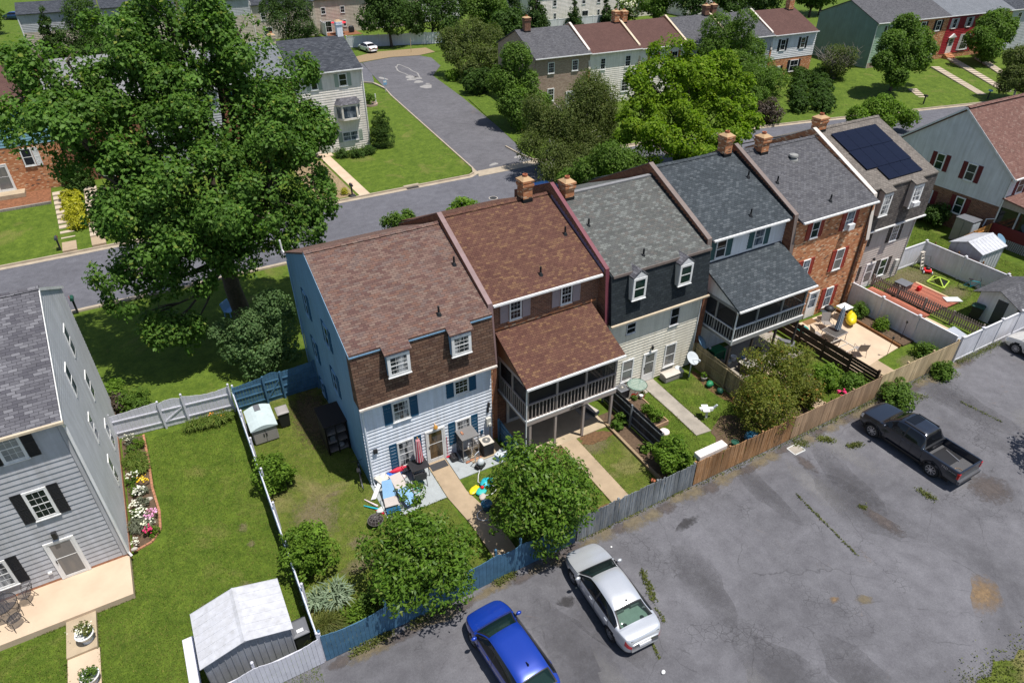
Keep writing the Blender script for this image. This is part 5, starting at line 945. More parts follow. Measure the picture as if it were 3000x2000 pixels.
def wheel(parent, x, y, r, wd, spokes=5, rimc='alloy', dark=False):
    s_ = 1 if y > 0 else -1; ax = (V3((1, 0, 0)), V3((0, 0, 1)), V3((0, s_, 0))); w_ = bpy.data.objects.new('wheel', None); COL.objects.link(w_); w_.parent = parent; w_.location = (x, y, r)
    MB().lathe((0, 0, 0), [(r*.62, -wd/2), (r*.93, -wd/2), (r, -wd*.32), (r, wd*.32), (r*.93, wd/2), (r*.66, wd/2), (r*.64, wd*.3)], 28, False, ax).build('tyre', MATS['tyre'], w_, True)
    mb = MB(); mb.lathe((0, 0, 0), [(r*.66, wd*.44), (r*.6, wd*.46), (r*.58, wd*.2)], 28, False, ax)
    for k in range(spokes):
        a = 2*math.pi*k/spokes+.3; d = V3((math.cos(a), 0, math.sin(a))); mb.bar(V3((0, s_*wd*.36, 0)), d*r*.6+V3((0, s_*wd*.4, 0)), r*.17 if spokes < 7 else r*.1, .03, (0, 1, 0))
    mb.lathe((0, 0, 0), [(r*.16, wd*.3), (r*.16, wd*.42), (.001, wd*.43)], 12, False, ax); mb.build('rim', MATS[rimc], w_)
    MB().lathe((0, 0, 0), [(r*.6, wd*.16), (.001, wd*.16)], 20, False, ax).build('brake_shadow_plate', MATS['car_trim'], w_); return w_
def car(name, label, loc, rz, paintm, L, tabs, wb, x_f, r=.33, glass='car_glass', rear_glass=None, spokes=5, ws=(.275, .4), rw=(.74, .86), sw=(.30, .82), pil=.555, hl=.07, tl=.955, cut_end=1., cat='car', group=None, rim='alloy', ns=132, hatch=False, seatm='seat_grey', shelf='seat_pale', tl_t=(1.35, 2.05), hl_t=(1.3, 2.2)):
    """body lofted from tables over s (0 nose .. 1 tail); x_f: nose to front axle"""
    t_ = thing(name, label, cat, loc, rz, group); top, belt, wid, roofw, sill = tabs
    S = np.linspace(0, cut_end, ns+1); seg = [4, 4, 9, 8]
    ring_t = [0.]
    for k, n in enumerate(seg): ring_t += [k+(j+1)/n for j in range(n)]
    ring_t = np.array(ring_t); G = np.zeros((len(S), len(ring_t), 3)); X0 = L/2
    for i, s in enumerate(S):
        zt = lerp_tab(top, s); zb = min(lerp_tab(belt, s), zt-.015); w_ = lerp_tab(wid, s); cab = lerp_tab(roofw, s); zs = lerp_tab(sill, s)
        wt = w_*.86*(1-cab)+cab*.6*(w_/max(.01, max(b for a, b in wid))); ze = zt-.035-.035*cab if cab > .02 else zb+(zt-zb)*.72
        ze = max(ze, zb+.004)
        pts = np.array([[w_*.93, zs], [w_, zs+(zb-zs)*.5], [w_*.965, zb], [wt, ze], [0, zt]])
        ext = np.vstack([2*pts[0]-pts[1], pts, [-wt, ze]])
        for j, tt in enumerate(ring_t):
            k = min(int(tt), 3); f = tt-k; p0, p1, p2, p3 = ext[k], ext[k+1], ext[k+2], ext[k+3]
            v = .5*((2*p1)+(-p0+p2)*f+(2*p0-5*p1+4*p2-p3)*f*f+(-p0+3*p1-3*p2+p3)*f**3)
            if k == 2: v = .6*v+.4*(p1+(p2-p1)*f)
            G[i, j] = (X0-s*L, v[0], v[1])
    bins = {}; wx = [X0-x_f, X0-x_f-wb]
    def put(key, q): bins.setdefault(key, []).append(q)
    for i in range(len(S)-1):
        s = (S[i]+S[i+1])/2
        for j in range(len(ring_t)-1):
            tt = (ring_t[j]+ring_t[j+1])/2; q = [G[i, j], G[i+1, j], G[i+1, j+1], G[i, j+1]]; c = sum(q)/4
            if tt < 2 and any(math.hypot(c[0]-a, c[2]-r) < r*1.17 for a in wx): continue
            key = 'body'
            cab = lerp_tab(roofw, s)
            if 2.12 < tt < 2.86 and sw[0] < s < sw[1] and cab > .12: key = 'side_window' if abs(s-pil) > .008 else 'trim'
            elif 2.04 < tt < 2.93 and sw[0]-.012 < s < sw[1]+.012 and cab > .1: key = 'trim'
            elif tt > 3.13 and ws[0] < s < ws[1]: key = 'windshield'
            elif tt > 3.13 and rw[0] < s < rw[1]: key = 'rear_window'
            elif tt > 3.06 and (ws[0]-.008 < s < ws[1]+.005 or rw[0]-.006 < s < rw[1]+.007): key = 'trim'
            elif s < hl and hl_t[0] < tt < hl_t[1]: key = 'headlight'
            elif s > tl and tl_t[0] < tt < tl_t[1]: key = 'tail_light'
            elif tt < .25: key = 'trim'
            for sg in (1, -1):
                qq = [(p[0], p[1]*sg, p[2]) for p in q]
                if sg < 0: qq = qq[::-1]
                k2 = key if key in ('body', 'trim', 'windshield', 'rear_window') else key+('+' if sg > 0 else '-')
                if key == 'side_window': k2 += 'f' if s < pil else 'r'
                put(k2, qq)
    def mesh(nm, qs, m, parent=t_):
        idx = {}; mb = MB()
        for q in qs:
            f = []
            for p in q:
                kk = (round(p[0], 4), round(p[1], 4), round(p[2], 4))
                if kk not in idx: idx[kk] = len(mb.v); mb.v.append(kk)
                if idx[kk] not in f: f.append(idx[kk])
            if len(f) > 2: mb.f.append(tuple(f)); mb.m.append(0)
        return mb.build(nm, MATS[m], parent, True)
    for i, nm in ((0, 'front_bumper'), (len(S)-1, 'rear_bumper')):      # close the ends
        e = [tuple(p) for p in G[i]]; put('body', e[::-1]+[(p[0], -p[1], p[2]) for p in e[1:-1]] if False else e+[(p[0], -p[1], p[2]) for p in e[-2::-1]])
    b = mesh('body', bins.pop('body'), paintm)
    for k, qs in bins.items():
        nm = k.split('+')[0].split('-')[0]; m = {'trim': 'car_trim', 'windshield': glass, 'rear_window': rear_glass or glass, 'side_window': 'car_glass_black', 'headlight': 'lamp_clear', 'tail_light': 'lamp_red'}[nm]
        mesh('window_trim' if nm == 'trim' else nm, qs, m)
    wmax = max(v for _, v in wid)
    sm = MB()                                  # door and bonnet gaps
    for s in (sw[0]+.035, pil, sw[1]-.07):
        i = int(np.argmin(abs(S-s)))
        for sg in (1, -1):
            for j in range(1, 9):
                p, q = G[i, j], G[i, j+1]; pa, qa = [V3((v[0], v[1]*sg*1.003+.002*sg, v[2])) for v in (p, q)]; d = V3((.009, 0, 0)); sm.quad(pa-d, pa+d, qa+d, qa-d)
    i = int(np.argmin(abs(S-(ws[0]-.012)))); r_ = list(range(12, len(ring_t)-1))
    for sg in (1, -1):
        for j in r_: pa, qa = [V3((v[0], v[1]*sg, v[2]+.004)) for v in (G[i, j], G[i, j+1])]; d = V3((.012, 0, 0)); sm.quad(pa-d, pa+d, qa+d, qa-d)
        for k in range(int(np.argmin(abs(S-.05))), i):
            pa, qa = [V3((v[0], v[1]*sg, v[2]+.004)) for v in (G[k, 13], G[k+1, 13])]; d = V3((0, .008, 0)); sm.quad(pa-d, pa+d, qa+d, qa-d)
    sm.build('panel_gap', MATS['car_trim'], t_)
    xs_ = X0-L*pil; it = MB().box(-L*.3, -wmax+.2, .42, X0-ws[0]*L-.1, wmax-.2, .46)
    it.build('cabin_floor', MATS['seat_dark'], t_); MB().box(X0-ws[0]*L-.62, -wmax+.2, .6, X0-ws[0]*L-.18, wmax-.2, .88).build('dashboard', MATS['seat_dark'], t_)
    for x_, z_ in ((xs_+.25, 1.12), (xs_-.62, 1.1)):
        for sg in (1, -1): MB().box(x_-.1, sg*.36-.24, .45, x_+.38, sg*.36+.24, .66).hexa([(x_-.2, sg*.36-.23, .6), (x_-.05, sg*.36-.23, .6), (x_-.05, sg*.36+.23, .6), (x_-.2, sg*.36+.23, .6), (x_-.28, sg*.36-.2, z_), (x_-.17, sg*.36-.2, z_), (x_-.17, sg*.36+.2, z_), (x_-.28, sg*.36+.2, z_)]).build('seat', MATS[seatm], t_)
    MB().tube([(X0-ws[0]*L-.72+.02*math.sin(a), .36+.17*math.cos(a), .9+.16*math.sin(a)) for a in np.linspace(0, 6.283, 15)], .016, 5, False).build('steering_wheel', MATS['bin_black'] if 'bin_black' in MATS else MATS['car_trim'], t_)
    if not hatch: MB().box(X0-rw[1]*L-.02, -.6, lerp_tab(belt, .8)-.12, xs_-.8, .6, lerp_tab(belt, .8)-.06).build('parcel_shelf', MATS[shelf], t_)
    mb = MB().box(-L*.42, -wmax*.8, .2, L*.42, wmax*.8, .42)
    for a in wx: mb.box(a-r*1.15, -wmax+.24, .2, a+r*1.15, wmax-.24, r*2.05)
    mb.build('chassis', MATS['car_trim'], t_)
    for a in wx:
        for sg in (1, -1): wheel(t_, a, sg*(wmax-.125), r, .22, spokes, rim)
    xm = X0-(ws[0]+.045)*L
    for sg in (1, -1):
        mb = MB()._ell((xm, sg*(wmax+.07), lerp_tab(belt, ws[0])+.1), .08, .12, .075, 10, 7); m_ = mb.build('mirror', MATS[paintm], t_, True); MB().bar((xm+.02, sg*(wmax-.1), lerp_tab(belt, ws[0])+.03), (xm+.01, sg*(wmax+.05), lerp_tab(belt, ws[0])+.07), .05).build('mirror_arm', MATS['car_trim'], m_)
        for s in (sw[0]+.2, sw[1]-.1):
            z = lerp_tab(belt, s)-.13; MB().box(X0-s*L-.09, sg*(wmax-.012)-.02, z, X0-s*L+.09, sg*(wmax-.012)+.03, z+.03).build('door_handle', MATS[paintm], t_)
    return t_, G, S, ring_t, X0
sed = ([(0, .56), (.015, .70), (.06, .80), (.16, .90), (.27, .99), (.34, 1.2), (.41, 1.41), (.5, 1.48), (.62, 1.46), (.71, 1.39), (.79, 1.23), (.86, 1.10), (.95, 1.07), (.985, 1.0), (1, .8)],
       [(0, .5), (.04, .66), (.16, .82), (.3, .93), (.5, .96), (.8, 1.0), (.95, .97), (1, .72)], [(0, .52), (.02, .68), (.08, .83), (.2, .90), (.5, .915), (.8, .905), (.93, .84), (.98, .74), (1, .6)],
       [(0, 0), (.26, 0), (.29, .12), (.36, .75), (.41, 1), (.7, 1), (.78, .75), (.86, .15), (.885, 0), (1, 0)], [(0, .32), (.08, .22), (.92, .22), (1, .36)])
t_, *_ = car('parked_car', 'silver four-door sedan parked nose-in at the blue fence under the leafy tree', (6.22, -10.72, 0), R(87), 'paint_silver', 4.8, sed, 2.8, .98, .335, 'car_glass', 'car_glass_pale', 5)
MB().box(-2.42, -.26, .55, -2.385, .26, .68).build('licence_plate', MATS['plate'], t_); MB().box(-1.06, -.02, 1.41, -.98, .02, 1.47).build('antenna', MATS['car_trim'], t_); MB().box(-2.33, -.62, .955, -2.2, .62, .97).build('boot_seam', MATS['car_trim'], t_)
for y in (-.35, .42): MB().lathe((-1.63, y, .945), [(.085, 0), (.085, .006)], 12).build('speaker', MATS['car_trim'], t_)
hat = ([(0, .56), (.015, .70), (.06, .82), (.14, .93), (.235, 1.03), (.31, 1.24), (.39, 1.42), (.5, 1.5), (.64, 1.49), (.78, 1.43), (.86, 1.33), (.93, 1.12), (.975, .98), (1, .75)],
       [(0, .5), (.04, .66), (.14, .84), (.28, .95), (.5, .98), (.8, 1.03), (.95, .95), (1, .7)], [(0, .5), (.02, .66), (.08, .82), (.2, .90), (.5, .91), (.8, .90), (.93, .84), (.98, .74), (1, .62)],
       [(0, 0), (.22, 0), (.25, .12), (.33, .75), (.39, 1), (.8, 1), (.88, .75), (.95, .2), (.975, 0), (1, 0)], [(0, .32), (.08, .22), (.92, .22), (1, .36)])
t_, *_ = car('parked_car', 'bright blue hatchback cut by the lower edge of the photo, nose to the blue fence', (1.55, -10.98, 0), R(93.5), 'paint_blue', 4.4, hat, 2.65, .88, .325, 'car_glass_teal', 'car_glass_teal', 5, shelf='seat_dark', ws=(.24, .385), rw=(.845, .95), sw=(.27, .88), pil=.53)
MB().prism([(-1.2, 0, 1.44), (-1.02, 0, 1.475), (-1.2, 0, 1.58)], (0, .03, 0)).build('antenna', MATS['car_trim'], t_)
pk = ([(0, .85), (.012, 1.0), (.04, 1.08), (.12, 1.14), (.225, 1.2), (.29, 1.48), (.355, 1.74), (.42, 1.8), (.56, 1.79), (.605, 1.74), (.635, 1.4), (.655, 1.19), (1, 1.1)],
      [(0, .8), (.03, .98), (.1, 1.06), (.25, 1.12), (.6, 1.15), (.66, 1.15), (1, 1.1)], [(0, .7), (.015, .82), (.06, .91), (.15, .94), (.6, .94), (.66, .935), (1, .9)],
      [(0, 0), (.21, 0), (.235, .15), (.3, .8), (.35, 1), (.6, 1), (.64, .6), (.66, 0), (1, 0)], [(0, .5), (.08, .42), (1, .42)])
t_, *_ = car('pickup_truck', 'dark graphite crew-cab pickup truck with open bed parked facing the tan fence', (24.78, -11.2, 0), R(90.3), 'paint_graphite', 5.4, pk, 3.24, .94, .39, 'car_glass_black', 'car_glass_black', 8, ws=(.23, .352), rw=(.607, .648), sw=(.26, .62), pil=.455, hl=.05, tl=2, cut_end=.657, cat='truck', rim='alloy')
X0 = 2.7; mb = MB(); xs = np.linspace(X0-.658*5.4, -X0+.03, 46)
for a, b in zip(xs, xs[1:]):
    for sg in (1, -1):
        def rg(x):
            q = min(1, max(0, (-X0+.25-x)/.25)); w_ = .935-.05*q*q; arch = 0
            return [(w_*.95, .5), (w_, .72), (w_, .95), (w_*.985, 1.15), (w_*.96, 1.18), (w_-.11, 1.18), (w_-.11, .76)]
        ra, rb = rg(a), rg(b)
        for (y0, z0), (y1, z1), (y2, z2), (y3, z3) in zip(ra, ra[1:], rb[1:], rb):
            cx_, cz_ = (a+b)/2, (z0+z1)/2
            if z1 <= .96 and y0 > .8 and math.hypot(cx_-(X0-.94-3.24), cz_-.39) < .46: continue
            f = [(a, y0*sg, z0), (b, y3*sg, z3), (b, y2*sg, z2), (a, y1*sg, z1)]; mb.quad(*(f if sg > 0 else f[::-1]))
mb.box(-X0+.02, -.88, .52, -X0+.1, .88, 1.17); mb.build('bed_side', MATS['paint_graphite'], t_)
t = NT('bed_liner'); wv = t.n('TexWave', bands_direction='Y'); wv.inputs['Scale'].default_value = 5; t.l(t.obj(), wv.inputs[0]); col = t.ramp(wv.outputs[1], [(.3, (.05, .05, .055)), (.6, (.10, .10, .105))]); t.bump(wv.outputs[1], .5, .02); MATS['bed_liner'] = t.set(col, .7)
MB().box(-X0+.1, -.83, .7, X0-.66*5.4-.02, .83, .77).build('bed_floor', MATS['bed_liner'], t_)
mb = MB().box(-X0-.1, -.86, .5, -X0+.02, .86, .68).box(-X0-.1, -.3, .48, -X0-.02, .3, .52); mb.build('rear_bumper', MATS['bumper_grey'], t_)
for sg in (1, -1):
    MB().box(-X0+.0, sg*.86-.07, .78, -X0+.13, sg*.86+.055, 1.1).build('tail_light', MATS['lamp_red'], t_); MB().box(-.5, sg*.555-.025, 1.74, 1.0-.4, sg*.555+.025, 1.785).build('roof_rail', MATS['car_trim'], t_)
    for w_ in (X0-.94, X0-.94-3.24):
        q = MB(); P_ = [(w_+.485*math.cos(a), .93*sg, .39+.485*math.sin(a)) for a in np.linspace(-.15, math.pi+.15, 15)]
        q.tube(P_, .04, 6); q.build('wheel_arch', MATS['car_trim'], t_)
    q = MB().box(-.9, sg*.9-.05, .42, 1.0, sg*.9+.05, .5).build('side_step', MATS['car_trim'], t_)
MB().box(.15, -.42, 1.795, .62, .42, 1.81).build('sunroof', MATS['car_glass_black'], t_)
mb = MB().tube([(-2.35+.22*math.cos(a)*.8, .25+.16*math.sin(a), .785) for a in np.linspace(0, 6.28, 20)], .012, 5, False); mb.build('tie_down_loop', MATS['wood_tan'], t_)
mb = MB().bar((-1.2, -.55, .79), (-2.0, -.35, .79), .05); mb.build('tie_down_bar', MATS['alloy'], t_)
q = text_mesh('bed_lettering', 'TRD', .17, 'alloy', .002); q.parent = t_; q.rotation_euler = (R(90), 0, R(180)); q.location = (-1.98, .943, 1.02)
q = text_mesh('bed_lettering', 'OFF ROAD', .075, 'alloy', .002); q.parent = t_; q.rotation_euler = (R(90), 0, R(180)); q.location = (-2.36, .934, 1.0)
t_, *_ = car('parked_car', 'pearl-silver car entering the photo at its right edge by the white vinyl fence', (38.85, -10.2, 0), R(87), 'paint_pearl', 4.4, hat, 2.65, .9, .335, 'car_glass', None, 9, ws=(.24, .385), rw=(.845, .95), sw=(.27, .88), pil=.53)
t_, *_ = car('parked_car', 'small white saloon parked on the grass at the far white fence', (33.2, 96.2, 0), R(99), 'paint_white', 4.6, sed, 2.7, .94, .33, 'car_glass', 'car_glass_black', 5, ns=66)
MB().box(-2.33, -.26, .75, -2.285, .26, .88).build('licence_plate', MATS['car_trim'], t_)
t_, *_ = car('parked_car', 'dark blue car at the kerb peeping over the ridge between two brick chimneys', (25.8, 26.2, 0), R(2), 'paint_navy', 4.4, hat, 2.65, .88, .325, 'car_glass', None, 5, ws=(.24, .385), rw=(.845, .95), sw=(.27, .88), pil=.53, ns=66)
t_, *_ = car('parked_car', 'blue car in the far car park at the top left corner', (-21.3, 165, 0), R(150), 'paint_navy', 4.4, hat, 2.65, .88, .325, 'car_glass', None, 5, ws=(.24, .385), rw=(.845, .95), sw=(.27, .88), pil=.53, ns=40)
# ---------------------------------------------------------------- trees and plants
leaf_mat('leaf_maple', (.050, .118, .017), (.10, .19, .032), (.23, .28, .05), .34, .5, .14)
leaf_mat('leaf_bright', (.085, .165, .010), (.17, .265, .018), (.25, .31, .025), .42, .55, .12)
leaf_mat('leaf_pear', (.048, .108, .011), (.10, .18, .02), (.2, .22, .06), .26, .42, .16)
leaf_mat('leaf_birch', (.062, .09, .022), (.105, .135, .036), (.15, .15, .05), .34, .55, .12)
leaf_mat('leaf_crape', (.09, .125, .018), (.16, .175, .03), (.33, .16, .045), .34, .5, .14)
leaf_mat('leaf_dark', (.034, .07, .014), (.062, .112, .024), None, .3, .55, .1); leaf_mat('leaf_mid', (.055, .112, .015), (.1, .168, .028), None, .36, .55, .12)
leaf_mat('leaf_fresh', (.075, .15, .015), (.13, .215, .026), None, .38, .55, .12); leaf_mat('leaf_blue', (.062, .125, .04), (.115, .19, .07), (.16, .23, .09), .32, .55, .12)
leaf_mat('leaf_pine', (.028, .062, .016), (.055, .1, .024), (.11, .14, .035), .2, .6, .1); leaf_mat('leaf_gold', (.26, .27, .015), (.42, .40, .025), None, .35, .5, .3); leaf_mat('leaf_purple', (.05, .035, .028), (.085, .065, .045), None, .2, .5, .3)
leaf_mat('leaf_grey', (.10, .115, .07), (.17, .185, .13), None, .25, .6, .2); leaf_mat('leaf_grass', (.06, .115, .014), (.13, .18, .03), (.24, .2, .07), .3, .6, .2); leaf_mat('leaf_yucca', (.10, .15, .085), (.22, .28, .18), (.36, .33, .05), .2, .4, .4); leaf_mat('leaf_olive', (.075, .095, .02), (.13, .15, .035), (.2, .17, .06), .3, .6, .2)
leaf_mat('petal_white', (.75, .74, .68), (.82, .8, .72), None, .2, .6, .2); leaf_mat('petal_yellow', (.75, .5, .02), (.8, .58, .04), None, .2, .6, .2); leaf_mat('petal_pink', (.6, .2, .42), (.75, .4, .62), None, .2, .6, .2); leaf_mat('petal_red', (.6, .02, .12), (.7, .06, .2), None, .2, .6, .2); leaf_mat('petal_cream', (.7, .68, .5), (.8, .78, .66), None, .2, .6, .2); leaf_mat('petal_orange', (.75, .25, .03), (.8, .33, .05), None, .2, .6, .2)
mat('bark', (.085, .065, .05), .3, 6, .9, bump=.6, bsc=14); mat('bark_birch', (.62, .58, .54), .3, 7, .8); mat('bark_grey', (.2, .175, .155), .25, 6, .9, bump=.4, bsc=20); mat('bark_dead', (.26, .23, .2), .2, 6, .9)
def quads_mesh(name, P, m, parent=None, loc=None):
    """P: (N,4,3) array of loose leaf quads"""
    n = len(P); me = bpy.data.meshes.new(name); me.vertices.add(n*4); me.vertices.foreach_set('co', P.astype(np.float32).ravel()); me.loops.add(n*4); me.loops.foreach_set('vertex_index', np.arange(n*4, dtype=np.int32))
    me.polygons.add(n); me.polygons.foreach_set('loop_start', np.arange(0, n*4, 4, dtype=np.int32)); me.polygons.foreach_set('loop_total', np.full(n, 4, np.int32))
    me.materials.append(MATS[m]); me.update(calc_edges=True); me.validate(); o = bpy.data.objects.new(name, me); COL.objects.link(o)
    if parent is not None: o.parent = parent
    if loc is not None: o.location = loc
    return o
def unit(v): return v/np.maximum(np.linalg.norm(v, axis=-1, keepdims=True), 1e-9)
def leaf_quads(rng, C, N, size, asp=.6, var=.35, fold=.12, down=0.):
    n = len(C); d = rng.normal(size=(n, 3)); d[:, 2] -= down; d = unit(d-N*np.sum(d*N, 1, keepdims=True)); s_ = np.cross(N, d); L = size*(1+rng.uniform(-var, var, (n, 1))); W = L*asp
    return np.stack([C-d*L/2, C+s_*W/2+N*L*fold, C+d*L/2, C-s_*W/2+N*L*fold], 1)
def clump_pts(rng, lobes, n, clump=.45, per=26, shell=(.72, 1.03), flat=.55, inner=.22, zmin=.06, droop=0., boss=0, brad=.8):
    lob = np.array([[*l[:3], l[3], l[3] if len(l) < 5 else l[4], l[3]*.86 if len(l) < 6 else l[5]] for l in lobes], float)
    area = lob[:, 3]*lob[:, 5]; nc = max(8, n//per); which = rng.choice(len(lob), nc, p=area/area.sum()); u = unit(rng.normal(size=(nc, 3))); u[:, 2] += .18; u = unit(u); r_ = rng.uniform(*shell, (nc, 1)); m_ = rng.random((nc, 1)) < inner; r_ = np.where(m_, rng.uniform(.2, .75, (nc, 1)), r_)
    cc = lob[which, :3]+u*r_*lob[which, 3:6]
    if boss:      # gather the clumps into bosses of foliage with dark gaps between them
        nb = max(6, nc//boss); wb = rng.choice(len(lob), nb, p=area/area.sum()); ub = rng.normal(size=(nb, 3)); ub[:, 2] += .35; ub = unit(ub); cb = lob[wb, :3]+ub*lob[wb, 3:6]*rng.uniform(.7, 1.12, (nb, 1)); ib = rng.integers(0, nb, nc); v = unit(rng.normal(size=(nc, 3))+ub[ib]*.7); ext = rng.uniform(.55, 1.25, (nb, 1))*brad
        c2 = cb[ib]+v*ext[ib]*np.array([1, 1, .72]); pick = rng.random((nc, 1)) < .8; cc = np.where(pick, c2, cc); u = np.where(pick, unit(v*.75+ub[ib]*.5), u)
    rad = clump*(lob[which, 3:4]/lob[:, 3].mean())**.5*rng.uniform(.6, 1.35, (nc, 1)); k = rng.integers(0, nc, n); g = rng.normal(size=(n, 3)); g /= np.maximum(1, np.linalg.norm(g, axis=1, keepdims=True)/1.6)
    out = u[k]; g = g-out*np.sum(g*out, 1, keepdims=True)*(1-flat); P = cc[k]+g*rad[k]*.72
    if droop: P[:, 2] -= rng.random(n)**1.5*droop
    N = unit(out*.55+np.array([0, 0, .55])+rng.normal(size=(n, 3))*.5+g*.35); ok = P[:, 2] > zmin; return P[ok], N[ok]
def crown(name, lobes, n, size, m, parent=None, base=(0, 0, 0), seed=1, asp=.6, clump=.45, per=26, droop=0., flat=.55, inner=.22, shell=(.72, 1.03), down=0., boss=0, brad=.8):
    rng = np.random.default_rng(seed); C, N = clump_pts(rng, lobes, n, clump, per, shell, flat, inner, .06, droop, boss, brad); return quads_mesh(name, leaf_quads(rng, C, N, size, asp, down=down)-np.array(base), m, parent)
def limbs(base, lobes, r, h0, m, parent, seed=1, twigs=2, name='trunk'):
    g = random.Random(seed); b = V3(base); mb = MB(); L = [V3(l[:3])-b for l in lobes]; top = sum(L, V3((0, 0, 0)))/len(L); fork = V3((top.x*.25, top.y*.25, h0))
    mb.tube([(0, 0, -.1), (0, 0, h0*.12), fork*.55+V3((g.uniform(-.1, .1)*r*4, 0, 0)), fork], [r*1.45, r*1.08, r*.95, r*.86], 10)
    for l, lb in zip(L, lobes):
        d = l-fork; mid = fork+d*.5+V3((0, 0, -.06*d.length+g.uniform(-.1, .15)*d.length)); rr = r*.5*min(1, lb[3]/2.2)
        mb.tube([fork-V3((0, 0, r*.6)), fork+(mid-fork)*.5, mid, l], [rr, rr*.8, rr*.6, rr*.22], 7)
        for k in range(twigs):
            e = l+V3((g.uniform(-1, 1), g.uniform(-1, 1), g.uniform(-.4, 1)))*lb[3]*.8; s_ = fork+(mid-fork)*.5 if k % 2 else mid; mb.tube([mid*.6+l*.4, (l+e)/2, e], [rr*.42, rr*.28, rr*.08], 5)
    return mb.build(name, MATS[m], parent, True)
def tree(label, base, lobes, n, size, m, r=.2, h0=2., bark='bark', seed=1, name='broadleaf_tree', cat='tree', group=None, twigs=2, **k):
    t_ = thing(name, label, cat, base, 0, group); limbs(base, lobes, r, h0, bark, t_, seed, twigs); crown('crown', lobes, n, size, m, t_, base, seed, **k); return t_
def ball(c, r, n, seed, zs=.85, lr=.52):
    g = random.Random(seed); out = [(c[0], c[1], c[2], r*.62)]
    for i in range(n):
        a = 2*math.pi*(i*.618+g.random()*.1); z = -1+2*(i+.5)/n; q = math.sqrt(1-z*z); k = r*(1-lr*.85)*g.uniform(.85, 1.12); out.append((c[0]+math.cos(a)*q*k, c[1]+math.sin(a)*q*k, c[2]+z*k*zs, r*lr*g.uniform(.75, 1.15)))
    return out
def shrub(label, c, r, n, size, m, seed=1, zs=.8, cat='shrub', name='shrub', group=None, nl=9, **k):
    k.setdefault('clump', .22); o = crown(name, ball(c, r, nl, seed, zs), n, size, m, None, (c[0], c[1], 0), seed, **k); o.location = (c[0], c[1], 0); return tag(o, label, cat, group)
MAPLE = [(-6.5, 14.2, 2.9, 1.1), (-6.1, 14, 1.9, .8), (-7.0, 14.3, 4.1, 1.0), (-1.4, 19, 17.1, 2.5), (-4.3, 19, 16.5, 2.2), (-7.8, 18.5, 16.1, 1.9), (-8.9, 17, 14.7, 1.5), (0.7, 18.5, 16.4, 2.2), (1.5, 18, 14.7, 2.4), (2.4, 17, 12.6, 2.2), (3.1, 17, 11.1, 1.7), (-7.8, 16, 13.5, 2.1), (-5.1, 17, 13.0, 2.3), (-1.8, 17.5, 13.8, 3.0), (-0.1, 16.5, 12.2, 3.0), (1.3, 16, 10.1, 2.4), (-6.4, 15, 11.1, 2.1), (-3.8, 15.5, 10.4, 3.0), (-1.8, 14.5, 9.4, 2.7), (-6.1, 14.5, 8.8, 2.0), (-4.0, 14.5, 7.6, 2.2), (0.6, 15, 7.6, 2.0), (-7.0, 14.5, 7.0, 1.4), (1.6, 15, 6.3, 1.3), (-6.7, 15, 9.3, 1.4), (-1.4, 15, 6.2, 1.5), (2.5, 16, 8.5, 1.6), (-2.8, 19, 15.0, 2.1), (-6.1, 18, 14.7, 1.7), (-5.6, 14.3, 5.9, 1.3), (-7.2, 14.3, 5.6, 1.0), (-7.5, 15.5, 10.0, 1.3), (3.9, 17, 11.9, 1.0), (0.2, 19, 17.5, 1.8), (-2.7, 19.5, 17.7, 1.5), (0.1, 14.5, 9.5, 2.0)]
tree('very large shade maple spreading over the street beside the blue house', (-2.4, 18.1, 0), MAPLE, 118000, .23, 'leaf_maple', .52, 5.0, 'bark', 3, 'maple_tree', clump=.42, per=24, twigs=3, asp=.62, boss=22, brad=.8, inner=.16)
BRIGHT = [(39.7, 27, 11.0, 1.7), (37.0, 26, 8.9, 2.0), (41.2, 26, 8.4, 2.3), (44.8, 26.5, 8.6, 2.0), (47.2, 26, 6.4, 1.9), (34.6, 24.5, 6.8, 1.6), (38.3, 24, 6.0, 2.4), (43.6, 25, 5.5, 2.2), (34.3, 22, 4.8, 1.9), (39.0, 22, 4.1, 2.2), (44.4, 22, 4.0, 1.5), (42.1, 21.5, 3.7, 1.5), (35.1, 26, 7.9, 1.2), (46.6, 22.5, 4.0, 1.2), (33.4, 24, 5.6, 1.2)]
tree('lime-green maple glowing behind the slate-roofed town house', (40.5, 23.5, 0), BRIGHT, 62000, .27, 'leaf_bright', .3, 2.6, 'bark', 4, 'maple_tree', clump=.42, per=24, boss=24, brad=.75)
BIRCH = [(34.5, 32, 7.8, 1.6), (36.5, 33, 6.6, 1.6), (37, 33.5, 4.4, 1.7), (33.5, 31, 5.6, 1.9), (32.9, 31, 7.3, 1.7), (31.0, 31, 5.3, 2.2), (35.8, 32, 5.3, 1.8), (29.2, 32, 4.9, 1.8), (31.9, 30, 3.4, 2.2), (28.4, 29, 3.0, 1.7), (35.8, 31, 2.5, 1.7), (29.0, 27, 2.0, 1.5), (28.8, 33, 6.4, 1.3), (26.7, 27, 2.3, .9), (31.2, 28, 2.4, 1.6), (33.8, 28, 2.2, 1.4), (26.9, 31, 3.9, 1.1)]
tree('weeping birch with white limbs over the street behind the brick chimneys', (32.3, 36.2, 0), BIRCH, 76000, .17, 'leaf_birch', .17, 2.2, 'bark_birch', 5, 'birch_tree', clump=.5, per=30, droop=1.3, twigs=4, down=.9)
tree('dense green tree hanging over the street below the birch', (29.5, 20.5, 0), [(29.5, 21.5, 4.4, 1.7), (28, 22.5, 3.2, 1.5), (31.5, 22, 3.4, 1.6), (30, 23.5, 2.6, 1.4), (27, 24, 2.3, 1.0), (32.8, 23, 2.6, 1.3)], 17000, .2, 'leaf_mid', .16, 1.6, 'bark', 6, clump=.4)
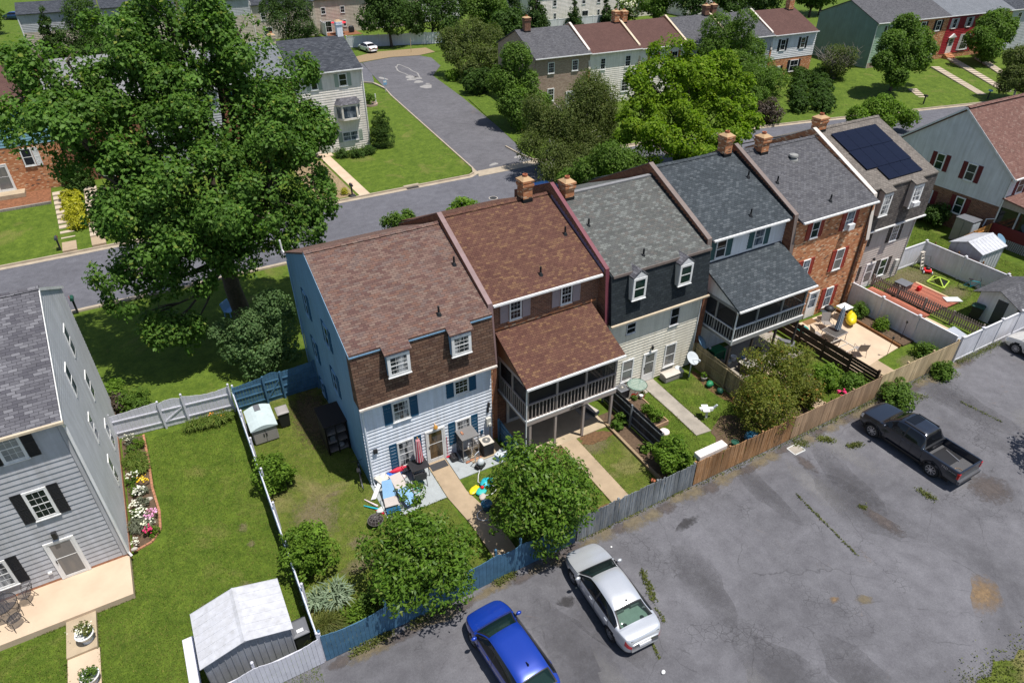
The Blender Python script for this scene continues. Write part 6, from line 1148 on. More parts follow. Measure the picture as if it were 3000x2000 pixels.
TMID = [(32.6, 48, 7.2, 1.8), (30.8, 48, 5.0, 1.9), (33.4, 47.5, 4.4, 1.8), (30.9, 46, 3.1, 1.9), (34.3, 46, 2.6, 1.5), (33.7, 44, 1.6, 1.4), (31.1, 44.5, 1.7, 1.4)]
tree('round green tree overhanging the side road left of the birch', (34.5, 47.5, 0), [(x+2.6, y, z, r) for x, y, z, r in TMID], 22000, .26, 'leaf_mid', .2, 1.8, 'bark', 7, clump=.5)
tree('thicket tree of olive and grey twigs at the far end of the side road', (43, 73, 0), [(41.5, 73, 5.4, 2.6), (38.8, 72, 3.4, 2.2), (44.9, 74, 4.3, 2.6), (38.4, 74, 4.9, 1.8), (41.4, 70, 2.9, 2.2), (39.0, 69, 1.9, 1.8), (44.7, 71, 2.2, 2.0), (43.5, 66, 2.2, 1.8), (46.5, 70, 3, 2)], 22000, .26, 'leaf_birch', .2, 1.2, 'bark_dead', 8, clump=.55, twigs=5)
shrub('low roadside thicket where the side road bends', (37.5, 62.5, 1.3), 2.4, 9000, .25, 'leaf_dark', 9, .75); shrub('dark thicket between the side road and the dusky brick gable', (40.5, 56, 1.8), 2.9, 11000, .26, 'leaf_dark', 10, .8); shrub('young fresh-green bush at the road edge below the olive thicket', (37.2, 70.5, .7), 1.2, 2600, .22, 'leaf_fresh', 11)
tree('big dark maple above the parked white car', (38, 97.5, 0), [(37.6, 98, 6.8, 3.0), (34.6, 97.5, 4.9, 2.3), (38.8, 97, 4.3, 2.5), (41.6, 98, 5.2, 2.2), (36, 98.5, 9, 2.4)], 17000, .36, 'leaf_dark', .25, 2.2, 'bark', 12, clump=.7)
tree('tall dark tree right of the parked white car', (46, 98, 0), [(45.4, 98, 5.3, 3), (47.7, 100, 8.3, 3), (42.9, 98, 2.9, 1.8), (50.4, 99, 5.5, 3), (48.5, 97, 2.6, 2.2)], 15000, .36, 'leaf_dark', .25, 2.2, 'bark', 13, clump=.7)
def conifer(label, base, h, r, n, size, m, seed=1, tiers=9, group=None, name='conifer_tree', skirt=.35):
    t_ = thing(name, label, 'tree', base, 0, group); g = random.Random(seed); MB().tube([(0, 0, -.1), (0, 0, h*.5), (0, 0, h*.97)], [r*.09, r*.06, r*.01], 8).build('trunk', MATS['bark'], t_, True); lob = []
    for k in range(tiers):
        q = k/(tiers-1); z = skirt+(h-skirt)*q*.96; rr = r*(1-q)**.85+.12
        for j in range(max(3, int(7*(1-q))+2)):
            a = g.uniform(0, 6.28); lob.append((math.cos(a)*rr*.62, math.sin(a)*rr*.62, z+g.uniform(-.2, .2), max(.22, rr*.42), max(.22, rr*.42), max(.2, h/tiers*.55)))
    crown('crown', lob, n, size, m, t_, (0, 0, 0), seed, .28, clump=.3*r/1.5, per=22, down=.25); return t_
conifer('pointed dark cedar at the top left before the tan houses', (-12.6, 108, 0), 8.5, 2.6, 9000, .5, 'leaf_pine', 2); 
tree('broad dark evergreen right of the pointed cedar at the top left', (-7.8, 107, 0), [(-7.5, 107, 7.5, 2.6), (-9, 107, 5, 2.4), (-5.8, 107, 5, 2.6), (-7.5, 106, 2.6, 2.6), (-4.6, 106, 2.4, 1.8), (-9.8, 106.5, 2.2, 1.6)], 15000, .36, 'leaf_dark', .25, 1.2, 'bark', 14, clump=.6, asp=.4)
tree('loose tall pine behind the navy-roofed clapboard house', (20.5, 97, 0), [(20.3, 96, 8.6, 2.3), (19.0, 95, 6.2, 2.0), (22.2, 95, 5.0, 2.0), (18.1, 96, 7.6, 1.6), (22.6, 96, 7.4, 2.0), (20.5, 95, 3.2, 2), (24, 96, 3.4, 1.6)], 12000, .4, 'leaf_pine', .3, 3, 'bark', 15, clump=.6, asp=.25, name='pine_tree')
for i, (x, y, h_, r_, lb) in enumerate([(75.6, 100.2, 6.0, 1.9, 'small blue-green spruce before the white fence panels'), (83, 99.6, 5.6, 1.4, 'slender spruce beside the flowering shrub')]): conifer(lb, (x, y-3.5, 0), h_, r_, 3500, .42, 'leaf_pine', 20+i, 8)
shrub('tall flowering shrub with cream blossom by the far beige houses', (89, 97, 2.6), 3.0, 6000, .34, 'leaf_fresh', 23, .9); o = crown('blossom', ball((89.3, 95.6, 3.4), 2.8, 8, 24, .8), 1500, .34, 'petal_cream', None, (0, 0, 0), 25, .8); o.parent = bpy.data.objects['shrub.003'] if 'shrub.003' in bpy.data.objects else None
if o.parent: o.location = -o.parent.location
for i, (x, y, h_, r_, lb) in enumerate([(62.5, 97, 10, 3.2, 'dark spruce left of the beige houses'), (66.5, 96, 8.5, 2.8, 'second dark spruce touching the beige house corner')]): conifer(lb, (x, y, 0), h_, r_, 7000, .5, 'leaf_pine', 30+i, 9)
for i, (x, y, r_, m, lb) in enumerate([(56.5, 97, 4.0, 'leaf_mid', 'spreading tree at the top centre between the dark tree and the spruces'), (54, 84, 3.0, 'leaf_dark', 'tree behind the dusky brick gable'), (98, 88, 4.4, 'leaf_pine', 'pine behind the middle chimneys of the far row'), (106, 86, 4.2, 'leaf_dark', 'dark tree behind the fifth far-row house'), (113, 84, 4.0, 'leaf_pine', 'pine left of the white gap in the tree line'), (123, 80, 4.2, 'leaf_dark', 'tree behind the cocoa-roofed end house'), (131, 84, 5.0, 'leaf_mid', 'large tree behind the green gable'), (120, 92, 4.2, 'leaf_mid', 'tree in the row above the far pale house'), (92, 92, 3.6, 'leaf_mid', 'tree left of the pines at the top right')]):
    tree(lb, (x, y, 0), ball((x, y, r_*1.25), r_, 9, 40+i, .95), 8500, .42, m, .25, r_*.5, 'bark', 50+i, clump=.75, group='trees along the back of the far row')
tree('round tree at the top left corner by the far car park', (-24.2, 147, 0), ball((-24.2, 147, 3.6), 3.4, 8, 60), 5000, .5, 'leaf_mid', .25, 1.5, 'bark', 61, clump=.8)
R2080 = [(84.5, 34, 8.5, 1.6), (82.1, 33.5, 6.8, 1.7), (87.7, 34, 6.7, 1.7), (84.3, 33, 4.5, 1.8), (80.6, 33, 4.9, 1.4), (88.1, 33, 4.2, 1.5), (91.0, 34, 5.3, 1.1), (82.8, 32, 3.0, 1.4), (85, 33, 6.5, 1.8)]
tree('upright dark tree standing on the lawn before the green gable', (85.4, 34.0, .35), R2080, 26000, .3, 'leaf_olive_tree' if 0 else 'leaf_mid', .2, 2, 'bark', 70, clump=.5)
tree('round tree before the silver roof at the top right', (111, 36.8, .5), [(109.9, 37, 6.1, 1.9), (107.4, 36.5, 4.6, 1.8), (113.6, 37, 4.6, 1.8), (110.0, 36, 3.0, 1.8), (116, 38, 5.6, 1.6), (112, 37.5, 6.8, 1.6)], 17000, .32, 'leaf_mid', .2, 1.6, 'bark', 71, clump=.5)
tree('grey-green birch at the right edge above the rose roof', (96.5, 23.8, 0), [(95.6, 25, 5.3, 1.5), (94.3, 24, 3.4, 1.5), (96.4, 23, 2.4, 1.4), (93.4, 24, 2.4, 1.1), (97.5, 24.5, 5.5, 1.5), (98, 24, 3.5, 1.5)], 17000, .22, 'leaf_birch', .14, 1.2, 'bark_birch', 72, clump=.4)
T1680 = [(67.4, 46, 6.7, 2.1), (64.0, 46, 8.0, 2), (70.3, 46, 4.8, 2), (68.3, 42, 3.0, 2.2), (63.3, 40, 2.6, 2), (70.5, 41, 2.0, 1.8), (62.6, 45, 6.2, 1.6)]
tree('feathery dark tree before the middle of the far row', (66, 43.5, 0), [(x, y, z, r*1.15) for x, y, z, r in T1680]+[(64.5, 42, 4.2, 2.2), (66.5, 44, 9.2, 1.5), (61.5, 42, 3.6, 1.8)], 36000, .22, 'leaf_mid', .2, 1.5, 'bark', 73, clump=.45); tree('feathery mid-green tree right of the lime maple', (63, 37.5, 0), [(61.6, 37, 2.2, 1.8), (64.3, 38, 1.9, 1.5), (62.5, 38, 4, 1.7), (65.5, 38.5, 3.4, 1.6), (60, 37, 3.4, 1.4)], 15000, .22, 'leaf_mid', .14, 1, 'bark', 74, clump=.4)
shrub('dusky purple-brown bush at the kerb right of the lime maple', (60.8, 32.8, 1.3), 1.9, 8000, .17, 'leaf_purple', 75, .8); shrub('grey-brown thin bush left of the purple one', (57.5, 33.4, 1.0), 1.5, 3500, .17, 'leaf_birch', 76, .8)
tree('small leafy tree behind the solar-panelled roof', (68, 23.0, 0), [(67.7, 24, 2.8, 1.3), (70.4, 23.5, 2.3, 1.3), (72.3, 22.5, 1.5, 1.1), (65.0, 24, 2.4, 1.1), (68.0, 22.5, 1.6, 1.0), (69, 24, 3.4, 1)], 13000, .25, 'leaf_fresh', .1, .9, 'bark', 77, clump=.4)
t_ = thing('bare_shrub', 'half-dead shrub of pale bare twigs before the green gable wall', 'shrub', (83.2, 41.5, .6)); g = random.Random(3); mb = MB()
for k in range(90):
    a = g.uniform(0, 6.28); l = g.uniform(2.5, 5.2); q = g.uniform(.35, .95); p1 = V3((math.cos(a)*q*l*.35, math.sin(a)*q*l*.35, l*.5)); p2 = V3((math.cos(a)*q*l*.85, math.sin(a)*q*l*.85, l*(1-.25*q))); mb.tube([(0, 0, 0), p1, p2], [.07, .045, .015], 4)
    for j in range(3): e = p1+(p2-p1)*g.random(); mb.tube([e, e+V3((g.uniform(-.7, .7), g.uniform(-.7, .7), g.uniform(.2, .9)))], [.025, .01], 4)
mb.build('branches', MATS['bark_dead'], t_); crown('leaves', ball((0, 0, 2.4), 2.6, 8, 7), 6000, .2, 'leaf_birch', t_, (0, 0, 0), 8, clump=.5)
g = random.Random(12)
for k in range(13):
    q = k/12; x = 84.5-q*13.5+g.uniform(-.5, .5); y = 45-q*12.0; shrub('one clipped yew of the dark hedge running down to the kerb before the far row', (x, y, .75), 1.5+g.uniform(-.15, .25), 2700, .22, 'leaf_dark', 100+k, .75, 'hedge', 'hedge_shrub', 'dark hedge down to the kerb', nl=6); 
    if k % 3 < 2: shrub('one clipped yew of the dark hedge running down to the kerb before the far row', (x-2.8, y+1.1, .8), 1.4, 2400, .22, 'leaf_dark', 130+k, .75, 'hedge', 'hedge_shrub', 'dark hedge down to the kerb', nl=6)
# front lot trees and bushes of the main row
def lobes_c(c, r, seed, n=16): return ball(c, r, n, seed, .9, .45)
tree('leafy tree bulging over the blue fence behind the blue car', (.1, -6.5, 0), lobes_c((-.2, -6.62, 2.2), 2.2, 81)+[(.35, -5.0, 3.9, .5), (1.6, -6.6, 1.7, .9)], 15500, .185, 'leaf_pear', .09, .9, 'bark', 81, 'pear_tree', clump=.34, asp=.42, per=22)
tree('leafy tree hanging over the blue fence above the silver car', (5.5, -6.4, 0), lobes_c((5.35, -6.5, 2.6), 2.35, 82)+[(5.0, -5.2, 4.5, .5), (7.2, -6.9, 1.9, .8)], 18500, .185, 'leaf_pear', .1, 1.1, 'bark', 82, 'pear_tree', clump=.34, asp=.42, per=22)
shrub('rounded bush in the fence corner of the porch yard', (13.15, -6.35, 1.1), 1.15, 5200, .13, 'leaf_fresh', 83, .95, clump=.18)
for i, (c, r_, n_, lb) in enumerate([((19.4, -6.15, 1.5), 1.9, 10500, 'bronze-tipped crape myrtle at the rusty fence'), ((21.6, -4.8, 2.1), 1.95, 10500, 'taller bronze-tipped crape myrtle before the grey porch')]): tree(lb, (c[0], c[1], 0), lobes_c(c, r_, 84+i, 13), n_, .12, 'leaf_crape', .06, .7, 'bark_grey', 84+i, 'crape_myrtle', clump=.28, asp=.5)
shrub('small green bush right of the crape myrtles', (23.0, -5.9, .8), 1.0, 3200, .13, 'leaf_crape', 86, .8); shrub('leafy garden bush against the slat fence', (25.3, -5.3, .55), .95, 3000, .15, 'leaf_fresh', 87, .6); shrub('low garden bush at the foot of the slat fence', (26.2, -6.4, .5), .8, 2400, .14, 'leaf_mid', 88, .6); shrub('silvery wispy plant beside the garden path', (23.9, -5.2, .5), .6, 900, .12, 'leaf_grey', 89, .9)
tree('blue-green layered shrub tree at the corner of the blue house', (-1.9, 12.6, 0), [(-1.2, 12.3, 4.0, 1.0), (-2.6, 12.2, 3.0, 1.2), (-.8, 12.0, 2.6, 1.1), (-3.6, 12.3, 1.9, 1.1), (-2.0, 11.6, 1.7, 1.3), (-4.0, 13, 2.6, .8), (-1.0, 11.5, 1.3, .9), (-2.8, 11.4, .9, 1.0), (-.6, 12.8, 3.4, .8)], 13000, .16, 'leaf_blue', .09, .8, 'bark', 90, 'dogwood_tree', clump=.3, flat=.3)
shrub('vine-green bush climbing the inside of the white side fence', (-3.95, 2.1, 1.0), 1.0, 4200, .13, 'leaf_fresh', 91, 1.0, nl=8); shrub('fresh green bush by the side fence nearer the white shed', (-3.8, -3.3, 1.2), 1.2, 5800, .13, 'leaf_fresh', 92, 1.0)
shrub('bright green dome of the three shrubs behind the white gate fence', (-10.3, 13.0, .6), .85, 2600, .12, 'leaf_fresh', 93, .75); shrub('brown-leaved shrub between its two green neighbours behind the gate fence', (-10.1, 12.0, .55), .75, 2000, .12, 'leaf_purple', 94, .8); shrub('blue-green shrub right of the brown one behind the gate fence', (-9.3, 11.4, .7), .85, 2600, .13, 'leaf_mid', 95, .85)
for i, (c, r_, lb) in enumerate([((14.75, -2.4, .5), .42, 'bright green cushion bush, the farther one in the raised bed'), ((14.85, -3.1, .5), .48, 'bright green cushion bush, the nearer one in the raised bed')]): shrub(lb, c, r_, 1300, .09, 'leaf_fresh', 96+i, .8, clump=.1)
tree('conical arborvitae pair on the lawn of the white clapboard house', (17.75, 47.0, 0), [(17.5, 47, .9, 1.05), (17.5, 47, 1.9, .9), (17.5, 47, 2.9, .66), (17.55, 47, 3.7, .4), (18.2, 46.9, .9, 1.05), (18.2, 46.9, 1.9, .9), (18.2, 46.9, 2.8, .66), (18.15, 46.9, 3.6, .38)], 15000, .13, 'leaf_dark', .08, .5, 'bark', 110, 'arborvitae', clump=.16, asp=.35)
for i, (x, y) in enumerate([(12.9, 46.0), (14.3, 45.4), (15.7, 45.6)]): shrub(['left cushion juniper below the lower clapboard window', 'middle cushion juniper below the lower clapboard window', 'right cushion juniper nearest the arborvitae'][i], (x, y, .4), .85, 2400, .13, 'leaf_dark', 111+i, .5)
shrub('golden juniper carpet between the two flights of steps', (-11.6, 40.5, .95), 1.0, 3200, .17, 'leaf_gold', 115, .55); 
for i, (x, y, z) in enumerate([(-11.75, 42.2, 1.2), (-11.45, 38.9, .8), (-11.8, 43.8, 1.35)]): shrub('golden juniper mound, one of the chain between the two flights of steps', (x, y, z), .95, 2600, .17, 'leaf_gold', 116+i, .5, 'shrub', 'juniper_shrub', 'golden junipers between the steps')
shrub('dark bush before the brick house left of the big maple', (-11.0, 46.2, 2.3), 1.5, 4500, .2, 'leaf_dark', 120, 1.1); tree('leafy sapling hiding the lower left of the clapboard house', (9.2, 46.6, 0), [(9.5, 46.8, 4.0, 1.6), (10.4, 46.3, 3.0, 1.2), (7.6, 46.8, 2.2, 1.3), (8.8, 46.2, 1.4, 1.2)], 9000, .22, 'leaf_mid', .1, 1, 'bark', 121, clump=.4)
for i, (c, lb) in enumerate([((8.6, 38.6, .5), 'green border bush beside the clapboard house walk'), ((9.6, 41.5, .45), 'small border bush nearer the clapboard house'), ((8.9, 36.2, .35), 'low border bush at the kerb by the black mailbox')]): shrub(lb, c, .7, 1500, .15, 'leaf_mid', 122+i, .7)
shrub('small yellow-flowered bush at the foot of the black mailbox', (10.05, 36.0, .3), .38, 500, .12, 'leaf_gold', 126); tree('street-side sapling just showing over the ridge of the blue house', (9.0, 17.6, 0), [(8.2, 17, 5.1, .75), (9.4, 18, 4.8, .6), (9, 17.5, 4, .8)], 2600, .2, 'leaf_mid', .06, 1.5, 'bark', 127, clump=.3); tree('street-side sapling just showing over the ridge of the russet roof', (13.2, 17.4, 0), [(13.2, 17, 5.2, .65), (12.5, 17, 5.0, .4), (14.1, 17.5, 4.8, .5), (13.3, 17.3, 4.2, .6)], 2200, .2, 'leaf_fresh', .06, 1.5, 'bark', 128, clump=.3)
shrub('weed clump at the tan fence in front of the pickup', (27.6, -8.25, .4), 1.15, 3800, .15, 'leaf_mid', 129, .5, 'weeds', 'weed_clump'); shrub('smaller weed clump at the honey-coloured fence', (32.0, -8.0, .3), .8, 2200, .14, 'leaf_mid', 140, .45, 'weeds', 'weed_clump')
shrub('dark bush against the brick side of the gabled house', (51, 5.0, 1.0), 1.2, 3500, .17, 'leaf_dark', 141); shrub('second dark bush against the brick side of the gabled house', (51.0, 6.9, .8), 1.0, 2800, .17, 'leaf_dark', 142); shrub('red-leaved foundation bush below the brick house of the far right row', (101, 41.0, 1.4), .9, 1800, .17, 'leaf_purple', 143); shrub('green foundation bush near the brick steps of the far right row', (98.4, 40.4, 1.2), .8, 1500, .17, 'leaf_mid', 144)
shrub('leafy border plants along the white vinyl fence by the umbrella patio', (33.2, -3.2, .35), .55, 1300, .13, 'leaf_fresh', 145, .7); shrub('taller border plants behind the yellow float', (33.25, -1.3, .45), .6, 1500, .13, 'leaf_mid', 146, .8); shrub('grey-green bush in the corner of the tan and white fences', (32.9, -6.4, .4), .7, 1800, .12, 'leaf_mid', 147, .7); shrub('vegetable leaves in the soil strip by the near-black fence', (12.95, -2.4, .3), .4, 260, .22, 'leaf_mid', 148, .7, asp=.8); shrub('young squash plant further down the soil strip', (12.95, -4.6, .15), .28, 90, .22, 'leaf_mid', 149, .6, asp=.8)
# the off-frame tree whose shadow lies on the lot at the right edge stands beyond the photo
tree('tree beside the lot at the right', (31.6, -16.6, 0), ball((31.0, -16.6, 4.2), 2.2, 9, 160), 7000, .22, 'leaf_mid', .14, 1.8, 'bark', 161, clump=.4)
# blades: day lilies, grasses, yucca
def blades(label, c, r, n, L, w_, m, seed=1, arch=.6, name='day_lily', cat='plant', group=None, up=.9, spread=1.):
    rng = np.random.default_rng(seed); a = rng.uniform(0, 6.283, n); q = np.sqrt(rng.random(n))*r; P0 = np.stack([np.cos(a)*q, np.sin(a)*q*spread, np.zeros(n)], 1); d = rng.uniform(0, 6.283, n); o_ = np.stack([np.cos(d), np.sin(d), np.zeros(n)], 1)*.6+P0/max(r, .01)*.6; o_ = unit(o_); l = L*rng.uniform(.6, 1.1, (n, 1)); s_ = np.cross(o_, [0, 0, 1.])*w_/2
    k1 = P0+o_*l*.22+np.array([0, 0, 1.])*l*up*.7; k2 = P0+o_*l*(.4+arch*.45)+np.array([0, 0, 1.])*l*(up*.9-arch*.55)
    o = quads_mesh(name, np.concatenate([np.stack([P0-s_*.8, P0+s_*.8, k1+s_, k1-s_], 1), np.stack([k1-s_, k1+s_, k2+s_*.15, k2-s_*.15], 1)]), m, None, c); return tag(o, label, cat, group)
blades('clump of day lilies below the white gate fence', (-5.7, 8.35, 0), .75, 420, .75, .035, 'leaf_grass', 1, spread=.4); blades('day lilies left of the first clump by the white gate fence', (-6.6, 8.45, 0), .6, 300, .7, .035, 'leaf_grass', 2, spread=.4)
blades('spiky yucca with yellow-edged leaves in the blue fence corner', (-3.3, -5.35, 0), .4, 170, 1.0, .06, 'leaf_yucca', 3, .45, 'yucca', up=.85); blades('second spiky yucca nearer the side fence', (-3.95, -5.15, 0), .3, 110, .85, .055, 'leaf_yucca', 4, .4, 'yucca'); blades('fountain of ornamental grass beside the wheeled bin', (-4.0, -6.6, 0), .25, 520, 1.1, .014, 'leaf_olive', 5, .75, 'ornamental_grass')
shrub('low leafy weeds at the foot of the yuccas', (-3.0, -6.6, .2), .6, 1100, .11, 'leaf_fresh', 150, .45); shrub('low weeds along the inside of the blue fence', (-2.3, -6.2, .2), .6, 900, .11, 'leaf_mid', 151, .4)
for i, (x, y, r_, n, m, lb) in enumerate([(-9.75, 7.2, .42, 380, 'leaf_grass', 'broad grassy lily clump in the middle of the flower bed'), (-9.6, 6.5, .35, 260, 'leaf_grass', 'smaller grassy lily clump in the flower bed'), (-9.85, 2.6, .4, 260, 'leaf_grey', 'grey-green iris fan near the patio end of the flower bed')]): blades(lb, (x, y, .02), r_, n, .6, .035, m, 6+i)
for i, (x, y, z, r_, m, lb) in enumerate([(-9.85, 8.9, .25, .4, 'leaf_grey', 'pale sage plant at the gate end of the flower bed'), (-9.45, 8.3, .3, .4, 'leaf_fresh', 'bright green dome in the flower bed by the gate fence'), (-9.9, 8.1, .2, .33, 'leaf_mid', 'green plant against the wall behind the bright dome'), (-10.0, 5.7, .2, .36, 'leaf_mid', 'leafy plant dotted white in the flower bed'), (-9.6, 4.9, .15, .3, 'leaf_grey', 'grey lavender mound in the flower bed'), (-9.7, 4.1, .15, .4, 'leaf_grey', 'second grey mound beside the stones'), (-9.95, 5.0, .2, .3, 'leaf_fresh', 'fresh plant behind the lavender'), (-9.5, 1.95, .18, .4, 'leaf_fresh', 'fresh plants at the rounded end of the flower bed'), (-9.95, 3.3, .25, .35, 'leaf_mid', 'bushy plant under white daisies')]): shrub(lb, (x, y, z), r_, 700, .07, m, 170+i, .7, 'plant', 'garden_plant', nl=5, clump=.1)
def flowers(label, c, r, n, size, m, seed, z=.4, name='flowers'):
    rng = np.random.default_rng(seed); a = rng.uniform(0, 6.283, n); q = np.sqrt(rng.random(n))*r; P = np.stack([np.cos(a)*q, np.sin(a)*q, z+rng.uniform(-.12, .12, n)], 1); N = unit(np.array([0, 0, 1.])+rng.normal(size=(n, 3))*.35); A = leaf_quads(rng, P, N, size, .95, .3, 0.); B_ = leaf_quads(rng, P+N*.005, N, size, .95, .3, 0.); return tag(quads_mesh(name, np.concatenate([A, B_]), m, None, (c[0], c[1], 0)), label, 'flowers')
for i, (x, y, r_, n, s_, m, lb) in enumerate([(-9.95, 5.9, .3, 26, .09, 'petal_white', 'white daisies nearest the lily clump'), (-9.75, 4.7, .28, 40, .11, 'petal_white', 'white daisy cluster above the flat stone'), (-10.0, 3.9, .25, 28, .09, 'petal_white', 'sparse white daisies along the wall'), (-9.85, 3.25, .35, 60, .1, 'petal_white', 'biggest white daisy cluster in the flower bed'), (-9.4, 2.9, .3, 40, .1, 'petal_pink', 'pale pink coneflowers beside the daisies'), (-9.55, 5.35, .25, 18, .11, 'petal_yellow', 'yellow blooms in the middle of the bed'), (-9.6, 1.95, .22, 22, .11, 'petal_red', 'crimson blooms at the rounded end'), (-9.55, 2.3, .3, 26, .08, 'petal_cream', 'creamy blooms behind the crimson ones'), (-10.15, 1.5, .16, 20, .09, 'petal_white', 'white blooms at the downpipe foot'), (-9.9, 8.95, .28, 24, .07, 'petal_cream', 'creamy tufts by the gate fence'), (24.9, -6.75, .25, 18, .14, 'petal_red', 'pink-red roses inside the tan fence'), (-5.6, 8.4, .5, 9, .12, 'petal_orange', 'orange day lily blooms by the gate fence')]): flowers(lb, (x, y), r_, n, s_, m, 200+i, .42 if i != 10 else .7)
# weeds in the cracks and along the fences
rng = np.random.default_rng(5); pts = []
def seedline(a, b, n, w_, h=.1): 
    t = rng.random(n); pts.append(np.stack([a[0]+(b[0]-a[0])*t+rng.normal(size=n)*w_, a[1]+(b[1]-a[1])*t+rng.normal(size=n)*w_, rng.uniform(.01, h, n)], 1))
for a, b, n, w_, h in [((17.34, -10.4), (16.87, -14.1), 260, .03, .06), ((8.3, -10.2), (7.85, -11.6), 420, .07, .08), ((7.7, -11.9), (7.6, -12.5), 60, .05, .05), ((6.6, -13.0), (6.45, -13.6), 90, .03, .06), ((22.2, -9.45), (22.95, -9.65), 420, .09, .12), ((21.4, -8.3), (21.9, -8.75), 420, .12, .12), ((22.6, -13.1), (22.75, -13.8), 260, .1, .1), ((30.7, -10.1), (31, -12.2), 160, .05, .06), ((28.3, -8.3), (29.5, -8.9), 260, .15, .1), ((20, -8.0), (20.6, -8.2), 260, .14, .1), ((-3.5, -7.85), (-1.9, -7.75), 700, .1, .16), ((-1.2, -7.8), (.6, -7.75), 420, .1, .14), ((2.6, -7.78), (3.6, -7.72), 420, .09, .16), ((6.8, -7.65), (13.2, -7.62), 420, .05, .06), ((20, -7.7), (26.8, -7.7), 700, .08, .12), ((27, -7.75), (33.6, -7.7), 600, .1, .14), ((34, -7.8), (38.5, -7.85), 900, .12, .14), ((19.3, -12.45), (19.5, -12.5), 160, .07, .06), ((18.4, -20.2), (22, -21), 900, .4, .12), ((15.4, -19.9), (18, -20.4), 700, .35, .12), ((13.5, -7.7), (19.9, -7.7), 260, .06, .08), ((31.4, -8.2), (33.0, -8.3), 400, .2, .12)]: seedline(a, b, n, w_, h)
for a, b in (((2.86, -.3), (2.86, -2.6)), ((3.1, -4.4), (3.2, -7.4)), ((4.2, -4.4), (4.25, -7.4)), ((3.85, -2.6), (4.2, -4.4)), ((9.42, -2.2), (9.42, -7.4)), ((10.38, -2.2), (10.38, -7.4)), ((-12.85, -2.9), (-12.85, -9)), ((-11.8, -1.3), (-11.8, -9)), ((-10.42, -1.2), (-10.42, 1.2)), ((-14, -1.2), (-10.5, -1.2)), ((-.05, -2.5), (2.8, -2.5)), ((16.15, -1), (16.0, -5)), ((17.1, -1), (16.95, -5)), ((-9.15, 2), (-9.2, 9)), ((-8.2, -7), (-5.3, -7)), ((-4.6, -7), (-4.5, 8.5))): seedline(a, b, int(60*math.dist(a, b)), .035, .05)
P = np.concatenate(pts); N = unit(np.array([0, 0, 1.])+rng.normal(size=(len(P), 3))*.7); o = struct(quads_mesh('weeds', leaf_quads(rng, P, N, .085, .45, .4), 'leaf_olive'), 'stuff'); tag(o, 'low weeds sprouting from cracks and along the fence foot', 'weeds')
# mown grass blades on the lawns seen from near
def turf(name, polys, dens, h, m, seed):
    rng = np.random.default_rng(seed); out = []
    for x0, y0, x1, y1 in polys:
        n = int((x1-x0)*(y1-y0)*dens); p = np.stack([rng.uniform(x0, x1, n), rng.uniform(y0, y1, n), np.zeros(n)], 1); d = unit(np.stack([rng.normal(size=n), rng.normal(size=n), np.zeros(n)], 1)); s_ = np.cross(d, [0, 0, 1.])*.009; l = h*rng.uniform(.5, 1.2, (n, 1)); t_ = p+d*l*.7+np.array([0, 0, 1.])*l; out.append(np.stack([p-s_, p+s_, t_+s_*.5, t_-s_*.5], 1))
    return tag(struct(quads_mesh(name, np.concatenate(out), m), 'stuff'), 'patchy dry grass of the row yards' if 'dry' in name else 'short green mown grass of the left lawn', 'grass')
t = NT('leaf_turf'); g = t.n('NewGeometry'); p = t.pos(); col = t.ramp(g.outputs['Random Per Island'], [(0, (.055, .10, .012)), (.8, (.12, .175, .026)), (1, (.24, .21, .07))])
col = t.mix(1., col, t.ramp(t.noise(p, 2.6, 5, .7), [(.32, (.6, .66, .62)), (.68, (1.32, 1.22, 1.1))]), 'MULTIPLY'); col = t.mix(t.ramp(t.noise(p, .45, 5, .65, .8), [(.5, (0,)*3), (.66, (.65,)*3)]), col, (.17, .165, .045)); MATS['leaf_turf'] = t.set(col, .65, 0, .15)
t = NT('leaf_turf_dry'); g = t.n('NewGeometry'); p = t.pos(); col = t.ramp(g.outputs['Random Per Island'], [(0, (.065, .10, .014)), (.6, (.14, .165, .032)), (1, (.3, .24, .1))]); col = t.mix(t.ramp(t.noise(p, .8, 6, .7, .8), [(.42, (0,)*3), (.62, (.85,)*3)]), col, (.22, .18, .07)); MATS['leaf_turf_dry'] = t.set(col, .7, 0, .12)
turf('grass', [(-9.0, -12, -4.7, 8.8), (-16, -12, -12.9, -1.3), (-11.75, -12, -9.0, -1.3), (-10.4, -1.3, -9.05, 1.2), (13.6, -7.3, 16, -1.3), (17.05, -7.3, 19.8, -1), (24.1, -7.3, 27.2, -2.7), (46, -8, 50, 6)], 420, .055, 'leaf_turf', 9)
turf('dry_grass', [(-4.3, -7.3, -.1, 8.6), (-.1, -7.3, 2.8, -2.6), (4.3, -7.3, 6.8, -1.9), (7.1, -7.3, 9.3, -2.6), (10.45, -7.3, 12.2, -2.7), (39.2, -4.5, 43.8, 1.2)], 300, .05, 'leaf_turf_dry', 10)
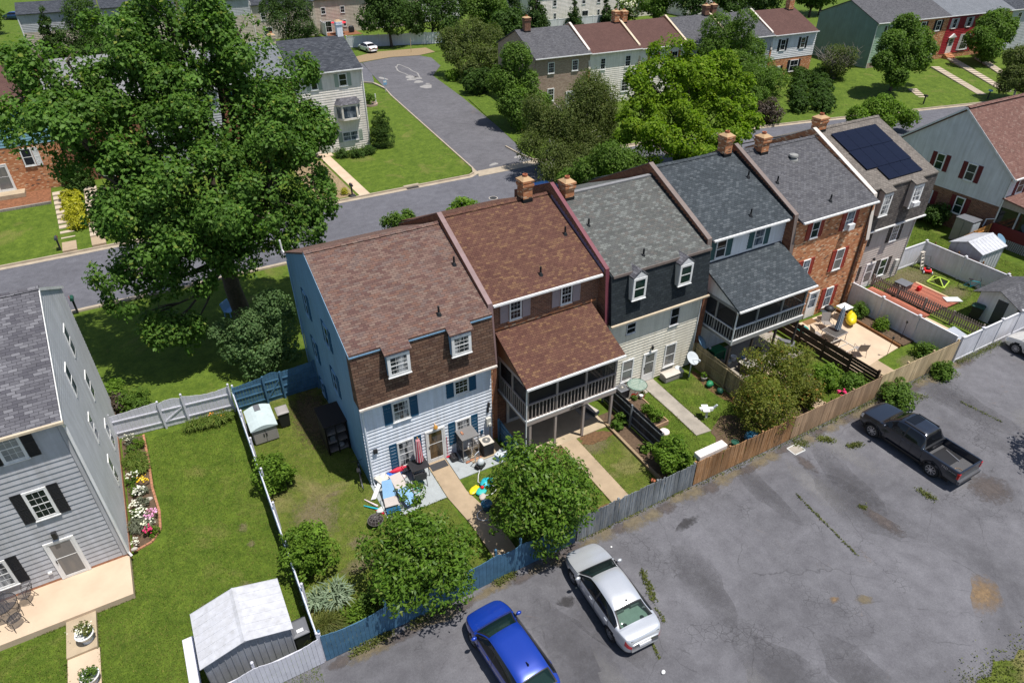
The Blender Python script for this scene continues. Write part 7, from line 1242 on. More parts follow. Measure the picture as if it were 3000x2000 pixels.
# ---------------------------------------------------------------- yard things
for n_, c_, r_ in [('metal_white', (.50, .51, .55), .5), ('metal_grey_wall', (.30, .31, .34), .5), ('resin_grey', (.30, .28, .27), .6), ('resin_roof', (.47, .55, .56), .5), ('resin_cream', (.52, .48, .42), .6), ('bin_black', (.022, .022, .026), .5), ('bin_lid', (.14, .145, .16), .45), ('umbrella_red', (.62, .06, .10), .7), ('umbrella_white', (.75, .62, .62), .7), ('umbrella_slate', (.10, .15, .2), .7), ('umbrella_pale', (.5, .55, .6), .7), ('umbrella_bright', (.75, .03, .05), .7),
    ('cloth_blue', (.02, .12, .5), .6), ('cloth_red', (.55, .02, .05), .6), ('cloth_teal', (.02, .42, .50), .4), ('vinyl_yellow', (.75, .60, .02), .35), ('vinyl_lime', (.45, .62, .08), .5), ('sling_blue', (.21, .38, .58), .6), ('sling_pale', (.45, .40, .37), .7), ('cushion_orange', (.6, .2, .06), .8), ('ceramic_blue', (.02, .09, .16), .2), ('plastic_green', (.02, .20, .09), .5), ('plastic_dark_green', (.015, .075, .05), .5), ('plastic_red', (.6, .015, .02), .4), ('bike_turquoise', (.02, .35, .45), .35), ('hose_white', (.68, .68, .7), .5), ('hose_green', (.03, .32, .2), .5), ('board_white', (.55, .56, .55), .5), ('cage_frame', (.2, .185, .175), .6), ('cage_top', (.17, .165, .165), .7), ('door_mat', (.05, .05, .055), .95), ('mat_brown', (.2, .11, .05), .95), ('stone_pale', (.45, .41, .36), .9), ('dish_grey', (.48, .52, .55), .5), ('dish_blue', (.12, .22, .32), .5), ('turquoise', (.03, .42, .4), .5), ('paper', (.7, .7, .7), .8), ('iron', (.03, .03, .032), .5), ('mesh_iron', (.05, .05, .06), .6), ('tray_white', (.8, .72, .66), .6), ('sling_taupe', (.26, .235, .22), .7), ('cabinet_grey', (.28, .26, .25), .6), ('galv', (.42, .45, .5), .35), ('sign_blue', (.2, .4, .62), .4), ('slab_step', (.46, .38, .29), .85), ('wood_black', (.025, .02, .018), .8), ('tabletop_smoke', (.09, .085, .08), .15), ('tin_dark', (.05, .06, .07), .4)]: mat(n_, c_, .07, 3, r_)
t = NT('glass_green'); t.set((.30, .42, .36), .05, 0, .5); tp = t.n('BsdfTransparent'); mx = t.n('MixShader'); mx.inputs[0].default_value = .45; t.l(tp.outputs[0], mx.inputs[1]); t.l(t.b.outputs[0], mx.inputs[2]); t.l(mx.outputs[0], t.out.inputs[0]); MATS['glass_green'] = t.m
t = NT('sling_mesh'); t.set((.05, .05, .06), .6); tp = t.n('BsdfTransparent'); mx = t.n('MixShader'); mx.inputs[0].default_value = .5; t.l(tp.outputs[0], mx.inputs[1]); t.l(t.b.outputs[0], mx.inputs[2]); t.l(mx.outputs[0], t.out.inputs[0]); MATS['sling_mesh'] = t.m
def part(mb, name, m, p, smooth=False, bev=0): return mb.build(name, MATS[m], p, smooth, None, bev)
def gable_shed(label, x0, x1, y0, y1, ze, zr, axis, wall, roofm, name='garden_shed', ribs=True, doorside=None, ov=.12, corr=.22, trim='metal_white', door_m='tin_dark'):
    """shed with its ridge along axis x or y; ribbed walls, roof as a part"""
    t_ = thing(name, label, 'shed', (x0, y0, 0)); W, D = x1-x0, y1-y0; mb = MB()
    prof = [(0, 0), (0, ze), (.5, zr), (1, ze), (1, 0)]
    if axis == 'y': mb.prism([(p*W, 0, z-.04*(z > 0)) for p, z in prof], (0, D, 0))
    else: mb.prism([(0, p*D, z-.04*(z > 0)) for p, z in prof], (W, 0, 0))
    part(mb, 'wall', wall, t_)
    if ribs:
        r_ = MB(); n = int(W/corr)
        for k in range(n+1):
            x = W*k/n
            if axis == 'y': zt = ze+(zr-ze)*(1-abs(2*x/W-1))-.08
            else: zt = ze-.08
            r_.box(max(0, x-.02), -.025, .05, min(W, x+.02), 0, zt); r_.box(max(0, x-.02), D, .05, min(W, x+.02), D+.025, zt)
        n = int(D/corr)
        for k in range(n+1):
            y = D*k/n; zt = (ze if axis == 'y' else ze+(zr-ze)*(1-abs(2*y/D-1)))-.08; r_.box(-.025, max(0, y-.02), .05, 0, min(D, y+.02), zt); r_.box(W, max(0, y-.02), .05, W+.025, min(D, y+.02), zt)
        part(r_, 'ribs', wall, t_)
    q = MB(); rb = MB(); s_ = (zr-ze); e = ov
    for sg in (0, 1):
        if axis == 'y':
            xa, xb = (-e, W/2) if sg == 0 else (W+e, W/2); za = ze-e*s_/(W/2); q.hexa([(xa, -e, za), (xb, -e, zr), (xb, D+e, zr), (xa, D+e, za), (xa, -e, za+.035), (xb, -e, zr+.035), (xb, D+e, zr+.035), (xa, D+e, za+.035)])
            n = int((D+2*e)/.3)
            for k in range(n+1): y = -e+(D+2*e)*k/n; rb.bar((xa, y, za+.04), (xb, y, zr+.04), .022, .02)
        else:
            ya, yb = (-e, D/2) if sg == 0 else (D+e, D/2); za = ze-e*s_/(D/2); q.hexa([(-e, ya, za), (W+e, ya, za), (W+e, yb, zr), (-e, yb, zr), (-e, ya, za+.035), (W+e, ya, za+.035), (W+e, yb, zr+.035), (-e, yb, zr+.035)])
            n = int((W+2*e)/.35)
            for k in range(n+1): x = -e+(W+2*e)*k/n; rb.bar((x, ya, za+.04), (x, yb, zr+.04), .025, .02)
    ro = part(q, 'roof', roofm, t_)
    if not roofm.startswith('shingle'):
        part(rb, 'roof_ribs', roofm, ro); c = MB()
        if axis == 'y': c.loft([[(W/2-.14, y, zr-.01), (W/2, y, zr+.07), (W/2+.14, y, zr-.01)] for y in (-e-.01, D+e+.01)])
        else: c.loft([[(x, D/2-.14, zr-.01), (x, D/2, zr+.07), (x, D/2+.14, zr-.01)] for x in (-e-.01, W+e+.01)])
        part(c, 'ridge_cap', roofm, ro)
    if doorside == '-x': d = part(MB().box(-.03, D*.25, .05, .002, D*.52, ze-.1), 'door', door_m, t_)
    return t_
gable_shed('white ribbed metal shed with shallow gable roof on the left lawn', -8.22, -5.3, -6.9, -4.75, 1.85, 2.28, 'y', 'metal_grey_wall', 'metal_white')
tag(MB().box(-9.0, -8.4, 0, -8.62, -4.2, .14).build('plank_ramp', MATS['fence_white']), 'white plank ramp lying along the left side of the metal shed', 'ramp')
gable_shed('little grey-shingled shed with dark door standing open in the deck yard corner', 40.0, 43.3, -7.35, -5.0, 1.95, 2.5, 'x', 'trim_white', 'shingle_grey', 'garden_shed', False, '-x', .35, door_m='tin_dark')
gable_shed('small white-roofed metal shed behind the dark brown curved fence', 45.3, 48.1, -1.9, .4, 1.85, 2.32, 'x', 'metal_white', 'metal_white', corr=.4)
t_ = thing('storage_cabinet', 'tall grey storage cabinet against the brick side of the gabled house', 'cabinet', (49.8, 1.5, 0)); part(MB().box(0, 0, 0, 1.15, 1.35, 1.85), 'body', 'cabinet_grey', t_, bev=.03); part(MB().box(-.04, -.04, 1.85, 1.19, 1.39, 1.93), 'lid', 'bin_lid', t_, bev=.02); part(MB().box(-.02, .64, .1, 0, .67, 1.75), 'door_seam', 'bin_lid', t_); part(MB().box(.1, -.02, .2, 1.05, 0, 1.7), 'door', 'dish_grey', t_)
def wheeled_bin(label, x, y, rz, lid='bin_lid', lab=False, group=None):
    t_ = thing('wheeled_bin', label, 'bin', (x, y, 0), rz, group); part(MB().loft([[(sx*.24, sy*.27, .06) for sx, sy in ((-1, -1), (1, -1), (1, 1), (-1, 1))], [(sx*.29, sy*.34, .98) for sx, sy in ((-1, -1), (1, -1), (1, 1), (-1, 1))]]), 'body', 'bin_black', t_, bev=.03)
    l = part(MB().loft([[(sx*.31, sy*.37, z) for sx, sy in ((-1, -1), (1, -1), (1, 1), (-1, 1))] for z in (.98, 1.03)]+[[(sx*.2, sy*.27, 1.09) for sx, sy in ((-1, -1), (1, -1), (1, 1), (-1, 1))]]), 'lid', lid, t_, bev=.02)
    if lab: part(MB().box(-.12, -.24, 1.085, .12, -.1, 1.095), 'sticker', 'paper', l)
    part(MB().bar((-.25, .4, .98), (.25, .4, .98), .035), 'handle', 'bin_black', t_)
    for s_ in (-1, 1): part(MB().lathe((s_*.27, .27, .12), [(.12, -.03), (.12, .03)], 14, True, (V3((0, 1, 0)), V3((0, 0, 1)), V3((1, 0, 0)))), 'wheel', 'tyre', t_)
    return t_
wheeled_bin('black wheeled bin with white lid sticker between the metal shed and side fence', -4.98, -6.5, 0, lab=True); wheeled_bin('black wheeled bin with grey lid beside the resin storage shed', -2.55, 6.45, 0, 'resin_grey')
t_ = thing('storage_box', 'resin storage shed with pale curved roof and brown-grey doors in the blue fence corner', 'storage box', (-4.28, 5.5, 0)); part(MB().box(0, .02, .04, 1.22, 1.7, 1.02), 'body', 'resin_grey', t_, bev=.03)
for k in (0, 1): d = part(MB().box(.03+k*.59, -.02, .08, .6+k*.59, .03, .98), 'door', 'resin_grey', t_, bev=.015); part(MB().box(.5+k*.14, -.05, .5, .55+k*.14, -.02, .66), 'handle', 'bin_black', d)
q = MB(); n = 8; q.loft([[(-.06+1.34*i/n, y, 1.02+.2*math.sin(math.pi*i/n)) for i in range(n+1)]+[(1.28, y, .99), (-.06, y, .99)] for y in (-.08, .9, 1.8)]); part(q, 'roof', 'resin_roof', t_)
part(MB().box(.45, 1.25, 1.2, .75, 1.78, 1.235), 'roof_patch', 'bin_lid', t_)
t_ = thing('rack_cabinet', 'black open-fronted rack cabinet in the shade of the blue house flank', 'cabinet', (-1.12, 2.95, 0)); q = MB()
for x in (0, .5, 1.02): q.box(x-.03, 0, 0, x+.03, .06, 1.85)
q.box(0, 1.55, 0, 1.02, 1.6, 1.85).box(-.03, 0, 0, .0, 1.6, 1.85).box(1.02, 0, 0, 1.06, 1.6, 1.85); part(q, 'frame', 'wood_black', t_); q = MB()
for z in (.12, .7, 1.25): q.box(0, .05, z, 1.02, 1.55, z+.03)
part(q, 'shelf', 'wood_silver', t_); part(MB().box(-.08, -.08, 1.86, 1.12, 1.68, 1.92), 'lid', 'wood_black', t_); tag(MB().box(-.95, 3.1, .73, -.7, 3.6, 1.05).build('crate', MATS['bin_lid']), 'grey crate on the middle shelf of the black rack cabinet', 'crate'); tag(MB()._ell((-.45, 3.2, .30), .2, .2, .15, 12, 8).build('bundle', MATS['resin_grey'], None, True), 'round grey bundle at the bottom of the black rack cabinet', 'bundle')
# parasols
def parasol(label, x, y, z0, h, r, m1, m2, closed=True, tilt=(0, 0), pole='alloy', rz=0):
    t_ = thing('patio_umbrella', label, 'umbrella', (x, y, z0), rz); tx = V3((tilt[0], tilt[1], 1)).normalized(); part(MB().tube([(0, 0, 0), tx*h], .022, 8), 'pole', pole, t_); n = 16
    if closed:
        A, B = MB(), MB(); L = h*.62
        for k in range(n):
            mb = A if k % 2 == 0 else B
            def rg(q, z): 
                out = []
                for f in (0, .5, 1): a = 2*math.pi*(k+f)/n; rr = q*(1+(.16 if f == .5 else -.06)); out.append(tx*(h-.03-z)+V3((math.cos(a)*rr, math.sin(a)*rr, 0)))
                return out
            for (q0, z0_), (q1, z1) in zip([(.03, 0), (.09, .1), (.125, .35*L)], [(.09, .1), (.125, .35*L), (.165, L)]):
                a, b = rg(q0, z0_), rg(q1, z1)
                for i in (0, 1): mb.quad(a[i], b[i], b[i+1], a[i+1])
        c = part(A, 'canopy', m1, t_); part(B, 'canopy_stripe', m2, c); part(MB()._ell(tx*(h+.02), .035, .035, .06, 8, 6), 'finial', 'brass' if m1 == 'umbrella_red' else pole, t_)
    else:
        A = MB(); c0 = V3((0, 0, h))
        for k in range(8):
            a, b = 2*math.pi*k/8, 2*math.pi*(k+1)/8; A.quad(c0, c0+V3((math.cos(a)*r, math.sin(a)*r, -.42)), c0+V3((math.cos(b)*r, math.sin(b)*r, -.42))); A.quad(c0+V3((math.cos(a)*r, math.sin(a)*r, -.42)), c0+V3((math.cos(a)*r, math.sin(a)*r, -.5)), c0+V3((math.cos(b)*r, math.sin(b)*r, -.5)), c0+V3((math.cos(b)*r, math.sin(b)*r, -.42)))
        part(A, 'canopy', m1, t_)
    return t_
def table(label, x, y, z0, w_, d, h, top, leg, rz=0, rim=True, name='patio_table', glass=False):
    t_ = thing(name, label, 'table', (x, y, z0), rz); part(MB().box(-w_/2, -d/2, h-.02, w_/2, d/2, h), 'tabletop', top, t_)
    if rim: q = MB(); [q.bar(a, b, .05) for a, b in (((-w_/2, -d/2, h-.02), (w_/2, -d/2, h-.02)), ((w_/2, -d/2, h-.02), (w_/2, d/2, h-.02)), ((w_/2, d/2, h-.02), (-w_/2, d/2, h-.02)), ((-w_/2, d/2, h-.02), (-w_/2, -d/2, h-.02)))]; part(q, 'rim', leg, t_)
    for sx in (-1, 1):
        for sy in (-1, 1): part(MB().tube([(sx*(w_/2-.05), sy*(d/2-.05), h-.02), (sx*(w_/2-.02), sy*(d/2-.02), 0)], .02, 6), 'leg', leg, t_)
    return t_
def sling_chair(label, x, y, z0, rz, seat='sling_taupe', frame='sling_taupe', group=None, back=.55):
    t_ = thing('patio_chair', label, 'chair', (x, y, z0), rz, group); w_ = .27; part(MB().hexa([(-w_, -.26, .42), (w_, -.26, .42), (w_, .24, .40), (-w_, .24, .40), (-w_, -.26, .435), (w_, -.26, .435), (w_, .24, .415), (-w_, .24, .415)]), 'seat', seat, t_)
    part(MB().hexa([(-w_, .22, .42), (w_, .22, .42), (w_, .24, .42), (-w_, .24, .42), (-w_, .38, .42+back), (w_, .38, .42+back), (w_, .40, .42+back), (-w_, .40, .42+back)]), 'backrest', seat, t_)
    for s_ in (-1, 1):
        q = MB().tube([(s_*.29, -.28, 0), (s_*.29, -.28, .62), (s_*.29, .1, .64), (s_*.29, .30, .62)], .016, 6); part(q, 'armrest', frame, t_); part(MB().tube([(s_*.28, .34, 0), (s_*.28, .2, .42), (s_*.28, .38, .97)], .016, 6), 'leg', frame, t_)
    return t_
def iron_chair(label, x, y, z0, rz, group):
    t_ = thing('patio_chair', label, 'chair', (x, y, z0), rz, group); q = MB().lathe((0, 0, .42), [(.24, 0), (.25, .012), (.2, .016)], 18); part(q, 'seat', 'sling_mesh', t_)
    bk = MB().tube([(-.25, .18, .42), (-.27, .27, .75), (-.15, .33, .93), (0, .35, .97), (.15, .33, .93), (.27, .27, .75), (.25, .18, .42)], .013, 6)
    for k in range(-2, 3): bk.tube([(k*.08, .22, .42), (k*.085, .33, .93)], .006, 5)
    part(bk, 'backrest', 'iron', t_)
    for s_ in (-1, 1): part(MB().tube([(s_*.25, .2, .42), (s_*.3, .1, .64), (s_*.29, -.2, .62), (s_*.24, -.2, .42)], .012, 6), 'armrest', 'iron', t_); part(MB().tube([(s_*.2, -.18, .42), (s_*.25, -.26, 0)], .012, 6), 'leg', 'iron', t_); part(MB().tube([(s_*.2, .18, .42), (s_*.25, .28, 0)], .012, 6), 'leg', 'iron', t_)
    return t_
t_ = thing('patio_table', 'round black iron table among mesh chairs on the left patio', 'table', (-14.75, .1, .3)); part(MB().lathe((0, 0, .7), [(.5, 0), (.52, .015), (.5, .025)], 24), 'tabletop', 'sling_mesh', t_); q = MB()
for k in range(24): a = 2*math.pi*k/24; b = 2*math.pi*(k+1)/24; q.bar((.51*math.cos(a), .51*math.sin(a), .715), (.51*math.cos(b), .51*math.sin(b), .715), .025)
part(q, 'rim', 'iron', t_)
for k in range(4): a = k*math.pi/2+.5; part(MB().tube([(.12*math.cos(a), .12*math.sin(a), .7), (.1*math.cos(a), .1*math.sin(a), .35), (.35*math.cos(a), .35*math.sin(a), 0)], .013, 6), 'leg', 'iron', t_)
for x, y, a, lb in ((-14.1, .45, -1.9, 'black mesh iron chair at the back right of the round patio table'), (-14.4, -.55, 3.7, 'black mesh iron chair nearest the patio edge'), (-15.35, -.5, 2.2, 'black mesh iron chair at the lower left of the round table'), (-15.1, .75, .5, 'black mesh iron chair between the round table and the wall')): iron_chair(lb, x, y, .3, a, 'iron chairs round the patio table')
# planters on the left walk
def urn(label, x, y, z, r, h, m, plant, seed, flower=None):
    t_ = thing('flower_urn', label, 'planter', (x, y, z)); part(MB().lathe((0, 0, 0), [(r*.65, 0), (r*.6, .03), (r*.45, h*.25), (r*.85, h*.55), (r, h*.85), (r*1.12, h*.9), (r*1.1, h), (r*.95, h), (r*.9, h*.92)], 20, True), 'pot', m, t_, True); crown('foliage', [(0, 0, h+.12, r*1.0), (r*.3, 0, h+.2, r*.7)], 420, .09, plant, t_, (0, 0, 0), seed, clump=.12)
    if flower: P = np.random.default_rng(seed).normal(size=(60, 3))*[r*.5, r*.5, .05]+[0, 0, h+.28]; N = unit(np.random.default_rng(seed+1).normal(size=(60, 3))*.4+[0, 0, 1.]); quads_mesh('blossom', leaf_quads(np.random.default_rng(seed), P, N, .07, .9), flower, t_)
    return t_
urn('white urn of cream flowers on the concrete step of the left walk', -12.12, -2.45, .16, .3, .45, 'trim_white', 'leaf_olive', 301, 'petal_cream'); urn('white box pot with a green shrub at the lower edge of the left walk', -12.05, -4.25, .05, .3, .4, 'trim_white', 'leaf_mid', 302)
for i, (x, y, r_) in enumerate([(-9.45, 4.25, .2), (-10.05, 3.75, .16), (-10.2, 1.15, .14)]): tag(MB()._ell((x, y, .05 if i < 2 else .33), r_, r_*.6, .09, 10, 6).build('garden_stone', MATS['stone_pale']), ['pale flat stone in the middle of the flower bed', 'grey stone by the wall in the flower bed', 'pale splash stone under the downpipe at the patio corner'][i], 'stone')
# blue house patio
table('dark square patio table with the closed red umbrella through it', 2.28, -.5, .05, .85, .72, .68, 'bin_black', 'iron'); parasol('closed red and white striped patio umbrella by the window of the blue house', 2.4, -.42, .05, 2.25, 1., 'umbrella_red', 'umbrella_white')
sling_chair('black patio chair pushed under the dark table', 2.1, -1.05, .05, 3.0, 'bin_black', 'iron'); sling_chair('black chair between the window and the dark table', 1.85, -.05, .05, .3, 'bin_black', 'iron')
def soft(label, name, c, r3, m, rz=0, cat='bundle', seed=0, n=14):
    g = random.Random(seed); mb = MB()._ell((0, 0, 0), *r3, n, 8); mb.v = [(x*(1+g.uniform(-.16, .16)), y*(1+g.uniform(-.16, .16)), z*(1+g.uniform(-.2, .2))) for x, y, z in mb.v]; o = mb.build(name, MATS[m], None, True); o.location = c; o.rotation_euler = (0, 0, rz); return tag(o, label, cat)
soft('crumpled blue paddling-pool sheet against the siding', 'pool_sheet', (1.0, -.1, .22), (.55, .28, .2), 'cloth_blue', -.2, 'sheet', 1); soft('rolled red lifejacket bundle on the blue sheet', 'red_bundle', (1.45, -.03, .42), (.5, .17, .15), 'cloth_red', .05, 'bundle', 2); soft('pink-red cloth beside the blue sheet', 'red_cloth', (1.35, -.4, .16), (.3, .16, .1), 'umbrella_white', .4, 'cloth', 3); soft('teal inflatable crumpled under the white boards', 'inflatable', (.62, -.75, .16), (.35, .25, .12), 'cloth_teal', .7, 'inflatable', 4); soft('orange cushion on the heap by the blue chair', 'cushion', (.62, -1.0, .3), (.26, .2, .1), 'cushion_orange', .3, 'cushion', 5)
q = MB().hexa([(-.35, -.95, .06), (-.12, -1.0, .06), (.8, .0, .5), (.62, .08, .5), (-.35, -.95, .1), (-.12, -1.0, .1), (.8, 0, .54), (.62, .08, .54)]); tag(q.build('white_board', MATS['board_white']), 'long white board leaning over the heap by the house corner', 'board'); q = MB().box(0, 0, 0, .75, .5, .05); o = tag(q.build('panel_board', MATS['resin_cream']), 'cream panel lying on the heap beside the long white board', 'board'); o.location = (.35, -.55, .36); o.rotation_euler = (.25, .1, .5)
t_ = thing('lounge_chair', 'pale blue sling sun lounger stretched across the patio', 'lounger', (1.12, -1.35, .05), .08); part(MB().hexa([(-.28, -1.0, .32), (.28, -1.0, .32), (.28, .15, .3), (-.28, .15, .3), (-.28, -1.0, .34), (.28, -1.0, .34), (.28, .15, .32), (-.28, .15, .32)]), 'seat', 'sling_blue', t_); part(MB().hexa([(-.28, .15, .3), (.28, .15, .3), (.28, .85, .62), (-.28, .85, .62), (-.28, .15, .32), (.28, .15, .32), (.28, .85, .64), (-.28, .85, .64)]), 'backrest', 'sling_pale', t_)
for s_ in (-1, 1): part(MB().tube([(s_*.31, -1.05, 0), (s_*.31, -1.0, .33), (s_*.31, .15, .31), (s_*.31, .87, .63)], .018, 6), 'frame', 'iron', t_); part(MB().tube([(s_*.31, .1, .31), (s_*.33, .2, 0)], .018, 6), 'leg', 'iron', t_); part(MB().tube([(s_*.33, -.45, .33), (s_*.36, -.3, .55), (s_*.36, .1, .55), (s_*.33, .2, .34)], .018, 6), 'armrest', 'iron', t_)
t_ = thing('beach_chair', 'blue and cream folding beach chair in front of the lounger', 'chair', (.42, -1.55, .05), -.15); part(MB().hexa([(-.33, -.45, .26), (.33, -.45, .26), (.3, .15, .22), (-.3, .15, .22), (-.33, -.45, .28), (.33, -.45, .28), (.3, .15, .24), (-.3, .15, .24)]), 'seat', 'sling_pale', t_); part(MB().hexa([(-.32, .15, .22), (.32, .15, .22), (.22, .72, .78), (-.22, .72, .78), (-.32, .17, .21), (.32, .17, .21), (.22, .75, .77), (-.22, .75, .77)]), 'backrest', 'sling_blue', t_); part(MB().box(-.32, -.78, .16, .32, -.46, .19), 'footrest', 'shutter_navy', t_)
for s_ in (-1, 1): part(MB().tube([(s_*.36, -.5, 0), (s_*.36, -.4, .45), (s_*.36, .2, .48), (s_*.36, .3, 0)], .017, 6), 'leg', 'iron', t_)
def hose(label, path, r, m, name='garden_hose'): return tag(MB().tube(path, r, 6).build(name, MATS[m], None, True), label, 'hose')
loop = lambda cx, cy, r, a0, a1, n=16, z=.075: [(cx+r*math.cos(a), cy+r*.8*math.sin(a), z) for a in np.linspace(a0, a1, n)]
hose('green garden hose looped on the pale patio', loop(2.0, -1.15, .28, 0, 5.5)+loop(1.7, -1.45, .2, 1.5, 6.5), .016, 'hose_green'); tag(MB().box(2.92, -.66, .058, 3.78, -.2, .075).build('door_mat', MATS['door_mat']), 'dark door mat at the storm door of the blue house', 'mat')
t_ = thing('pet_cage', 'tall wire cage with flat grey top in front of the ground-floor window', 'cage', (4.52, -.85, .09)); q = MB()
for x in (0, .84):
    for y in (0, .9): q.box(x-.02, y-.02, 0, x+.02, y+.02, 1.42)
for z in (.08, .75): q.bar((0, 0, z), (.84, 0, z), .03); q.bar((0, .9, z), (.84, .9, z), .03); q.bar((0, 0, z), (0, .9, z), .03); q.bar((.84, 0, z), (.84, .9, z), .03)
for k in range(6): q.bar((.45, .05, .15+k*.1), (.83, .5, .35+k*.1), .02)
part(q, 'frame', 'cage_frame', t_); part(MB().box(-.04, -.04, 1.42, .88, .94, 1.46), 'top', 'cage_top', t_); s_ = MB().quad((0, .01, .05), (0, .9, .05), (0, .9, 1.4), (0, .01, 1.4)).quad((0, .9, .05), (.84, .9, .05), (.84, .9, 1.4), (0, .9, 1.4)).quad((.84, .01, .05), (.84, .9, .05), (.84, .9, .7), (.84, .01, .7)); part(s_, 'mesh', 'insect_screen', t_)
tag(MB().box(4.66, -.5, 1.55, 4.76, -.28, 1.6).build('brick', MATS['brick_edge']), 'loose red brick on top of the wire cage', 'brick')
for k in range(4): tag(MB().box(4.6+k*.24, -1.0+.03*(k % 2), .06, 4.8+k*.24, -.9+.03*(k % 2), .12).build('brick', MATS['brick_edge']), 'loose bricks along the foot of the wire cage', 'brick', 'bricks at the cage foot')
def air_con(label, x, y, z0, w_, h, top='resin_cream'):
    t_ = thing('air_conditioner', label, 'air conditioner', (x, y, z0)); part(MB().box(-w_/2, -w_/2, 0, w_/2, w_/2, h-.05), 'body', 'bin_black', t_, bev=.04); q = MB().box(-w_/2-.015, -w_/2-.015, h-.05, w_/2+.015, w_/2+.015, h); tp = part(q, 'top', top, t_, bev=.02); part(MB().lathe((0, 0, h+.001), [(w_*.36, 0), (w_*.36, .012), (w_*.34, .014)], 20), 'grille', 'tin_dark', tp); q = MB()
    for r_ in (.12, .2, .28): q.tube([(w_*r_*1.15*math.cos(a), w_*r_*1.15*math.sin(a), h+.02) for a in np.linspace(0, 6.283, 17)], .006, 4, False)
    part(q, 'guard', 'resin_cream', tp); part(MB().lathe((0, 0, h+.015), [(.06, 0), (.05, .03)], 10), 'hub', 'resin_cream', tp); return t_
air_con('air conditioner with cream top beside the wire cage', 5.84, -.78, .09, .58, .82); air_con('dark round-grilled air conditioner by the glass table of the cream house', 14.55, -.45, .04, .62, .6, 'bin_lid'); air_con('pale-topped air conditioner at the posts of the grey porch', 22.35, -2.2, .05, .75, .62)
t_ = thing('pressure_washer', 'grey pressure washer with upright handle on the right-hand patio', 'washer', (5.12, -1.55, .05), .5); part(MB().tube([(-.16, .15, .1), (-.16, .22, .85), (.16, .22, .85), (.16, .15, .1)], .022, 6), 'handle', 'galv', t_); part(MB()._ell((0, 0, .35), .2, .18, .2, 10, 7), 'motor', 'dish_grey', t_, True); part(MB().box(-.2, -.16, .1, .2, .2, .22), 'base', 'bin_black', t_)
for s_ in (-1, 1): part(MB().lathe((s_*.24, .08, .13), [(.13, -.03), (.13, .03)], 14, True, (V3((0, 1, 0)), V3((0, 0, 1)), V3((1, 0, 0)))), 'wheel', 'tyre', t_)
hose('white hose running from the pressure washer to the pool floats', [(5.0, -1.7, .1), (4.75, -2.0, .075), (4.55, -2.35, .05), (4.65, -2.6, .05), (4.95, -2.85, .04)]+loop(4.75, -3.05, .38, .6, -4.6, 16, .04), .02, 'hose_white'); hose('white hose coil at the foot of the blue pot', loop(3.95, -4.35, .42, .8, 5.2, 16, .08), .02, 'hose_white')
t_ = thing('blue_pot', 'glossy dark blue pot under the tree by the path', 'pot', (4.12, -4.1, 0)); part(MB().lathe((0, 0, 0), [(.16, 0), (.22, .25), (.25, .45), (.27, .48), (.24, .5), (.21, .42), (.01, .4)], 20), 'pot', 'ceramic_blue', t_, True)
soft('teal and blue pool float heaped beside the tree', 'pool_float', (4.85, -2.7, .16), (.36, .28, .15), 'cloth_teal', .3, 'float', 8); soft('flat yellow pool float on the grass', 'pool_float', (4.15, -2.75, .09), (.32, .2, .06), 'vinyl_yellow', .5, 'float', 9); soft('turquoise pool float between the yellow one and the path', 'pool_float', (4.42, -3.0, .1), (.3, .22, .08), 'turquoise', .2, 'float', 10); soft('small red ball toy on the turquoise float', 'toy_ball', (4.5, -2.92, .22), (.09, .09, .09), 'plastic_red', 0, 'ball', 11); soft('cream bag by the turquoise float', 'toy_bag', (4.3, -3.3, .08), (.24, .16, .07), 'sling_pale', 1, 'bag', 12)
t_ = thing('cooler_box', 'pale blue cooler box at the end of the short blue fence', 'cooler', (6.3, -1.45, .05), .4); part(MB().box(-.3, -.18, 0, .3, .18, .3), 'body', 'sling_blue', t_, bev=.03); part(MB().box(-.32, -.2, .3, .32, .2, .36), 'lid', 'dish_grey', t_, bev=.02)
t_ = thing('black_tub', 'small black tub on the step by the wire cage', 'tub', (4.2, -.4, .05)); part(MB().loft([[(x*.16, y*.2, z) for x, y in ((-1, -1), (1, -1), (1, 1), (-1, 1))] for z in (0, .28)]), 'body', 'bin_black', t_, bev=.02); part(MB().tube([(.0, -.2, .28), (0, -.05, .42), (0, .2, .28)], .012, 5), 'handle', 'iron', t_)
tag(MB().tube([(4.0, -.1, .08), (4.02, -.05, 1.35)], .014, 6).box(3.9, -.16, .05, 4.14, -.1, .12).build('broom', MATS['cloth_red']), 'red broom leaning on the siding beside the storm door', 'broom')
t_ = thing('fire_pit', 'round black wire-domed fire pit on the lawn in front of the blue chairs', 'fire pit', (-.62, -2.4, 0)); part(MB().lathe((0, 0, .12), [(.2, 0), (.32, .1), (.36, .2), (.33, .19), (.01, .08)], 22), 'bowl', 'wood_black', t_); q = MB()
for k in range(10): a = 2*math.pi*k/10; q.tube([(.35*math.cos(a), .35*math.sin(a), .32), (.26*math.cos(a), .26*math.sin(a), .47), (0, 0, .54)], .007, 4)
for r_, z in ((.35, .33), (.27, .46), (.14, .52)): q.tube([(r_*math.cos(a), r_*math.sin(a), z) for a in np.linspace(0, 6.283, 19)], .007, 4, False)
part(q, 'dome', 'cage_frame', t_)
for k in range(3): a = k*2.1; part(MB().tube([(.28*math.cos(a), .28*math.sin(a), .2), (.36*math.cos(a), .36*math.sin(a), 0)], .015, 5), 'leg', 'iron', t_)
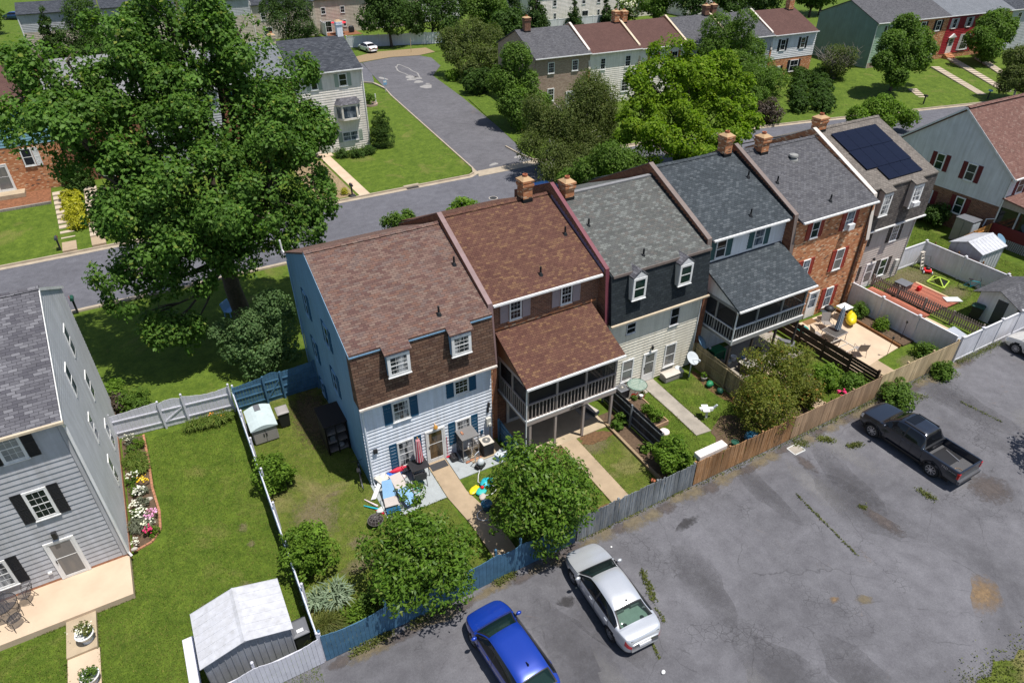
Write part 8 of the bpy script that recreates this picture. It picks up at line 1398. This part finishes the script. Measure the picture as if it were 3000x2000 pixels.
for i, (a, b, m, lb) in enumerate([((-.75, -1.1, .06), (-.15, -1.75, .1), 'cloth_teal', 'teal toy bat among the litter by the fire pit'), ((-.6, -.75, .06), (-.2, -1.45, .08), 'umbrella_white', 'pink-handled toy stick by the house corner'), ((-.35, -1.6, .05), (-.1, -2.0, .06), 'cloth_red', 'red toy blade beside the beach chair')]): tag(MB().tube([a, b], [.022, .05], 6).build('toy_stick', MATS[m]), lb, 'toy')
soft('crumpled white sack by the fire pit', 'white_sack', (-.15, -1.75, .1), (.22, .16, .09), 'board_white', .4, 'sack', 14)
def bicycle(label, x, y, rz, m, lean=.12):
    t_ = thing('bicycle', label, 'bicycle', (x, y, 0), rz); t_.rotation_euler = (lean, 0, rz); P = dict(r=V3((-.52, 0, .33)), f=V3((.52, 0, .33)), b=V3((-.08, 0, .3)), s=V3((-.22, 0, .78)), h=V3((.36, 0, .8)))
    q = MB()
    for a, b in ('bs', 'bh', 'sh', 'rb', 'rs', 'hf'): q.tube([P[a], P[b]], .02, 6)
    part(q, 'frame', m, t_)
    for c in 'rf':
        w_ = MB(); n = 22; w_.tube([P[c]+V3((.32*math.cos(a), 0, .32*math.sin(a))) for a in np.linspace(0, 6.283, n)], .018, 5, False); wo = part(w_, 'wheel', 'tyre', t_); s_ = MB()
        for k in range(10): a = 2*math.pi*k/10; s_.bar(P[c], P[c]+V3((.31*math.cos(a), 0, .31*math.sin(a))), .006)
        part(s_, 'spokes', 'galv', wo)
    part(MB().tube([P['s'], P['s']+V3((-.02, 0, .12))], .014, 5).box(-.36, -.07, .9, -.1, .07, .95), 'saddle', 'bin_black', t_); part(MB().tube([P['h'], P['h']+V3((.02, 0, .18)), P['h']+V3((-.02, -.26, .22))], .014, 5).tube([P['h']+V3((.02, 0, .18)), P['h']+V3((-.02, .26, .22))], .014, 5), 'handlebar', 'bin_black', t_); return t_
bicycle('dark bicycle leaning in the shade at the corner of the blue house', -.28, .55, 1.35, 'iron', -.1); bicycle('turquoise bicycle propped against the white vinyl fence', 43.2, -3.0, -.95, 'bike_turquoise', .1)
# porch yard, cream yard
t_ = thing('planter_tray', 'long dark tray lined white under the brown porch', 'planter', (12.2, -.55, .08), .25); part(MB().box(-.2, -.65, 0, .2, .65, .22), 'tray', 'tin_dark', t_, bev=.02); part(MB().box(-.16, -.61, .2, .16, .61, .24), 'liner', 'stone_pale', t_)
def pot(label, x, y, r, h, m, plant=None, seed=1, name='plant_pot', z=0):
    t_ = thing(name, label, 'pot', (x, y, z)); part(MB().lathe((0, 0, 0), [(r*.7, 0), (r, h*.88), (r*1.1, h*.9), (r*1.1, h), (r*.9, h), (r*.85, h*.85), (.01, h*.84)], 16), 'pot', m, t_)
    if plant: crown('foliage', [(0, 0, h+.1, r*1.1)], 160, .1, plant, t_, (0, 0, 0), seed, clump=.1)
    return t_
pot('small terracotta pot on the timber edging by the grey fence', 11.9, -6.5, .11, .2, 'clay_pot', None); 
t_ = thing('glass_table', 'round green glass garden table beside the white door of the cream house', 'table', (15.35, -.75, .04)); part(MB().lathe((0, 0, .7), [(.55, 0), (.55, .02)], 26), 'tabletop', 'glass_green', t_); q = MB().tube([(.55*math.cos(a), .55*math.sin(a), .71) for a in np.linspace(0, 6.283, 27)], .018, 5, False); part(q, 'rim', 'plastic_dark_green', t_)
for k in range(4): a = k*math.pi/2+.6; part(MB().tube([(.42*math.cos(a), .42*math.sin(a), .7), (.3*math.cos(a), .3*math.sin(a), .35), (.42*math.cos(a), .42*math.sin(a), 0)], .014, 6), 'leg', 'plastic_dark_green', t_)
t_ = thing('watering_can', 'red watering can between the air conditioner and the glass table', 'can', (15.0, -.95, .04)); part(MB().lathe((0, 0, 0), [(.13, 0), (.14, .25), (.1, .28)], 14), 'body', 'plastic_red', t_); part(MB().tube([(.1, 0, .08), (.3, 0, .3)], [.03, .02], 6), 'spout', 'plastic_red', t_); part(MB().tube([(-.12, 0, .05), (-.22, 0, .2), (-.05, 0, .36), (.08, 0, .28)], .014, 5), 'handle', 'plastic_red', t_)
pot('green pot by the red watering can', 14.85, -1.2, .12, .25, 'plastic_dark_green', 'leaf_mid', 5); pot('terracotta pot under the glass table', 15.5, -1.15, .12, .2, 'clay_pot', 'leaf_olive', 6); pot('white pot on the near corner of the raised bed', 15.2, -1.35, .1, .2, 'trim_white', None, 7, z=.28)
t_ = thing('deck_box', 'cream resin deck box with curved lid against the cream siding', 'deck box', (17.45, -.78, .02)); part(MB().box(0, 0, 0, 1.3, .55, .42), 'body', 'resin_grey', t_, bev=.03); q = MB(); q.loft([[(x, -.03+.61*i/6, .42+.09*math.sin(math.pi*i/6)) for i in range(7)]+[(x, .58, .40), (x, -.03, .40)] for x in (-.03, 1.33)]); part(q, 'lid', 'resin_cream', t_); tag(MB().lathe((18.62, -.45, .515), [(.2, 0), (.2, .02)], 16).build('tray', MATS['dish_grey']), 'round grey tray on the right end of the deck box', 'tray')
t_ = thing('satellite_dish', 'pale satellite dish on a pole behind the deck box', 'satellite dish', (19.1, -.93, 0)); ax = (V3((1, .2, 0)).normalized(), V3((-.15, .75, .65)).normalized(), V3((.1, -.6, .8)).normalized()); part(MB().tube([(0, 0, 0), (0, 0, 1.25)], .035, 8), 'pole', 'galv', t_); part(MB().lathe((0, -.02, 1.35), [(.02, -.1), (.2, -.07), (.36, 0), (.42, .04), (.40, .045), (.2, -.05)], 22, True, ax), 'reflector', 'dish_grey', t_, True); part(MB().tube([(0, -.02, 1.25), (.02, -.5, 1.5)], .016, 6).box(-.02, -.58, 1.45, .07, -.46, 1.55), 'receiver_arm', 'dish_grey', t_)
t_ = thing('satellite_dish', 'blue-shaded satellite dish on the olive fence under the grey porch', 'satellite dish', (20.15, -.55, 0)); part(MB().tube([(0, 0, 0), (0, 0, 1.75)], .035, 8), 'pole', 'galv', t_); ax2 = (V3((.7, .7, 0)).normalized(), V3((-.45, .45, .77)).normalized(), V3((-.54, .54, -.64)).normalized()); part(MB().lathe((0, 0, 1.9), [(.02, -.1), (.2, -.07), (.38, 0), (.46, .04), (.44, .05), (.2, -.05)], 22, True, ax2), 'reflector', 'dish_blue', t_, True); part(MB().tube([(0, 0, 1.75), (.3, -.3, 1.55)], .016, 6).box(.26, -.36, 1.5, .36, -.26, 1.6), 'receiver_arm', 'dish_grey', t_)
t_ = thing('garden_ornament', 'white wooden bird ornament with spread wings on a post in the cream house lawn', 'ornament', (17.45, -4.15, 0), -.5); part(MB().box(-.05, -.05, 0, .05, .05, .55), 'post', 'trim_white', t_); part(MB().hexa([(-.35, -.1, .55), (.25, -.1, .55), (.25, .1, .55), (-.35, .1, .55), (-.45, -.08, .68), (.3, -.08, .7), (.3, .08, .7), (-.45, .08, .68)]), 'body', 'trim_white', t_); part(MB().hexa([(.2, -.05, .62), (.42, -.05, .9), (.42, .05, .9), (.2, .05, .62), (.28, -.05, .6), (.5, -.05, .88), (.5, .05, .88), (.28, .05, .6)]), 'head', 'dish_grey', t_); part(MB().box(-.3, -.3, .64, .05, .3, .67), 'wing', 'trim_white', t_)
pot('pot of seedlings nearest the house along the olive fence', 19.6, -1.6, .17, .26, 'resin_grey', 'leaf_fresh', 8); soft('green compost bag slumped at the olive fence', 'compost_bag', (19.5, -2.2, .18), (.26, .2, .2), 'plastic_green', .4, 'bag', 21); soft('second green and orange bag further down the olive fence', 'compost_bag', (19.55, -2.95, .18), (.18, .22, .2), 'plastic_dark_green', .2, 'bag', 22); pot('dark green tub near the rusty fence', 17.15, -6.55, .18, .32, 'plastic_dark_green'); t_ = thing('water_butt', 'large dark blue domed tub in the corner of the rusty fence', 'tub', (18.2, -6.75, 0)); part(MB()._ell((0, 0, .35), .5, .42, .35, 18, 10), 'tub', 'ceramic_blue', t_, True)
tag(MB().lathe((14.75, -3.95, .0), [(.27, 0), (.26, .05)], 18).build('stepping_stone', MATS['umbrella_white']), 'round pinkish stepping stone at the corner of the raised bed', 'stone')
o = tag(MB().box(0, 0, 0, 1.75, .42, .3).build('white_slab', MATS['tray_white'], bev=.04), 'long white slab resting against the inside of the rusty fence', 'slab'); o.location = (13.75, -7.42, 1.3); tag(MB().box(13.85, -7.38, 0, 14.0, -7.12, 1.3).box(15.2, -7.38, 0, 15.35, -7.12, 1.3).box(14.0, -7.3, 1.0, 15.2, -7.2, 1.28).build('trestle', MATS['wood_silver']), 'weathered trestle carrying the long white slab', 'trestle')
# under the grey porch
t_ = thing('potting_bench', 'green potting bench in the shade under the grey porch', 'bench', (21.2, -.7, .05)); part(MB().box(0, 0, .7, .9, .6, .76), 'top', 'plastic_green', t_); part(MB().box(.02, .05, .1, .88, .55, .7), 'cabinet', 'plastic_dark_green', t_)
for sx in (.04, .86):
    for sy in (.04, .56): part(MB().box(sx-.03, sy-.03, 0, sx+.03, sy+.03, .7), 'leg', 'plastic_green', t_)
pot('pale bucket at the near post of the grey porch', 21.9, -1.2, .17, .34, 'dish_grey'); pot('white bucket under the middle of the grey porch', 22.5, -1.0, .17, .34, 'trim_white'); pot('blue bucket at the second post of the grey porch', 23.0, -1.4, .17, .34, 'cloth_blue'); pot('dark bucket under the grey porch near the slat fence', 24.4, -1.2, .2, .36, 'bin_black')
t_ = thing('wheelbarrow', 'upturned green-handled wheelbarrow by the slat fence', 'wheelbarrow', (26.0, -1.75, .05), .6); part(MB().loft([[(x*.28, y*.35, .25) for x, y in ((-1, -1), (1, -1), (1, 1), (-1, 1))], [(x*.38, y*.5, .55) for x, y in ((-1, -1), (1, -1), (1, 1), (-1, 1))]], True, True, True), 'tray', 'bin_lid', t_); part(MB().lathe((0, -.7, .18), [(.18, -.04), (.18, .04)], 16, True, (V3((0, 1, 0)), V3((0, 0, 1)), V3((1, 0, 0)))), 'wheel', 'tyre', t_)
for s_ in (-1, 1): part(MB().tube([(s_*.06, -.7, .18), (s_*.25, 0, .3), (s_*.3, .8, .6)], .02, 6), 'handle', 'turquoise', t_); part(MB().tube([(s_*.25, .2, .32), (s_*.27, .3, 0)], .018, 6), 'leg', 'plastic_green', t_)
# umbrella patio of the orange brick house
table('smoked-glass patio table under the closed slate umbrella', 29.45, -2.5, .06, 1.15, 1.05, .7, 'tabletop_smoke', 'sling_taupe', .05); parasol('closed slate and white umbrella leaning over the smoked-glass table', 29.5, -2.6, .06, 2.35, 1., 'umbrella_slate', 'umbrella_pale', True, (.12, .08))
for x, y, a, lb in ((30.2, -1.35, -.5, 'taupe sling chair at the far right of the umbrella table'), (28.55, -1.9, 1.2, 'taupe sling chair left of the umbrella table'), (28.75, -2.75, 1.9, 'taupe sling chair between the umbrella table and the slat fence'), (29.6, -4.35, 2.6, 'taupe sling chair beside the low pale-framed table')): sling_chair(lb, x, y, .06, a, 'sling_taupe', 'sling_taupe', 'sling chairs of the umbrella patio')
t_ = thing('table_frame', 'low pale-framed table without a top beside the slat fence', 'table', (28.8, -3.65, .06)); q = MB()
for a, b in (((-.5, -.55, .5), (.5, -.55, .5)), ((.5, -.55, .5), (.5, .55, .5)), ((.5, .55, .5), (-.5, .55, .5)), ((-.5, .55, .5), (-.5, -.55, .5)), ((-.5, 0, .5), (.5, 0, .5))): q.bar(a, b, .05)
part(q, 'frame', 'resin_cream', t_)
for sx in (-1, 1):
    for sy in (-1, 1): part(MB().tube([(sx*.48, sy*.52, .5), (sx*.5, sy*.55, 0)], .018, 6), 'leg', 'sling_taupe', t_)
t_ = thing('grill', 'black kettle grill with side shelf by the brick wall', 'grill', (31.15, -.65, .06)); part(MB().lathe((0, 0, .75), [(.05, -.2), (.25, -.12), (.32, 0)], 18), 'bowl', 'bin_black', t_, True); part(MB().lathe((0, 0, .76), [(.33, 0), (.3, .14), (.16, .25), (.02, .28)], 18), 'lid', 'bin_black', t_, True); part(MB().box(-.65, -.2, .74, -.34, .2, .77), 'shelf', 'tin_dark', t_); part(MB().box(-.25, -.18, .1, .25, .18, .14), 'rack', 'iron', t_)
for k in range(4): a = k*math.pi/2+.78; part(MB().tube([(.2*math.cos(a), .2*math.sin(a), .62), (.3*math.cos(a), .3*math.sin(a), 0)], .018, 6), 'leg', 'iron', t_)
table('white fish-cleaning counter against the white vinyl fence', 32.2, -1.0, .06, .85, .7, .86, 'trim_white', 'dish_grey', 0, False, 'counter'); soft('yellow inflatable pool float hung over the vinyl fence corner', 'pool_float', (32.1, -1.7, .42), (.72, .34, .36), 'vinyl_yellow', .7, 'float', 31); tag(MB().box(29.5, -.55, .062, 30.4, -.1, .08).build('door_mat', MATS['mat_brown']), 'brown door mat before the white door of the orange brick house', 'mat'); tag(MB().lathe((28.75, -.75, .06), [(.38, 0), (.4, .12), (.36, .12), (.3, .03)], 20).build('paddling_tub', MATS['turquoise']), 'turquoise plastic tub behind the slat fence', 'tub')
for x, y, lb in ((33.2, -4.6, 'dark garden torch in the bed along the white vinyl fence'), (30.9, -5.3, 'dark garden torch on the patio corner')):
    t_ = thing('garden_torch', lb, 'torch', (x, y, .06)); part(MB().tube([(0, 0, 0), (0, 0, 1.25)], .014, 6), 'pole', 'iron', t_); part(MB().lathe((0, 0, 1.25), [(.03, 0), (.07, .08), (.05, .18), (.02, .2)], 10), 'lamp', 'iron', t_)
# red deck yard
for lb, x0, x1, y0, y1, z in (('red wooden deck walk along the white vinyl fence', 34.4, 37.45, -3.75, .6, .16), ('red wooden deck platform beyond the picket fence', 37.75, 39.3, -3.6, -.15, .17)):
    t_ = thing('deck', lb, 'deck', (x0, y0, 0)); q = MB(); n = int((x1-x0)/.14)
    for k in range(n): q.box((x1-x0)*k/n+.004, 0, z-.03, (x1-x0)*(k+1)/n-.004, y1-y0, z)
    part(q, 'boards', 'deck_red', t_); part(MB().box(.03, .03, 0, x1-x0-.03, y1-y0-.03, z-.035), 'frame', 'wood_red_brown', t_)
t_ = thing('deck', 'long red deck platform from the grey box to the white sheets', 'deck', (39.3, -3.7, 0), 0); q = MB()
for k in range(9): q.box(.0+k*.15, 0, .1, .142+k*.15, 3.2, .16)
part(q, 'boards', 'deck_red', t_); part(MB().box(1.35, 0, .02, 1.5, 3.2, .15), 'edge_board', 'wood_pale', t_)
t_ = thing('storage_chest', 'dark grey storage chest on the red deck', 'chest', (38.75, -.95, .17), .05); part(MB().box(0, 0, 0, .85, .85, .32), 'body', 'tin_dark', t_, bev=.03); part(MB().box(-.03, -.03, .32, .88, .88, .4), 'lid', 'bin_lid', t_, bev=.03)
t_ = thing('fuel_can', 'red plastic can on the far red deck', 'can', (39.75, -1.35, .16)); part(MB().box(-.17, -.12, 0, .17, .12, .32), 'body', 'plastic_red', t_, bev=.05); part(MB().tube([(-.1, 0, .32), (0, 0, .42), (.1, 0, .33)], .02, 6), 'handle', 'plastic_red', t_)
q = MB().hexa([(0, 0, 0), (1.1, .1, 0), (1.0, .7, 0), (-.05, .6, 0), (0, 0, .05), (1.1, .1, .05), (1.0, .7, .05), (-.05, .6, .05)]); o = tag(q.build('white_sheet', MATS['board_white']), 'folded white plastic sheet on the end of the red deck', 'sheet'); o.location = (39.95, -3.3, .17); o.rotation_euler = (0, 0, -.6)
t_ = thing('tent_frame', 'lime-green pop-up net frame lying on the bare lawn', 'net frame', (42.25, -1.2, 0), .4); q = MB().tube([(-.75, -.5, .06), (.6, -.62, .06), (.85, .4, .06), (-.4, .65, .06), (-.75, -.5, .06)], .05, 6); part(q, 'frame', 'vinyl_lime', t_); part(MB().tube([(-.75, -.5, .08), (0, .0, .42), (.85, .4, .08)], .04, 6).tube([(.6, -.62, .08), (.05, 0, .44), (-.4, .65, .08)], .04, 6), 'arches', 'vinyl_lime', t_); part(MB().quad((-.7, -.45, .05), (.55, -.55, .05), (.05, 0, .4)).quad((.55, -.55, .05), (.78, .35, .05), (.05, 0, .4)), 'net', 'insect_screen', t_)
t_ = thing('lawn_mower', 'red and black lawn mower in the corner of the white vinyl fence', 'mower', (43.0, .15, 0), -.8); part(MB().box(-.25, -.3, .1, .25, .3, .28), 'deck', 'plastic_red', t_, bev=.05); part(MB().lathe((0, 0, .28), [(.15, 0), (.14, .14), (.08, .18)], 14), 'engine', 'bin_black', t_); part(MB().tube([(-.22, .28, .2), (-.22, 1.0, .85), (.22, 1.0, .85), (.22, .28, .2)], .015, 6), 'handle', 'iron', t_)
for sx in (-1, 1):
    for sy in (-1, 1): part(MB().lathe((sx*.28, sy*.24, .11), [(.11, -.03), (.11, .03)], 14, True, (V3((0, 1, 0)), V3((0, 0, 1)), V3((1, 0, 0)))), 'wheel', 'dish_grey', t_)
t_ = thing('folding_ladder', 'pale folding step ladder standing against the white vinyl fence', 'ladder', (43.15, 1.0, 0), .1)
for y0, y1 in ((-.35, 0), (.3, 0)):
    for s_ in (-1, 1): part(MB().bar((s_*.22, y0, 0), (s_*.17, y1, 1.25), .05), 'rail', 'resin_cream', t_)
q = MB()
for k in range(4): z = .25+k*.27; q.box(-.2, -.35+.28*z-.05, z, .2, -.35+.28*z+.07, z+.03)
part(q, 'steps', 'resin_cream', t_); part(MB().box(-.2, -.1, 1.24, .2, .1, 1.28), 'top', 'stone_pale', t_)
t_ = thing('corrugated_panel', 'blue-grey corrugated panel propped in the corner of the white vinyl fences', 'panel', (34.65, -6.95, 0)); q = MB(); n = 24
for k in range(n): x0, x1 = 1.35*k/n, 1.35*(k+1)/n; z0, z1 = .04*math.sin(k*math.pi/2), .04*math.sin((k+1)*math.pi/2); q.quad((x0, 0, .85+z0), (x1, 0, .85+z1), (x1, .95, 1.0+z1), (x0, .95, 1.0+z0))
part(q, 'sheet', 'galv', t_); part(MB().box(.05, .05, 0, 1.3, .9, .8), 'crate', 'wood_silver', t_)
wheeled_bin('dark green tub bin at the door of the little grey-shingled shed', 39.75, -5.35, .3, 'plastic_dark_green')
t_ = thing('satellite_dish', 'grey satellite dish behind the small white-roofed shed', 'satellite dish', (50.3, -.6, 0)); part(MB().tube([(0, 0, 0), (0, 0, 1.2)], .035, 8), 'pole', 'galv', t_); part(MB().lathe((0, 0, 1.3), [(.02, -.1), (.2, -.07), (.38, 0), (.46, .04), (.44, .05), (.2, -.05)], 22, True, ax), 'reflector', 'dish_blue', t_, True)
# street furniture
def mailbox(label, x, y, rz, m='bin_black', base=True, z=.1, group=None):
    t_ = thing('mailbox', label, 'mailbox', (x, y, z), rz, group); part(MB().box(-.06, -.06, 0, .06, .06, 1.0), 'post', 'iron', t_); q = MB(); n = 8; q.loft([[(-.11, y_, 1.0)]+[(-.11*math.cos(math.pi*k/n), y_, 1.1+.11*math.sin(math.pi*k/n)) for k in range(n+1)]+[(.11, y_, 1.0)] for y_ in (-.28, .26)]); b = part(q, 'box', m, t_); part(MB().box(-.1, -.3, 1.01, .1, -.28, 1.15), 'door', m, b); part(MB().box(.11, -.05, 1.08, .125, .05, 1.28), 'flag', 'cloth_red', b)
    if base: part(MB().loft([[(sx*a, sy*a, z_) for sx, sy in ((-1, -1), (1, -1), (1, 1), (-1, 1))] for z_, a in ((0, .28), (.1, .26), (.16, .12))]), 'base', m, t_)
    return t_
mailbox('black mailbox on a stepped base at the walk of the white clapboard house', 10.5, 35.0, 0, 'bin_black'); mailbox('black mailbox on the lawn at the foot of the left-hand steps', -12.95, 35.6, 0, 'tin_dark', False); mailbox('dark teal mailbox at the near kerb beside the grey house', -12.0, 24.6, math.pi, 'plastic_dark_green', False); mailbox('black mailbox at the kerb of the first step flight on the right', 84.3, 28.3, -.2, 'bin_black', False); mailbox('blue-grey mailbox at the kerb of the second step flight on the right', 94.0, 25.7, -.25, 'sign_blue', False)
t_ = thing('sign_post', 'small blue and white sign on a post at the bend of the side road', 'sign', (26.2, 68.6, .1)); part(MB().tube([(0, 0, 0), (0, 0, 2.3)], .035, 8), 'post', 'galv', t_); part(MB().box(-.25, -.05, .95, .25, -.03, 1.55), 'sign_board', 'sign_blue', t_); part(MB().box(-.2, -.055, 1.25, .2, -.05, 1.48), 'sign_face', 'paper', t_)
tag(MB().tube([(39.3, 91.6, 0), (39.3, 91.6, 2.2)], .05, 6).build('marker_post', MATS['wood_pale']), 'pale wooden marker post at the end of the side road', 'post')
t_ = thing('manhole_cover', 'round iron manhole cover in the street behind the russet roof', 'manhole cover', (21.7, 28.5, -.02)); part(MB().lathe((0, 0, 0), [(.42, 0), (.42, .012)], 24), 'frame', 'stone_pale', t_); part(MB().lathe((0, 0, .004), [(.35, 0), (.35, .014)], 24), 'lid', 'iron', t_)
t_ = thing('storm_drain', 'dark storm drain slot in the far kerb', 'drain', (16.2, 34.55, 0)); part(MB().box(-.6, -.3, .0, .6, .12, .015), 'slot', 'iron', t_); part(MB().box(-.75, .12, .0, .75, .4, .16), 'lid', 'concrete_kerb', t_)
t_ = thing('utility_cover', 'square utility cover outlined in white paint near the pickup', 'utility cover', (19.75, -8.26, 0)); part(MB().box(-.33, -.24, 0, .33, .24, .012), 'lid', 'concrete_grey', t_); q = MB()
for a, b in (((-.36, -.27, .008), (.36, -.27, .008)), ((.36, -.27, .008), (.36, .27, .008)), ((.36, .27, .008), (-.36, .27, .008)), ((-.36, .27, .008), (-.36, -.27, .008))): q.bar(a, b, .05, .016)
part(q, 'painted_outline', 'board_white', t_)
soft('crumpled white paper on the lot behind the silver car', 'litter', (6.22, -14.1, .05), (.09, .07, .04), 'paper', .4, 'litter', 41); soft('scrap of white paper on the lot by the grey fence', 'litter', (7.9, -8.6, .03), (.05, .04, .02), 'paper', .4, 'litter', 42)
t_ = thing('flower_tub', 'round brick-edged bed with a white post beside the clapboard house', 'planter', (22.2, 63.6, .05)); part(MB().lathe((0, 0, 0), [(1.0, 0), (1.0, .22), (.85, .22), (.8, .12), (.01, .12)], 22), 'kerb_ring', 'brick_rose', t_); crown('foliage', [(0, 0, .6, .8), (-.3, .3, 1.1, .7)], 900, .2, 'leaf_mid', t_, (0, 0, 0), 44, clump=.25); part(MB().box(.75, -.06, .1, .87, .06, 1.3), 'post', 'trim_white', t_)
parasol('bright red open patio umbrella in front of the tan house at the top', 33.7, 113.6, 0, 2.5, 1.45, 'umbrella_bright', 'umbrella_bright', False); table('dark patio table under the bright red umbrella', 33.7, 113.6, 0, 1.4, 1.0, .72, 'shutter_brown', 'iron'); ground('patio', rect(31.2, 111.8, 37.5, 115.9), .05, 'red_mulch'); t_ = thing('grill', 'covered dark grill on the red patio by the tan house', 'grill', (36.2, 114.2, .05)); part(MB().box(-.5, -.3, .1, .5, .3, .95), 'cabinet', 'bin_black', t_, bev=.05); part(MB()._ell((0, 0, .95), .5, .3, .28, 12, 8), 'lid', 'bin_black', t_, True)
# flights of slab steps
def flight(label, A, B, n, w_, z0, z1, group=None):
    A = V3((*A, 0)); B = V3((*B, 0)); u = (B-A).normalized(); s_ = V3((u.y, -u.x, 0)); t_ = thing('step_flight', label, 'steps', tuple(A), 0, group); L = (B-A).length
    for k in range(n):
        z = z0+(z1-z0)*(k+1)/n; c = u*(L*(k+.5)/n); h = L/n/2*.92; q = MB().hexa([c-u*h-s_*w_/2+V3((0, 0, z-.3)), c-u*h+s_*w_/2+V3((0, 0, z-.3)), c+u*h+s_*w_/2+V3((0, 0, z-.3)), c+u*h-s_*w_/2+V3((0, 0, z-.3)), c-u*h-s_*w_/2+V3((0, 0, z)), c-u*h+s_*w_/2+V3((0, 0, z)), c+u*h+s_*w_/2+V3((0, 0, z)), c+u*h-s_*w_/2+V3((0, 0, z))]); part(q, 'step', 'slab_step', t_)
    return t_
gs = 'slab steps climbing to the houses'; flight('left flight of slab steps beside the golden junipers', (-12.35, 37.3), (-12.65, 45.5), 10, 1.0, .25, 1.5, gs); flight('right flight of slab steps beside the golden junipers', (-10.3, 36.6), (-10.2, 45.3), 11, 1.0, .3, 1.55, gs)
ground('path', [(-12.8, 35.0), (-11.8, 35.0), (-11.85, 37.3), (-12.85, 37.3)], .28, 'concrete_path', .2); ground('path', [(-10.75, 35.0), (-9.75, 35.0), (-9.8, 36.7), (-10.8, 36.7)], .3, 'concrete_path', .2)
flight('shortest flight of slab steps under the upright dark tree', (86.6, 29.6), (88.7, 33.0), 6, 1.1, .1, .55, gs); flight('middle flight of slab steps between the two mowed slopes', (95.3, 27.2), (101.8, 38.5), 15, 1.2, .2, .95, gs); flight('right flight of slab steps climbing to the red house', (99.5, 26.3), (108.5, 40.3), 17, 1.2, .25, 1.1, gs); flight('far right flight of slab steps beside the grey-green birch', (104.5, 27.5), (113, 38.6), 14, 1.2, .3, 1.1, gs)
t_ = thing('garden_chair', 'pale blue garden chair in the shade under the big maple', 'chair', (-3.0, 19.4, 0), .8); part(MB().box(-.4, -.25, .36, .4, .25, .42), 'seat', 'sling_blue', t_); part(MB().hexa([(-.4, .22, .42), (.4, .22, .42), (.4, .27, .42), (-.4, .27, .42), (-.4, .36, .95), (.4, .36, .95), (.4, .41, .95), (-.4, .41, .95)]), 'backrest', 'sling_blue', t_)
for sx in (-1, 1):
    for sy in (-1, 1): part(MB().box(sx*.36-.03, sy*.22-.03, 0, sx*.36+.03, sy*.22+.03, .36), 'leg', 'sling_blue', t_)
